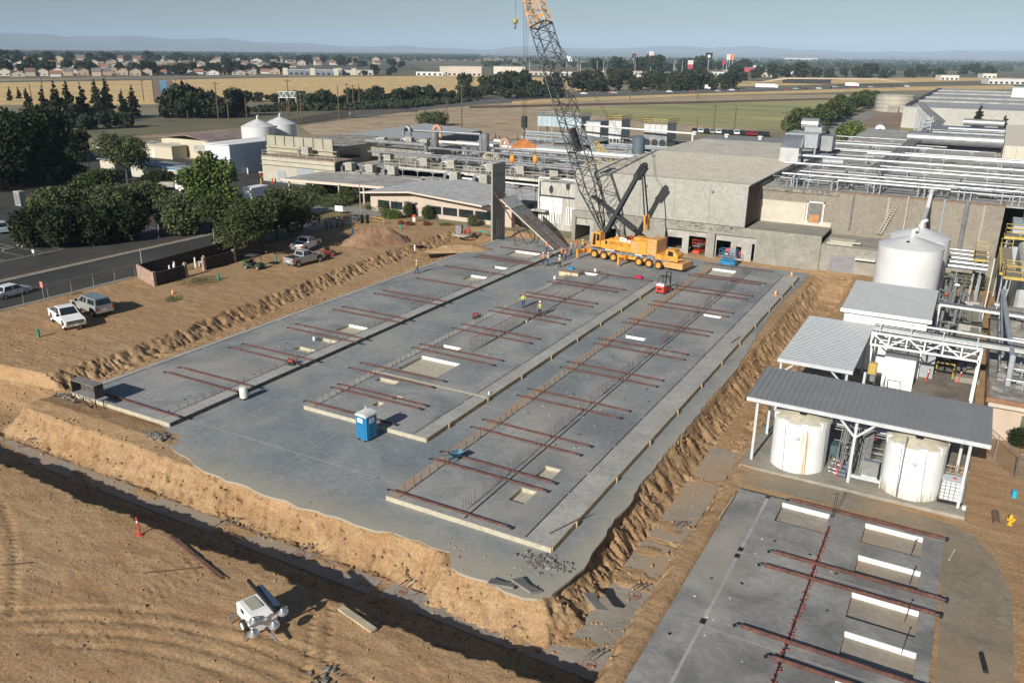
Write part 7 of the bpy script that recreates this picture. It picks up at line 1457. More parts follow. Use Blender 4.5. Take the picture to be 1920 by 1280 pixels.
t = thing('dark_silo', 'dark blue-grey vertical vessel on the plant roof right of the boom', 'vessel', (-71,190,4.85)); a = MB(); a.lathe((0,0,0),[(1.5,.4),(1.5,5),(.8,5.5),(.001,5.6)],18); a.build('shell', mat('slate_vessel',(.10,.14,.17),.6,.1), t, smooth=True)
t = thing('yellow_stair', 'yellow-railed stair descending onto the plant roof beside the boom', 'stair', (-76,176,4.85)); a = MB(); [a.bar((0,s_,4),(5,s_-1,0),.2) for s_ in (-.6,.6)]; [a.bar((0,s_,5.1),(5,s_-1,1.1),.12) for s_ in (-.6,.6)]; [a.bar((k,s_-.2*k,4-.8*k),(k,s_-.2*k,5.1-.8*k),.1) for k in range(6) for s_ in (-.6,.6)]; a.build('stair', YRAIL, t)
# clutter of fine pipes on the plant roof (many small runs, each a thing of the group)
r_ = random.Random(44)
for k in range(34):
    x = r_.uniform(-118,-66); y = r_.uniform(150,206); L_ = r_.uniform(4,16); z = r_.uniform(5.1,6.6); m = r_.choice((SILV,SILVD,STG,CRAIL,BLCOND,SILVD)); d_ = r_.random() < .25
    pts = [(x,y,4.9),(x,y,z),(x+(0 if d_ else L_),y+(L_*.6 if d_ else -.3),z),(x+(0 if d_ else L_),y+(L_*.6 if d_ else -.3),4.9)]
    pipe('short %s pipe loop at %s' % ('cross-running' if d_ else 'side-running', ['the left front','the right front','the left rear','the right rear'][(x > -92)+2*(y > 178)]+' of the plant roof'), pts, r_.uniform(.1,.24), m, 'short pipe loops on the plant roof, %s' % ('cross-running' if d_ else 'side-running'), None, 'pipe_loop', n=6)
# ---------------------------------------------------------------- enclosure, fence, street furniture
EN = thing('block_enclosure', 'roofless pinkish block enclosure with white pipe stubs beside the road fence', 'enclosure', (-92,76,0))
PINK = mat('pink_block', (.36,.25,.19), .9, .15, 2); DKW = mat('dark_slatted_wall', (.045,.035,.03), .9, .3, 2)
for q_ in (((-93.4,68.0,1.0),(-88.2,66.2,1.0),.2,2.0),((-97.6,85.0,1.1),(-93.2,86.8,1.1),.2,2.2)): mb = MB(); mb.bar(*q_); mb.build('end_wall', PINK, EN, world=True)
for q_ in (((-88.1,66.2,.9),(-88.5,71.5,.9),.2,1.8),((-89.0,75.0,.9),(-89.4,86.5,.9),.2,1.9),((-93.5,68,.9),(-94.8,85.5,.9),.15,1.9)): mb = MB(); mb.bar(*q_); mb.build('side_wall', DKW, EN, world=True)
for x, y in ((-88.1,66.3),(-88.5,71.5),(-89.0,75.0),(-89.2,80.5),(-93.2,86.6)): b = MB(); b.box((x-.2,y-.2,0),(x+.2,y+.2,2.05)); b.build('pier', PINK, EN, world=True)
r_ = random.Random(15)
for k in range(12):
    x, y = -91.8+r_.uniform(-1,1), 68.5+k*.85; a = MB(); a.tube((0,0,0),(0,0,r_.uniform(.7,1.7)),.11,8); 
    if k % 3 == 0: a.tube((0,0,.8),(.5,0,.8),.1,8)
    o_ = one(a, 'pipe_stub', WHITEP, 'white pipe stub inside the block enclosure, %s from its near end' % ordw(k+1), 'pipe stub', 'white stubs inside the enclosure'); o_.location = (x,y,.1)
GALV = mat('fence_galv', (.30,.31,.31), .6, .1, metal=.3)
def chain(label, pts, h=1.9, step=3.0, mesh=True):
    t = thing('chain_link_fence', label, 'fence', tuple(pts[0])); 
    wm = MATS.get('chain_mesh')
    if wm is None:
        wm = bpy.data.materials.new('chain_mesh'); wm.use_nodes = True; n = wm.node_tree.nodes; l = wm.node_tree.links; b = n['Principled BSDF']; b.inputs['Base Color'].default_value = (.22,.23,.23,1); b.inputs['Metallic'].default_value = .4; b.inputs['Roughness'].default_value = .5; b.inputs['Alpha'].default_value = .16; MATS['chain_mesh'] = wm
    rails = MB(); me_ = MB(); posts = []
    for p, q in zip(pts[:-1], pts[1:]):
        p, q = Vector(p), Vector(q); L_ = (q-p).length; n = max(1,round(L_/step)); rails.tube(p+Vector((0,0,h)), q+Vector((0,0,h)), .03, 5)
        for k in range(n+1): c = p+(q-p)*(k/n); b = MB(); b.tube(c, c+Vector((0,0,h+.05)), .045, 6); b.build('post', GALV, t, world=True)
        me_.poly([tuple(p+Vector((0,0,.05))), tuple(q+Vector((0,0,.05))), tuple(q+Vector((0,0,h))), tuple(p+Vector((0,0,h)))])
    rails.build('top_rail', GALV, t, world=True); me_.build('mesh', wm, t, world=True); return t
chain('chain-link fence between the road and the dirt lot at the left edge', [(-93.9,44,0),(-94.0,68,0)])
chain('chain-link fence along the road behind the enclosure and under the oak', [(-95,86.5,0),(-93.0,104,0),(-92.0,117,0)])
chain('chain-link fence with yard gate at the right photo edge', [(3.6,69.5,-.1),(6.2,64.2,-.1),(12,62.6,-.1),(22,62.0,-.1)], 2.0, 3.2)
# kerb wall under the fence
mb = MB(); mb.box((-94.9,30,-.05),(-94.0,68,.12)); one(mb, 'fence_kerb', mat('kerb_concrete',(.30,.28,.25),.9,.1), 'low concrete strip under the road fence', 'kerb', org=(-94.4,50,0))
def sign(px, py, label, w_, h_, m, pole=2.0, rz=0, z=0, th=.04):
    t = thing('sign_post', label, 'sign', tuple(G(px,py,z)), rz); a = MB(); a.tube((0,0,0),(0,0,pole),.04,6); a.build('pole', GALV, t); a = MB(); a.box((-w_/2,-th,pole-h_),(w_/2,0,pole)); a.build('panel', m, t); return t
sign(84,568,'small faded red sign on the road fence', .5,.7, mat('faded_red',(.62,.22,.16),.6,.1),2.6); sign(298,447,'back of a grey street sign on the far pavement', .6,.9, GREYST,2.3); sign(64,482,'small white sign at the end of the dark hedge', .5,.5, WHITEP,1.1); sign(636,402,'white sign board on the fence by the flag pole', 1.6,1.0, WHITEP,1.6,.2)
def lamp(px, py, top, label, arm=0, m=None, name='street_lamp', z=0):
    g = G(px,py,z); t = thing(name, label, 'lamp post', tuple(g)); lo, hi = 1, 40
    for _ in range(40):
        md = (lo+hi)/2; d = Vector((g.x,g.y,md))-CP; yy = 640-FPX*d.dot(CU)/d.dot(CF)
        if yy > top: lo = md
        else: hi = md
    h = lo; a = MB(); a.tube((0,0,0),(0,0,h),.11,8,.06); a.build('pole', m or GALV, t)
    if arm: a = MB(); a.tube((0,0,h),(arm,0,h+.5),.05,6); a.box((arm-.1,-.18,h+.4),(arm+.8*(1 if arm > 0 else -1),.18,h+.55)) if arm > 0 else a.box((arm-.7,-.18,h+.4),(arm+.1,.18,h+.55)); a.build('arm_and_head', m or GALV, t)
    return t
lamp(171,335,278,'grey street lamp in the left car park with arm to the left',-1.6); lamp(677,416,335,'tall bare grey flag pole before the entrance wing'); lamp(405,480,428,'short grey post by the enclosure under the oak'); lamp(267,500,466,'short grey post at the near corner of the enclosure',0)
# gate frames and yellow barrier by the office
railing('yellow pipe barrier before the bright green bush', [tuple(G(695,419)),tuple(G(720,423))], YRAIL, 1.2, 1.6, .06)
for k, px in enumerate((654,664)): bit(MB().box((-.15,-.3,0),(.15,.3,1.7)), 'turnstile_post', STEELD, ['left','right'][k]+' dark gate post beside the flag pole', 'gate post', px+25, 421)
railing('grey pipe gate before the entrance path', [tuple(G(648,418)),tuple(G(668,421))], GALV, 1.3, 1.3, .05)
# litter bin, bikes, planters near the door
t = thing('litter_bin', 'white bin with a red lid beside the office door', 'bin', tuple(G(777,417))); a = MB(); a.lathe((0,0,0),[(.3,0),(.36,1.0),(.001,1.0)],14); a.build('drum', WHITEP, t); a = MB(); a.lathe((0,0,1.0),[(.42,0),(.42,.15),(.3,.35),(.001,.4)],14); a.build('lid', REDP, t)
def bike(px, py, rz, label):
    t = thing('bicycle', label, 'bicycle', tuple(G(px,py,.0)), rz, 'bicycles by the office'); 
    for x in (-.55,.55):
        b = MB(); pr = []
        for k in range(16): an = 2*math.pi*k/16; a2 = 2*math.pi*(k+1)/16; b.tube((.34*math.cos(an),0,.34*math.sin(an)),(.34*math.cos(a2),0,.34*math.sin(a2)),.022,4)
        o_ = b.build('wheel', BLKPL, t); o_.location = (x,0,.36)
    b = MB(); [b.tube(p,q,.022,5) for p,q in (((-.55,0,.36),(-.1,0,.32)),((-.1,0,.32),(-.2,0,.82)),((-.2,0,.8),(.4,0,.85)),((-.1,0,.32),(.4,0,.82)),((.4,0,.95),(.55,0,.36)),((-.55,0,.36),(-.2,0,.75)))]; b.build('frame', SILV, t); b = MB(); b.bar((-.32,0,.86),(-.08,0,.86),.1,.06); b.build('saddle', BLKPL, t); b = MB(); b.tube((.38,-.25,1.0),(.38,.25,1.0),.02,5); b.build('handlebar', BLKPL, t)
bike(748,408,.3,'leftmost bicycle parked by the left windows of the office'); bike(756,410,.6,'second bicycle parked by the left windows of the office')
AP = thing('air_compressor', 'grey cage of valves and red fittings on a concrete ring in the dirt', 'machinery', tuple(G(868,440,.1)), .3); a = MB(); a.bbox((-1.1,-.6,.2),(-.1,.4,1.6),.04); a.build('crate', GREYST, AP); a = MB(); [a.tube((.2+.25*k,-.3+.1*k,.1),(.3+.25*k,.1,1.9-.2*k),.08,6) for k in range(5)]; a.build('pipes', SILVD, AP); a = MB(); a.tube((.3,-.4,.3),(.3,-.4,1.0),.14,8); a.tube((1.0,-.2,.3),(1.0,-.2,1.2),.14,8); a.build('red_fittings', REDP, AP); a = MB(); a.lathe((0,0,-.05),[(1.6,0),(1.6,.3),(1.4,.3),(1.4,0)],20); a.build('ring', PALEC, AP)
a = MB(); a.tube((-1.0,0,.2),(1.0,0,.2),.14,8); bit(a, 'green_pipe', MATS['teal_pipe'], 'green pipe lying left of the standing panel foot', 'pipe', 907, 437, .3)
# roads and paved areas on the left
ASPH = concrete('asphalt', (.048,.047,.043), (.075,.072,.064), ((.12,.10,.08), .62, .9), .12, .01)
mb = MB(); mb.box((-106.3,-60,0),(-94.95,118,.02)); struct(mb, 'road', ASPH)
mb = MB(); mb.box((-230,-60,-.1),(-109.5,158,.014)); struct(mb, 'car_park', ASPH)
mb = MB(); mb.box((-107.6,-60,0),(-106.3,100,.13)); struct(mb, 'pavement', mat('pavement_concrete',(.26,.23,.19),.9,.12,.8))
mb = MB(); mb.box((-109.5,-60,0),(-107.6,100,.07)); struct(mb, 'verge', mat('bark_verge',(.07,.05,.035),.95,.3,2))
mb = MB(); mb.prism([(-106,100),(-94.9,100),(-93,117.5),(-93,122),(-112,127),(-109,104)],0,.03); struct(mb, 'paved_path', mat('path_concrete',(.27,.26,.235),.9,.12,.5)); mb = MB(); mb.prism([(-105,110),(-98,112),(-97,118),(-106,120)],.031,.06); struct(mb, 'dry_lawn', mat('dry_lawn',(.20,.155,.06),.95,.3,1))
LINE = mat('road_paint', (.30,.29,.27), .8, .15, 3)
mb = MB()
for k in range(22): y = 30+k*2.9; mb.box((-123.5,y,.02),(-118,y+.12,.026)); mb.box((-131,y,.02),(-125.2,y+.12,.026))
mb.box((-117.6,28,.02),(-117.3,110,.028)); struct(mb, 'parking_lines', LINE)
r_ = random.Random(2); ws0 = MB(); ws0.box((-.15,-.9,0),(.15,.9,.14)); ws = one(ws0, 'wheel_stop', mat('stop_concrete',(.42,.40,.35),.9,.1), 'pale concrete wheel stop in the left car park', 'wheel stop', 'wheel stops in the left car park'); ws.location = (-123.9,62,.02)
for k in range(14):
    for x in (-123.9,-125.1):
        if k or x < -124.5: dup(ws, (x,46+k*2.9,.02))
EB = thing('electric_cabinet', 'tall cream electric cabinet at the edge of the dark trees', 'cabinet', tuple(G(40,385))); a = MB(); a.box((-.9,-.6,0),(.9,.6,2.7)); a.build('housing', mat('cabinet_cream',(.42,.40,.33),.7,.06), EB); a = MB(); a.box((-.8,-.64,.2),(-.03,-.6,2.5)); a.box((.03,-.64,.2),(.8,-.6,2.5)); a.build('doors', GREYST, EB)
for k in range(6): bit(MB().tube((0,0,0),(0,0,1.1),.13,8), 'bollard', CREAM, 'cream bollard in the upper left car park, %s from the left' % ordw(k+1), 'bollard', 152+k*8, 300-k*1.5, 0, 0, 'bollards in the left car park')
for k, (px, py, m) in enumerate(((425+65,345,YRAIL),(517,344,YRAIL),(511,345,REDP))): bit(MB().tube((0,0,0),(0,0,1.3),.16,8), 'bollard', m, ['yellow bollard left of the red one by the annex','yellow bollard right of the red one by the annex','red bollard by the annex corner'][k], 'bollard', px, py)
mb = MB(); mb.tube((0,0,0),(0,0,1.4),.17,8); bit(mb, 'bollard', WHITEP, 'white bollard in front of the blue-grey shed', 'bollard', 465, 326)
for k, (px, py, rz, m, lab) in enumerate(((190,282,-.15,'W','white pickup with canopy parked in the upper left car park'),(107,293,-.1,'C','white car partly hidden by the big dark trees'),(268,277,-.1,'D','dark car parked behind the pale tree'),(290,275,-.1,'C','white car parked left of the cream shed'),(172,292,.1,'D','dark car next to the white canopy pickup'))):
    if m == 'W': pickup('pickup_truck', lab, tuple(G(px,py)), R(-10), WHITEP, 'cap', WHITEP)
    else: car(lab, tuple(G(px,py)), R(-10), CARWHITE if m == 'C' else CARDK)
# ================================================================ people
SKIN = mat('skin', (.42,.24,.16), .6, .05); JEAN = mat('denim', (.05,.075,.14), .9, .15); DKTR = mat('dark_trousers', (.03,.03,.035), .9, .2); BOOT = mat('boots', (.06,.035,.02), .8, .1)
LIME = mat('lime_vest', (.50,.72,.08), .7, .06); ORV = mat('orange_vest', (.85,.22,.05), .7, .06); HATW = mat('white_hat', (.75,.75,.73), .4, .02); HATR = mat('red_hat', (.60,.05,.03), .4, .05); SHIRT = mat('grey_shirt', (.16,.17,.20), .9, .1)
def skin_obj(name, chains, m, parent, sub=1):
    """chains: lists of (x,y,z,r); grown with a skin modifier, chain 0 first vertex is the root"""
    vs, es, rs = [], [], []; idx = {}
    for ch in chains:
        prev = None
        for p in ch:
            k = tuple(round(c, 4) for c in p[:3])
            if k not in idx: idx[k] = len(vs); vs.append(p[:3]); rs.append(p[3])
            if prev is not None: es.append((prev, idx[k]))
            prev = idx[k]
    me = bpy.data.meshes.new(name); me.from_pydata(vs, es, []); o = bpy.data.objects.new(name, me); sc.collection.objects.link(o); me.materials.append(m)
    md = o.modifiers.new('skin', 'SKIN')
    for i, r in enumerate(rs): me.skin_vertices[0].data[i].radius = (r, r)
    me.skin_vertices[0].data[0].use_root = True
    s_ = o.modifiers.new('sub', 'SUBSURF'); s_.levels = sub; s_.render_levels = sub
    bpy.context.view_layer.update(); dg = bpy.context.evaluated_depsgraph_get(); m2 = bpy.data.meshes.new_from_object(o.evaluated_get(dg)); o.modifiers.clear(); o.data = m2
    m2.polygons.foreach_set('use_smooth', [True]*len(m2.polygons)); m2.materials.clear(); m2.materials.append(m); o.parent = parent; return o
def person(label, px, py, rz, vest, hat, legs=JEAN, pose=0, z=FZ, group=None):
    t = thing('person', label, 'person', tuple(G(px,py,z)), rz, group)
    st = (.12,-.10) if pose == 1 else (.03,-.02)     # stride
    A = {0:((.27,.02,1.12),(.27,.12,.88)), 1:((.26,-.1,1.12),(.27,.02,.88)), 2:((.26,.2,1.18),(.16,.42,1.22)), 3:((.30,.05,1.14),(.20,.22,1.02))}[pose]
    B = {0:((.27,.0,1.12),(.27,.08,.88)), 1:((.26,.12,1.12),(.27,.22,.90)), 2:((.26,.18,1.16),(.14,.40,1.16)), 3:((.30,-.02,1.13),(.18,.05,.98))}[pose]
    body = [[(0,0,.95,.13),(0,0,1.15,.12),(0,0,1.36,.13),(0,.01,1.50,.055),(0,.02,1.57,.07),(0,.03,1.65,.095),(0,.02,1.73,.075)],
            [(0,.03,1.65,.095),(0,.125,1.645,.018)],[(0,.03,1.65,.095),(.098,.02,1.65,.02)],[(0,.03,1.65,.095),(-.098,.02,1.65,.02)]]
    for s_, (el, ha), fy in ((1,A,st[0]),(-1,B,st[1])):
        body.append([(0,0,1.36,.13),(s_*.19,0,1.40,.062),(s_*el[0],el[1],el[2],.045),(s_*ha[0],ha[1],ha[2],.03),(s_*ha[0],ha[1]+.03,ha[2]-.06,.038)])
        body.append([(0,0,.95,.13),(s_*.10,fy*.3,.86,.09),(s_*.11,fy*1.2,.48,.058),(s_*.12,fy*2,.09,.042),(s_*.12,fy*2+.16,.04,.038)])
    skin_obj('body', body, SKIN, t)
    tr = [[(0,0,.98,.15),(0,0,.93,.145)]]
    for s_, fy in ((1,st[0]),(-1,st[1])): tr.append([(0,0,.93,.145),(s_*.10,fy*.3,.84,.105),(s_*.11,fy*1.2,.48,.078),(s_*.12,fy*2,.14,.066)])
    skin_obj('trousers', tr, legs, t)
    sh = [[(0,0,1.02,.15),(0,0,1.2,.15),(0,0,1.38,.15),(0,0,1.44,.11)]]
    skin_obj('vest', sh, vest, t)
    sl = MB()
    for s_, (el, ha) in ((1,A),(-1,B)): sl.tube((s_*.13,0,1.40),(s_*el[0],el[1],el[2]),.075,8,.06); sl.tube((s_*el[0],el[1],el[2]),(s_*(el[0]*.4+ha[0]*.6),el[1]*.4+ha[1]*.6,el[2]*.4+ha[2]*.6),.06,8,.048)
    sl.build('sleeves', vest if hat is HATR else SHIRT, t, smooth=True)
    b = MB()
    for s_, fy in ((1,st[0]),(-1,st[1])): b.bbox((s_*.12-.055,fy*2-.08,0),(s_*.12+.055,fy*2+.2,.13),.02)
    b.build('boots', BOOT, t)
    b = MB(); b.lathe((0,.02,1.70),[(.145,-.01),(.145,.0),(.115,.02),(.11,.07),(.07,.12),(.001,.135)],12); b.build('hard_hat', hat, t, smooth=True)
    b = MB()
    for (ha, s_) in ((A[1],1),(B[1],-1)):
        for f_ in range(4): x = s_*ha[0]+(f_-1.5)*.018; L_ = (.075,.085,.08,.062)[f_]; b.tube((x,ha[1]+.03,ha[2]-.06),(x,ha[1]+.06+.01*f_,ha[2]-.07-L_*.6),.009,5); b.tube((x,ha[1]+.06+.01*f_,ha[2]-.07-L_*.6),(x,ha[1]+.075,ha[2]-.08-L_),.008,5)
        b.tube((s_*(ha[0]-.03),ha[1]+.02,ha[2]-.04),(s_*(ha[0]-.06),ha[1]+.05,ha[2]-.09),.01,5)
    b.build('fingers', SKIN, t); t.scale = (1.03,)*3
    return t
PPL = [('worker in lime vest and white hat alone on the left panel edge',782,513,2.6,LIME,HATW,JEAN,1,0),('worker in lime vest and red hat on the middle panel',981,577,.6,LIME,HATR,JEAN,0,0),('worker in lime vest and white hat with dark trousers on the middle panel',1012,593,3.4,LIME,HATW,DKTR,3,0),
('leftmost worker of the pair below the lifted panel, orange and lime vest',1018,497,.3,ORV,HATW,DKTR,0,0),('worker in lime vest beside the leftmost one below the lifted panel',1027,497,-.4,LIME,HATW,JEAN,0,0),('worker in lime vest and white hat facing the crane near its front outrigger',1049,502,.2,LIME,HATW,DKTR,0,FZ),
('worker in orange shirt and blue jeans at the foot of the lifted panel',1025,474,-.5,ORV,HATR,JEAN,2,0),('worker in red-orange shirt steadying the lifted panel foot',1053,486,.8,ORV,HATR,DKTR,2,FZ),('worker in orange vest and blue jeans right of the panel foot',1060,488,1.2,ORV,HATR,JEAN,3,FZ),('worker in orange vest half hidden between panel and outrigger',1071,478,2.2,ORV,HATW,DKTR,0,FZ),('worker in orange vest nearest the crane front wheel',1080,473,-1.3,ORV,HATR,mat('khaki_trousers',(.25,.2,.13),.9,.1),0,FZ),('worker in lime vest standing behind the front outrigger',1092,471,2.8,LIME,HATW,JEAN,0,FZ),
('leftmost onlooker in an orange vest by the fence gate',614,432,3.0,ORV,HATW,JEAN,0,.05),('second onlooker in dark clothes by the fence gate',622,431,2.7,SHIRT,HATW,DKTR,0,.05),('third onlooker in a blue shirt by the fence gate',633,428,3.3,mat('blue_shirt',(.08,.13,.25),.9,.1),HATW,DKTR,0,.05),('rightmost onlooker with a red shirt by the fence gate',642,426,3.5,mat('red_shirt',(.35,.06,.05),.9,.1),HATR,DKTR,3,.05)]
for p in PPL: person(p[0],p[1],p[2],p[3],p[4],p[5],p[6],p[7],p[8])
# ================================================================ trees
def leafmat(name, a, b):
    m = bpy.data.materials.new(name); m.use_nodes = True; n = m.node_tree.nodes; l = m.node_tree.links; bs = n['Principled BSDF']; bs.inputs['Roughness'].default_value = .75; bs.inputs['Specular IOR Level'].default_value = .2
    g = n.new('ShaderNodeNewGeometry'); nz = n.new('ShaderNodeTexNoise'); nz.inputs['Scale'].default_value = .5; nz.inputs['Detail'].default_value = 3; l.new(g.outputs['Position'], nz.inputs['Vector'])
    ad = n.new('ShaderNodeMath'); ad.operation = 'MULTIPLY_ADD'; ad.inputs[1].default_value = .5; l.new(g.outputs['Random Per Island'], ad.inputs[0]); l.new(nz.outputs['Fac'], ad.inputs[2])
    r = n.new('ShaderNodeValToRGB'); e = r.color_ramp.elements; e[0].position = .45; e[1].position = .95; e[0].color = (*a,1); e[1].color = (*b,1); l.new(ad.outputs[0], r.inputs[0]); l.new(r.outputs[0], bs.inputs['Base Color'])
    return m
LF_DK = leafmat('leaf_dark', (.010,.017,.006), (.034,.046,.016)); LF_MD = leafmat('leaf_mid', (.022,.036,.012), (.075,.095,.032)); LF_PL = leafmat('leaf_pale', (.038,.052,.022), (.115,.135,.055)); LF_BR = leafmat('leaf_bright', (.035,.06,.015), (.12,.165,.04)); LF_FAR = leafmat('leaf_far', (.016,.026,.012), (.045,.056,.028)); LF_RED = leafmat('leaf_red', (.12,.04,.03), (.2,.07,.04))
BARK = mat('bark', (.10,.075,.055), .95, .3, 3)
def crown(name, blobs, n, size, m, seed, parent=None, gap=.0):
    rg = np.random.default_rng(seed); B = np.array(blobs, float); w_ = (B[:,3]*B[:,4]*B[:,5])**(.7); idx = rg.choice(len(B), n, p=w_/w_.sum()); d = rg.normal(size=(n,3)); d /= np.linalg.norm(d, axis=1)[:,None]
    rad = rg.random(n)**.33; rad = np.where(rg.random(n) < .55, .8+.28*rg.random(n), rad); bumps = 1+.22*np.sin(d[:,0]*5+idx)*np.cos(d[:,1]*6+seed)*np.sin(d[:,2]*5+idx*2)
    c = B[idx,:3]+d*(rad*bumps)[:,None]*B[idx,3:6]
    c = c[c[:,2] > .15]; n = len(c)
    u = rg.normal(size=(n,3)); u /= np.linalg.norm(u,axis=1)[:,None]; v = np.cross(u, rg.normal(size=(n,3))); v /= np.linalg.norm(v,axis=1)[:,None]
    s_ = size*(.55+.9*rg.random(n))[:,None]; u = u*s_; v = v*s_*.6
    co = np.stack([c-u, c+v, c+u, c-v], 1).reshape(-1,3); f = np.arange(4*n).reshape(-1,4)
    o = np_mesh(name, co, f, m, False); 
    if parent is not None: o.parent = parent
    return o
def trunk(h, r, seed, parent, spread=.35, limbs=5, top=.85):
    r_ = random.Random(seed); a = MB(); pts = [(0,0,0),(r_.uniform(-.2,.2),r_.uniform(-.2,.2),h*.35),(r_.uniform(-.4,.4),r_.uniform(-.4,.4),h*top)]
    a.tube(pts[0],pts[1],r,8,r*.7); a.tube(pts[1],pts[2],r*.7,7,r*.25)
    for k in range(limbs): an = 2*math.pi*k/limbs+r_.random(); b = h*(.3+.35*r_.random()); a.tube((pts[1][0],pts[1][1],b),(math.cos(an)*h*spread,math.sin(an)*h*spread,b+h*.25),r*.4,5,r*.12)
    return a.build('trunk', BARK, parent)
def tree(name, label, loc, h, rad, m, n, leaf, seed, group=None, nb=9, base=.22, cat='tree', flat=1.):
    t = thing(name, label, cat, loc, 0, group); r_ = random.Random(seed); bl = []
    for k in range(nb):
        an = 2*math.pi*k/nb+r_.uniform(-.4,.4); q = r_.uniform(.35,.72)*rad; z = h*(base+.15+(1-base-.3)*r_.random()); s_ = rad*r_.uniform(.32,.52)
        bl.append((q*math.cos(an), q*math.sin(an), z, s_, s_, s_*r_.uniform(.6,.95)*flat))
    bl += [(0,0,h*.62,rad*.55,rad*.55,h*.28),(r_.uniform(-.2,.2)*rad,0,h*.84,rad*.35,rad*.35,h*.14)]
    crown('crown', bl, n, leaf, m, seed, t); trunk(h, max(.12,h*.028), seed, t); return t
def gl(px, py, z=0): return tuple(G(px,py,z))
# near and middle trees on the left
for k, (px, py, h, rad, m, n, lf, lab) in enumerate((
 (16,348,16.5,11.5,LF_DK,9000,.55,'huge dark tree filling the upper left edge'),(84,340,13.5,9,LF_DK,8000,.5,'huge dark tree right of the one at the left edge, over the car park'),(138,302,8,5,LF_DK,3500,.5,'dark tree shading the white car in the upper left car park'),(-20,290,13,9,LF_DK,5000,.55,'dark tree cut by the left edge behind the huge ones'),
 (40,300,10,8,LF_DK,4000,.55,'dark tree crown behind the two huge left trees'),(240,345,10.5,5.6,LF_PL,4200,.33,'pale olive open-crowned tree behind the round hedges'),
 (398,432,13.2,5.0,LF_BR,4800,.36,'tall bright green tree before the blue-grey shed'),(478,482,8.4,5.0,LF_MD,6500,.28,'broad oak over the pickups, left crown'),(435,468,7.6,4.4,LF_MD,5000,.28,'oak crown at the enclosure wall left of the broad oak'),(520,452,8.6,4.6,LF_MD,5000,.28,'oak crown farther back right of the broad oak'),(565,432,6.6,3.6,LF_PL,3000,.26,'small olive tree at the right of the oaks'),
 (380,395,8,3.8,LF_MD,3500,.3,'dark green tree between the round hedges and the tall bright tree'))):
    tree('broadleaf_tree', lab, gl(px,py), h, rad, m, int(n*1.9), lf*.68, 100+k, base=.25 if k in (5,6) else (-.12 if k < 5 else .1))
def bush(px, py, h, rad, m, n, lf, lab, seed, group=None, name='shrub', rx=1., trunk_=False, z=0):
    t = thing(name, lab, 'shrub', gl(px,py,z), 0, group); r_ = random.Random(seed)
    bl = [(r_.uniform(-.4,.4)*rad*rx, r_.uniform(-.4,.4)*rad, h*(.35+.3*r_.random()), rad*.62*rx, rad*.62, h*.42) for _ in range(5)]+[(0,0,h*.45,rad*.8*rx,rad*.8,h*.45)]
    crown('foliage', bl, n, lf, m, seed, t); a = MB(); [a.tube((0,0,0),(math.cos(k*2)*rad*.4,math.sin(k*2)*rad*.4,h*.6),.06,5) for k in range(4)]; a.build('stems', BARK, t); return t
for k, (px, py, h, rad, m, n, lf, lab) in enumerate((
 (108,418,6.4,4.6,LF_PL,6000,.34,'large pale round oleander nearest the striped parking lot'),(172,385,6.2,4.2,LF_MD,4500,.34,'round oleander behind the pale one, beside the dark trees'),(212,408,6.2,4.2,LF_PL,5500,.32,'flowering round oleander in the middle of the hedge group'),(270,398,6.0,4.6,LF_PL,5500,.32,'flowering oleander right of the middle one'),(345,436,6.2,4.8,LF_PL,6000,.32,'rightmost round oleander with light blossoms beside the pavement'),
 (70,462,5.8,3.6,LF_DK,4500,.34,'dark roadside hedge, leftmost clump'),(120,462,5.8,3.8,LF_DK,5000,.34,'dark roadside hedge, second clump'),(178,458,5.9,3.8,LF_DK,5000,.34,'dark roadside hedge, third clump'),(235,450,5.9,3.7,LF_DK,5000,.34,'dark roadside hedge, rightmost clump'),
 (195,345,3.5,4,LF_MD,2200,.3,'low bush left of the pale olive tree'),(300,352,3.6,5,LF_DK,2600,.3,'low dark bush before the site trailer'),
 (735,410,1.7,2.2,LF_BR,3000,.14,'bright green low bush behind the yellow barrier'),(765,407,2.6,1.25,LF_MD,2600,.11,'left ball-shaped topiary by the office door'),(803,411,2.5,1.25,LF_MD,2600,.11,'right ball-shaped topiary by the office door'),(889,424,2.2,1.1,LF_PL,2200,.1,'ball shrub before the rightmost office windows'),
 (720,400,2.4,1.4,LF_MD,700,.12,'thin leafy sapling at the left office windows'),(752,422,.8,.8,LF_RED,500,.1,'left small red bush by the office path'),(768,424,.9,.9,LF_RED,600,.1,'middle small red bush beside the litter bin'),(800,424,.9,.9,LF_RED,600,.1,'right small red bush before the right topiary'),(835,424,.5,1.5,LF_BR,500,.1,'low green plants under the right office windows'),
 (590,372,3.0,3.4,LF_MD,2600,.2,'clipped hedge under the entrance wing, left part'),(620,385,1.8,4.5,LF_PL,2600,.18,'long low hedge before the entrance wing'),(655,380,3.0,2.2,LF_MD,1800,.18,'dark bush left of the flag pole under the entrance wing'),(690,378,3.0,2.0,LF_DK,1800,.18,'dark clipped bush right of the flag pole'),(618,368,2.8,1.5,LF_DK,1500,.18,'dark columnar bush beside the planter'),(700,392,1.0,2.0,LF_MD,900,.14,'low shrubs at the left corner of the office'),
 (1912,838,1.6,1.05,LF_DK,2600,.09,'dark round shrub before the tan office at the right edge'),(812,236,6.5,6.5,LF_PL,2200,.5,'pale green bush behind the grey warehouse'),(320,565,.4,1.6,LF_PL,700,.08,'weeds at the corner of the enclosure'),(380,530,.5,3.2,LF_PL,900,.09,'weeds along the enclosure gate'))):
    bush(px,py,h,rad,m,int(n*1.8),lf*.68,lab,300+k, name='ball_shrub' if 'ball' in lab or 'round shrub' in lab else 'shrub')
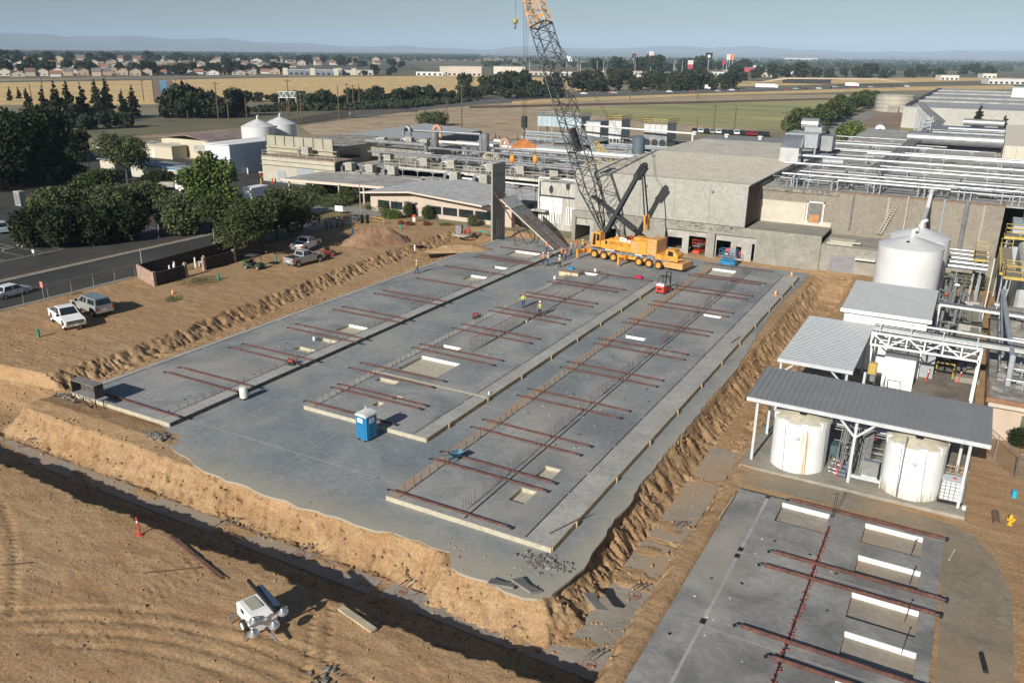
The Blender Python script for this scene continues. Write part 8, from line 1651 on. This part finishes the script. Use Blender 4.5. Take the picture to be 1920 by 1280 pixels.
bush(1590,270,7.5,5.5,LF_BR,2500,.45,'bright green tree in the yard left of the two yard trees',351,name='yard_tree'); bush(1636,276,5.5,5,LF_MD,2200,.42,'mid green tree in the yard right of the bright one',352,name='yard_tree')
# conifers
def conifer(name, label, loc, h, rad, n, seed, m=LF_DK, group=None, leaf=.5):
    t = thing(name, label, 'tree', loc, 0, group); r_ = random.Random(seed); bl = []; L_ = 11
    for k in range(L_):
        f = k/(L_-1); R_ = rad*(1-f)**.8+.25; z = h*(.12+.85*f)
        for q in range(4 if f < .7 else 2): an = r_.uniform(0,6.28); d_ = R_*r_.uniform(.45,.75); bl.append((d_*math.cos(an),d_*math.sin(an),z-R_*.1,R_*.42,R_*.42,h*.03+.15))
        bl.append((0,0,z,R_*.4,R_*.4,h*.05))
    crown('crown', bl, n, leaf, m, seed, t); MB().tube((0,0,0),(0,0,h*.98),.25,6,.04).build('trunk', BARK, t); return t
cpos = [(20,190,9),(36,186,8),(58,228,15),(88,232,16),(112,236,18.5),(135,236,19),(160,232,17.5),(186,226,18.5),(205,222,19),(234,224,14),(253,220,15),(336,200,13),(352,198,12)]
cps = []
for k, (px, py, h) in enumerate(cpos):
    lab = 'dark drooping cedar in the row before the golden field, the %s from the left' % ordw(k+1)
    if k < 3: c = conifer('cedar_tree', lab, gl(px,py), 16, 3.7, 1500, 500+k, group='cedars before the golden field', leaf=.6); c.scale = (h/18,)*3; bpy.context.view_layer.update(); KIDS[c.name] = [o for o in sc.collection.objects if o.parent == c]; cps.append(c)
    else: dup(cps[k%3], gl(px,py), rnd.uniform(0,6), lab, 'cedars before the golden field', h/18)
for px, py, h, lab in ((1830,250,11.5,'larger dark fir behind the process roofs before the far warehouse'),(1877,262,9,'smaller fir right of the larger one before the far warehouse'),(1548,282,7,'small dark fir left of the yard trees'),(1917,236,9,'dark fir cut by the right photo edge before the far warehouse')): conifer('fir_tree', lab, gl(px,py), h, 2.9, 1700, px, leaf=.4)
# prototypes for rows and belts
def proto(h, rad, m, n, lf, seed):
    t = tree('broadleaf_tree', 'x', (0,0,-500), h, rad, m, n, lf, seed, nb=7, base=.05); bpy.context.view_layer.update(); KIDS[t.name] = [o for o in sc.collection.objects if o.parent == t]; return t
PR_ = [proto(9,5,LF_FAR,700,.9,700+k) for k in range(4)]; used = set(); LPR = [proto(8,4.2,LF_MD,1500,.5,720+k) for k in range(2)]
def put(pr, loc, s, label, group, nm=None):
    sc_ = (s*rnd.uniform(.9,1.15), s*rnd.uniform(.9,1.15), s*rnd.uniform(.8,1.2))
    if pr.name not in used: used.add(pr.name); pr.location = loc; pr.scale = sc_; pr['label'] = label; pr['group'] = group; o = pr
    else: o = dup(pr, loc, rnd.uniform(0,6), label, group, sc_)
    return o
a0 = G(1485,262); a1 = G(1640,195)
for k in range(15):
    f = (k/14)**.9; put(LPR[k%2], tuple(a0.lerp(a1,f)+Vector((rnd.uniform(-1,1),0,0))), 1.15, 'leafy green tree in the row to the storage tank, %s from its near end' % ordw(k+1), 'trees in the row to the storage tank')
def belt(pts, n, s, label, group, wd=0, protos=PR_):
    L_ = [math.dist(a,b) for a,b in zip(pts[:-1],pts[1:])]; T = sum(L_)
    for k in range(n):
        q = (k+.5)/n*T; i = 0
        while q > L_[i] and i < len(L_)-1: q -= L_[i]; i += 1
        f = q/L_[i]; p = (pts[i][0]+(pts[i+1][0]-pts[i][0])*f, pts[i][1]+(pts[i+1][1]-pts[i][1])*f+rnd.uniform(-2.5,2.5))
        g = G(p[0],p[1]); g.x += rnd.uniform(-wd,wd); g.y += rnd.uniform(-wd,wd); put(protos[k%len(protos)], (g.x,g.y,0), s*rnd.uniform(.75,1.3), label+', '+ordw(k+1)+' from the left', group)
belt([(590,200),(700,192),(820,188),(930,184),(1060,182)],62,.72,'dark bushy tree in the belt before the golden field','trees of the near freeway belt',8)
belt([(880,178),(1060,172),(1240,170),(1380,166)],44,1.2,'dark tree along the freeway behind the fields','trees along the freeway',10)
belt([(310,222),(380,222),(450,218)],16,.95,'dark tree in the clump right of the cedars','dark trees right of the cedars',4)
belt([(0,245),(60,245),(130,245),(250,240)],12,.7,'dark tree under the cedars','dark trees under the cedars',4)
belt([(1100,160),(1380,158)],22,1.2,'green tree between shops and freeway','trees before the shops',15)
belt([(450,192),(560,190),(590,196)],18,.5,'low dark bush in the hedge left of the freeway sign','bushes by the freeway sign',5)
belt([(1130,140),(1400,136)],26,2.1,'large tree behind the shops','trees behind the shops',60)
belt([(1440,150),(1700,146),(1915,140)],34,1.6,'tree along the far road on the right','trees along the far road',60)
belt([(0,140),(150,137),(300,140),(540,134)],46,1.25,'garden tree among the far houses, front streets','garden trees in the front streets',18)
belt([(0,122),(250,118),(540,118),(760,126)],46,1.7,'garden tree among the far houses, back streets','garden trees in the back streets',60)
belt([(660,142),(760,140)],4,1.2,'single round tree by the small shops in the golden field','trees by the small shops',10)
# far orchards and woods as masses
wood = []; rg = np.random.default_rng(5)
def mass(name, label, quad, n, s0, s1, kindname='far_woodland'):
    P = [G(*q) for q in quad]; a = rg.random(n); b = rg.random(n); A, B, C_, D = [np.array(p[:2]) for p in P]
    xy = (A[None]*(1-a[:,None])+B[None]*a[:,None])*(1-b[:,None])+(D[None]*(1-a[:,None])+C_[None]*a[:,None])*b[:,None]
    h = rg.uniform(s0, s1, n); m_ = 9; c = np.repeat(np.column_stack([xy, h*.5]), m_, 0); hh = np.repeat(h, m_)[:,None]
    d = rg.normal(size=(n*m_,3)); d /= np.linalg.norm(d,axis=1)[:,None]; c = c+d*hh*np.array([.7,.7,.42])*.75; u = rg.normal(size=d.shape); u /= np.linalg.norm(u,axis=1)[:,None]; v = np.cross(u,d); s_ = hh*.42
    co = np.stack([c-u*s_, c+v*s_, c+u*s_, c-v*s_],1).reshape(-1,3); o = np_mesh(name, co, np.arange(len(co)).reshape(-1,4), LF_FAR, False); setp(o, label, 'woodland', kind='stuff')
mass('far_woodland','distant dark woodland and orchards stretching along the horizon on the left',[(0,115),(900,115),(900,102),(0,97)],5200,5,13)
mass('far_woodland','distant woodland along the horizon on the right',[(900,128),(1920,128),(1920,112),(900,106)],5200,5,13)
mass('far_orchard','green orchard blocks beyond the freeway on the right',[(1440,135),(1900,134),(1900,122),(1450,121)],2200,3,4.5)
mass('far_bushes','low dark scrub along the freeway embankment',[(450,212),(760,205),(900,190),(560,190)],900,1.2,3)
# ================================================================ far plain
def sheet(name, pts, z, m, zs=None): mb = MB(); mb.poly([tuple(G(x,y,z)) for x,y in pts]); return struct(mb, name, m)
GOLD = mat('golden_field', (.66,.46,.20), .95, .12, .02, col2=(.50,.36,.16), vscale=.15, coord='World'); TANF = mat('tan_field', (.42,.325,.20), .95, .15, .02, col2=(.34,.26,.16), vscale=.12, coord='World'); GRNF = mat('green_field', (.40,.34,.15), .95, .2, .015, col2=(.22,.24,.09), stretch=(.3,2.5,1), vscale=.1, coord='World'); DKG = mat('dark_green_plain', (.06,.07,.04), .95, .2, .004, col2=(.20,.165,.095), coord='World'); ORCH = mat('orchard_floor', (.05,.075,.03), .95, .2, .01, col2=(.08,.10,.04), coord='World'); FREE = mat('freeway_grey', (.12,.115,.105), .9, .15, .05, coord='World'); DIRTR = mat('dirt_track', (.30,.22,.15), .95, .15, .1, coord='World'); DARKBR = mat('dark_embankment', (.06,.045,.035), .95, .2, .3, coord='World')
sheet('far_plain', [(-900,108.5),(0,119),(960,131),(1920,142),(2600,150),(2600,121),(-900,82.5)][:7], .05, DKG) if 0 else None
mb = MB(); P0 = [G(-500,141),G(560,141),G(900,146),G(1440,168),G(2100,172)]; far = [Vector((p.x*12, p.y*12, 0)) for p in P0]
mb.poly([tuple(p)[:2]+(.03,) for p in P0]+[tuple(p)[:2]+(.03,) for p in far[::-1]]); struct(mb, 'far_plain', DKG)
sheet('golden_field', [(-300,148),(0,150),(300,149),(920,141),(1110,150),(1100,172),(700,180),(500,190),(250,197),(-200,197)], .06, GOLD)
sheet('tan_field', [(560,236),(800,205),(1100,183),(1700,176),(1690,200),(1400,246),(1300,252),(900,262),(800,262),(600,262)], .04, TANF)
sheet('green_field', [(1030,205),(1250,196),(1640,184),(1480,245),(1300,235),(1180,225)], .10, GRNF)
sheet('dirt_track', [(880,199),(1300,190),(1700,181),(1700,183),(1300,194),(880,203)], .14, mat('ditch_brown',(.12,.065,.035),.95,.2,.2,coord='World'))
sheet('dry_verge', [(960,196),(1300,180),(1700,170),(1900,168),(1900,160),(1700,163),(1300,176),(960,188)], .12, GOLD)
sheet('freeway', [(640,214),(760,198),(900,184),(1100,174),(1400,168),(1700,160),(1700,163.5),(1400,172),(1100,181),(900,194),(760,210),(660,222)], .16, FREE)
sheet('brown_yard', [(1500,262),(1640,208),(1700,212),(1690,300),(1480,300)], .09, mat('brown_yard',(.26,.185,.13),.95,.15,.05,coord='World')); sheet('gravel_road', [(1480,300),(1500,262),(1625,208),(1650,212),(1560,262),(1550,300)], .11, mat('gravel',(.25,.235,.21),.95,.1,.1,coord='World'))
sheet('rail_verge', [(-100,300),(-100,225),(250,222),(660,196),(780,205),(560,236),(420,250),(250,262)], .05, mat('weedy_verge',(.17,.15,.08),.95,.25,.05,col2=(.09,.09,.045),coord='World'))
sheet('dirt_track', [(110,264),(300,252),(560,232),(700,212),(700,215),(560,237),(300,258),(110,272)], .09, DIRTR); sheet('back_road', [(-50,222),(250,216),(560,212),(560,216),(250,221),(-50,228)], .10, FREE); sheet('back_road', [(-50,232),(200,228),(330,224),(330,226),(200,232),(-50,238)], .12, FREE)
sheet('dark_embankment', [(530,226),(660,205),(668,218),(560,234)], .2, DARKBR)
sheet('canal', [(299,151),(311,151),(318,187),(303,189)], .3, mat('canal_water',(.18,.35,.50),.35,.08,.05,coord='World')); sheet('canal_bank', [(285,151),(299,151),(302,189),(288,190)], .25, mat('canal_bank',(.22,.16,.11),.95,.15,.05,coord='World')); sheet('canal_bank', [(311,151),(322,151),(333,187),(318,187)], .25, mat('canal_bank',(.2,.2,.2)))
sheet('town_ground', [(-200,149),(540,140),(800,132),(760,115),(-200,108)], .07, mat('town_ground',(.11,.10,.075),.95,.25,.01,coord='World')); sheet('boundary_road', [(-200,150),(0,151.5),(290,148),(540,143),(540,145),(290,150.5),(0,155),(-200,155)], .1, FREE)
sheet('far_field', [(1440,126),(1640,124),(1640,129),(1440,131)], .2, mat('pink_field',(.34,.25,.19),.95,.1,.01,coord='World')); sheet('far_field', [(100,101),(1100,113),(1100,117),(100,106)], .2, TANF); sheet('far_field', [(1180,157),(1560,150),(1700,146),(1900,146),(1900,150),(1500,160),(1200,166)], .12, GOLD)
# far houses
WALLC = [mat('house_cream',(.48,.44,.37),.8,.05,.1), mat('house_white',(.60,.58,.54),.8,.05,.1), mat('house_tan',(.46,.36,.27),.8,.05,.1)]; ROOFC = [mat('tile_brown',(.22,.14,.10),.85,.15,.2), mat('tile_red',(.34,.17,.11),.85,.12,.2), mat('tile_grey',(.20,.19,.18),.85,.12,.2)]
HP = []
for k in range(4):
    t = thing('house', 'x', 'house', (0,0,0)); W_, D_, H_ = (14,10,3.4) if k % 2 else (11,9,5.4); rh = 2.6
    a = MB(); a.xsec([(-W_/2,0),(W_/2,0),(W_/2,H_),(0,H_+rh),(-W_/2,H_)], -D_/2, D_/2); a.build('wall', WALLC[k%3], t); a = MB(); e = .6
    for s_ in (-1,1): a.add([(0,-D_/2-e,H_+rh+.12),(s_*(W_/2+e),-D_/2-e,H_-.2),(s_*(W_/2+e),D_/2+e,H_-.2),(0,D_/2+e,H_+rh+.12),(0,-D_/2-e,H_+rh-.1),(s_*(W_/2+e),-D_/2-e,H_-.42),(s_*(W_/2+e),D_/2+e,H_-.42),(0,D_/2+e,H_+rh-.1)],[(0,1,2,3),(4,5,6,7),(0,1,5,4),(1,2,6,5),(2,3,7,6),(3,0,4,7)])
    a.build('roof', ROOFC[k%3], t); a = MB(); [a.box((x,-D_/2-.05,1),(x+1.6,-D_/2,2.3)) for x in (-W_/2+1,1.2)]; a.build('windows', GLASS, t); bpy.context.view_layer.update(); KIDS[t.name] = [o for o in sc.collection.objects if o.parent == t]; HP.append(t)
def houses(p0, p1, n, label, group, jy=1.5, s=1., rz0=.9):
    for k in range(n):
        f = (k+.5)/n; g = G(p0[0]+(p1[0]-p0[0])*f+rnd.uniform(-4,4), p0[1]+(p1[1]-p0[1])*f+rnd.uniform(-jy,jy)); h = HP[rnd.randrange(4)]; rz = rnd.choice((rz0,rz0+1.57))+rnd.uniform(-.15,.15)
        if h.name not in used: used.add(h.name); h.location = (g.x,g.y,0); h.rotation_euler = (0,0,rz); h['label'] = label+', '+ordw(k+1)+' from the left'; h['group'] = group; h.scale = (s,)*3
        else: dup(h, (g.x,g.y,0), rz, label+', '+ordw(k+1)+' from the left', group, s)
houses((0,144),(530,139),22,'small gabled house in the first row beyond the golden field','houses in the first row',1,1.)
houses((0,138),(540,134),22,'small gabled house in the second row of the far suburb','houses in the second row',1.2,1.05)
houses((0,131),(560,128),22,'gabled house in the third row of the far suburb','houses in the third row',1.2,1.15)
houses((0,124),(720,122),26,'tiny far house in the fourth row of the suburb','houses in the fourth row',1,1.35)
houses((20,117),(760,117),20,'tiny far house in the last rows of the suburb','houses in the last rows',1,1.7)
def shop(label, px, py, w_, d_, h_, wall, roofm, rz=.5, extra=None, name='shop_building'):
    t = thing(name, label, 'building', gl(px,py), rz); a = MB(); a.box((-w_/2,-d_/2,0),(w_/2,d_/2,h_)); a.build('wall', wall, t); a = MB(); a.box((-w_/2-.3,-d_/2-.3,h_),(w_/2+.3,d_/2+.3,h_+.5)); a.build('roof', roofm, t); a = MB(); n = max(2,int(w_/6)); [a.box((-w_/2+w_*(k+.25)/n,-d_/2-.1,.5),(-w_/2+w_*(k+.75)/n,-d_/2,2.8)) for k in range(n)]; a.build('windows', GLASS, t)
    if extra: a = MB(); [a.box((-w_/2+w_*f-3,-d_/2-.6,0),(-w_/2+w_*f+3,-d_/2+4,h_*1.35)) for f in extra]; a.build('tower', CREAM, t)
    return t
SLATEW = mat('slate_wall',(.16,.19,.22),.7,.1,.1)
shop('wide low shops with slate fronts at the left of the golden field edge',588,141,70,18,6,SLATEW,CREAM,.62,(.04,.5,.9)); shop('smaller grey and cream shops right of the wide ones',665,141,46,16,6,CREAM,SLATEW,.62,(.1,.5)); shop('white trailer-like shed in the golden field',806,142,34,8,4,WHITEW,WHITEW,.5)
shop('pale big-box building, left one, beyond the golden field',872,142,44,30,11,mat('pinkish_box',(.50,.43,.38),.8,.05,.1),CREAM,.5); shop('pale big-box building, right one, left of the boom',955,143,40,34,12,mat('box_cream',(.55,.51,.45),.8,.05,.1),SLATEW,.5); shop('small cream building between the big boxes and the boom',838,140,18,14,10,CREAM,CREAM,.5)
for k, (px, py, w_, c) in enumerate(((1010,141,40,ROOFC[1]),(1075,142,36,ROOFC[1]),(1120,140,60,ROOFC[1]),(1165,140,60,ROOFC[1]),(1190,149,30,WALLC[0]),(1235,142,40,ROOFC[0]),(1268,144,16,WALLC[1]),(1340,141,46,ROOFC[0]),(1372,139,30,WALLC[1]),(1430,144,34,WALLC[1]),(1470,140,30,WALLC[1]))):
    shop('low roadside shop beyond the freeway, the %s from the left' % ordw(k+1), px, py, w_, 20, 5, WALLC[k%3], c, .45)
shop('bright red and white building stack right of the pole signs',1405,139,18,14,10,mat('sign_red',(.40,.05,.06),.6,.05),SLATEW,.3); shop('white part of the red building block',1419,139,14,12,13.5,WALLC[1],SLATEW,.3); shop('long white shed near the horizon on the right',1500,113,260,40,14,WALLC[1],WHITEW,.3); 
for k,(px,py,w_) in enumerate(((150,101,60),(60,128,30),(560,104,120),(760,112,90),(1775,150,24),(1850,146,20),(1895,158,60))): shop('far pale building near the horizon, the %s from the left' % ordw(k+1), px, py, w_, 20, 6, WALLC[1], WALLC[0], .4)
# pole signs and poles
def polesign(label, px, py, top, w_, h_, m1, m2=None, two=False, logo=None):
    t = thing('pole_sign', label, 'sign', gl(px,py), .45); g = t.location; d = (Vector((g.x,g.y,0))-CP).dot(CF); H_ = (py-top)/FPX*d*1.05; a = MB(); [a.tube((x,0,0),(x,0,H_-h_),.5,8) for x in ((-w_*.3,w_*.3) if two else (0,))]; a.build('pole', STG, t)
    a = MB(); a.box((-w_/2,-.6,H_-h_),(w_/2,.6,H_)); a.build('panel', m1, t)
    if m2: a = MB(); a.box((-w_/2,-.65,H_-h_*2),(w_/2,.65,H_-h_)); a.build('lower_panel', m2, t)
    if logo: a = MB(); a.tube((0,-.7,H_-h_*.55),(0,-.62,H_-h_*.55),w_*.25,8); a.build('logo_disc', logo, t)
SR = MATS['sign_red']; SB_ = mat('sign_black',(.02,.02,.025),.6,.05); SG = mat('sign_green',(.04,.25,.10),.6,.05); SO = mat('sign_orange',(.75,.25,.06),.6,.05); SWH = WALLC[1]
for a_ in (('black tall pole sign with a pinkish disc, leftmost of the big ones',1187,139,105,6,6,SB_,None,False,SR),('grey and red double pole sign',1219,139,101,7,6,SWH,SR),('green and white pole sign',1240,141,117,7,5,SG,SWH),('white and red pole sign',1293,141,116,8,6,SWH,SR),('big black pole sign with a white mark',1326,146,104,9,8,SB_,None,False,SWH),('white and orange twin panel sign on two legs, left panel',1363,142,106,6,8,SWH,None,True),('orange panel of the twin sign',1369,142,106,6,8,SO,None,True),('small red pole sign right of the black one',1355,138,115,4,8,SR)): polesign(*a_)
for k, px in enumerate((993,1062,1083,1088,1119,1131,1154,1190,1262,1264,1278)): lamp(px, 141, 113+k%3, 'thin pale light mast among the shops, the %s from the left' % ordw(k+1), 0, mat('mast_white',(.6,.6,.58),.6,.05), 'light_mast'); sc.collection.objects[-1].scale = (3.2,3.2,1)
WOODP = mat('wood_pole', (.13,.09,.06), .9, .2, 1)
for k, (px, py, top, arm) in enumerate(((270,190,153,1),(290,192,148,0),(332,175,150,0),(410,228,160,1),(429,225,188,1),(463,222,187,0),(543,216,155,1),(560,232,174,0),(566,232,178,1),(540,226,190,0),(636,224,166,0),(652,203,160,1),(663,203,163,1),(674,198,160,0),(778,188,165,0),(838,237,190,0),(866,241,165,1),(935,204,175,0),(1306,250,222,0),(1337,252,200,1),(1376,252,205,1),(1468,280,213,1),(1181,188,167,0),(1307,186,163,0),(85,200,152,0),(60,190,160,0))):
    g = G(px,py); t = thing('utility_pole', 'brown utility pole the %s counted from the left foreground to the right fields' % ordw(k+1), 'utility pole', tuple(g), .3, 'utility poles'); d = (Vector((g.x,g.y,0))-CP).dot(CF); H_ = (py-top)/FPX*d*1.05; a = MB(); a.tube((0,0,0),(0,0,H_),.17+d*.0003,6,.12+d*.0002); a.build('pole', WOODP, t)
    if arm: a = MB(); a.bar((-1.5,0,H_-.8),(1.5,0,H_-.8),.2+d*.0003); a.build('crossarm', WOODP, t)
t = thing('freeway_sign', 'white lattice back of a freeway sign gantry', 'sign', gl(524,200), .5); a = MB(); [a.bar((x,0,0),(x,0,7.5),.4) for x in (0,9)]; a.build('posts', GALV, t); a = MB(); a.box((-.3,-.2,4.6),(9.3,.1,7.6)); a.build('panel', mat('sign_back_green',(.10,.16,.13),.7,.1), t); a = MB(); [a.bar((k*1.5,-.3,4.7 if k%2 else 7.4),((k+1)*1.5,-.3,7.4 if k%2 else 4.7),.22) for k in range(6)]; a.bar((-.3,-.3,4.6),(9.3,-.3,4.6),.25); a.bar((-.3,-.3,7.6),(9.3,-.3,7.6),.25); a.build('lattice', WHITEP, t)
t = thing('freeway_bridge', 'grey freeway bridge railing with dark underpass left of the tan field', 'bridge', gl(700,216), .05); a = MB(); a.bar(G(655,213,2.2)-t.location, G(782,207,2.2)-t.location, 1.5, 1.4); a.build('parapet', mat('bridge_grey',(.19,.18,.165),.9,.15,.2), t); t.rotation_euler = (0,0,0); a = MB(); n = 18; p0 = G(665,211,3.2)-t.location; p1 = G(782,206,3.2)-t.location; [a.bar(p0.lerp(p1,k/n), p0.lerp(p1,k/n)+Vector((0,0,1.2)), .25) for k in range(n+1)]; a.bar(p0+Vector((0,0,1.2)),p1+Vector((0,0,1.2)),.2); a.build('railing', STEELD, t)
t = thing('road_overpass', 'pale overpass ramp with a dark opening beside the freeway at the right', 'bridge', gl(1540,158), .3); a = MB(); a.xsec([(-70,0),(-40,6),(60,7),(90,2),(60,5.6),(-36,4.6)],0,12); a.build('deck', WALLC[2], t); a = MB(); a.box((-40,2,.1),(10,11,4.5)); a.build('underpass', SB_, t)
# vehicles on the freeway and in the parked row
VM = [CARWHITE, CARDK, CARRED, SILVER, CARDK]; cprot = {}
def mini(px, py, k, label, group, rz=.45, z=.2):
    m = VM[k%5]
    if m.name not in cprot: c = car('x', (0,0,0), 0, m, 'x'); bpy.context.view_layer.update(); KIDS[c.name] = [o for o in sc.collection.objects if o.parent == c]; cprot[m.name] = c; o = c; o.location = gl(px,py,z); o.rotation_euler = (0,0,rz); setp(o, label, None, group)
    else: o = dup(cprot[m.name], gl(px,py,z), rz, label, group)
    o.scale = (1.15,)*3; return o
NM = {0:'white',1:'dark',2:'red',3:'silver',4:'dark'}
for k in range(13): mini(1302+k*11.2, 248.5+k*.55, [1,0,4,3,0,1,4,0,1,2,2,4,1][k], '%s car in the parked row before the green field, the %s from the left' % (NM[[1,0,4,3,0,1,4,0,1,2,2,4,1][k]],ordw(k+1)), 'cars parked before the green field', 1.9)
for k, px in enumerate((1095,1125,1145,1151,1215,1255,1283,1297,1346,1360,1372,1385,1474,1492,1511,1535,1558,1600,1632,1672,1700,1500,1530,1565)): mini(px, 177-(px-1095)*.0225+rnd.uniform(-.6,.6)-(2 if k > 20 else 0), k, '%s car on the freeway, the %s from the left' % (NM[k%5],ordw(k+1)), 'cars on the freeway', .25)
def lorry(px, py, label, m, L_=14): t = thing('lorry', label, 'truck', gl(px,py,.2), .25); a = MB(); a.box((-L_/2,-1.3,1),(L_/2-2.6,1.3,4)); a.build('trailer', m, t); a = MB(); a.bbox((L_/2-2.3,-1.25,.7),(L_/2,1.25,3.3),.2); a.build('cab', WHITEP, t); a = MB(); [a.tube((x,-1.3,.5),(x,1.3,.5),.5,10) for x in (-L_/2+1,-L_/2+2.3,L_/2-1.2)]; a.build('wheels', RUBBER, t); return t
lorry(1000,181,'blue tanker lorry on the freeway behind the boom',LB,15); lorry(1318,168,'white box lorry on the freeway',WHITEP,13); lorry(1437,166,'long white lorry on the freeway',WHITEP,20); lorry(1597,163,'white lorry farther right on the freeway',WHITEP,13)
# hills
def hills(D, x0, x1, base, amp, seed, m, name):
    n = 260; pts = []; mb = MB(); rows = 5
    for i in range(n+1):
        px = x0+(x1-x0)*i/n; d = ray(px, 97+(px-960)*.0122); d.z = 0; d.normalize(); h = base(px)+amp*(float(fbm(np.array([px*.006+seed]),np.array([seed*1.]),5,seed)[0])-.48)*2
        for r in range(rows): f = r/(rows-1); nzv = (float(vnoise(np.array([px*.03+r*7.]),np.array([r*1.]),seed)[0])-.5)*.35*math.sin(f*math.pi); mb.v.append((d.x*D*(1+.25*f),d.y*D*(1+.25*f),max(-2,h*(f**.8+nzv))))
    for i in range(n):
        for r in range(rows-1): a_ = i*rows+r; mb.f.append((a_,a_+rows,a_+rows+1,a_+1)); mb.mi.append(0)
    o = mb.build(name, m, None, True, recalc=False); setp(o, kind='structure')
HILLM = mat('hill_brown', (.17,.14,.10), 1, .15, .0008, coord='World')
hills(15000, -300, 2200, lambda px: 150+80*math.exp(-((px-150)/500)**2)+40*math.exp(-((px-1550)/250)**2), 120, 3, HILLM, 'hills'); hills(11500, 500, 2200, lambda px: 60, 60, 9, HILLM, 'hills')
# haze
hz = MB(); hz.box((-26000,-9000,-4),(26000,27000,520)); ho = hz.build('haze', [], None); ho.data.materials.clear()
hm = bpy.data.materials.new('haze_air'); hm.use_nodes = True; n = hm.node_tree.nodes; n.clear(); out = n.new('ShaderNodeOutputMaterial'); pv = n.new('ShaderNodeVolumePrincipled'); pv.inputs['Color'].default_value = (.57,.775,1.0,1); pv.inputs['Density'].default_value = 6.5e-5; pv.inputs['Anisotropy'].default_value = -.22; hm.node_tree.links.new(pv.outputs[0], out.inputs['Volume']); ho.data.materials.append(hm); setp(ho, kind='stuff', label='thin pale blue haze over the whole plain', cat='haze')
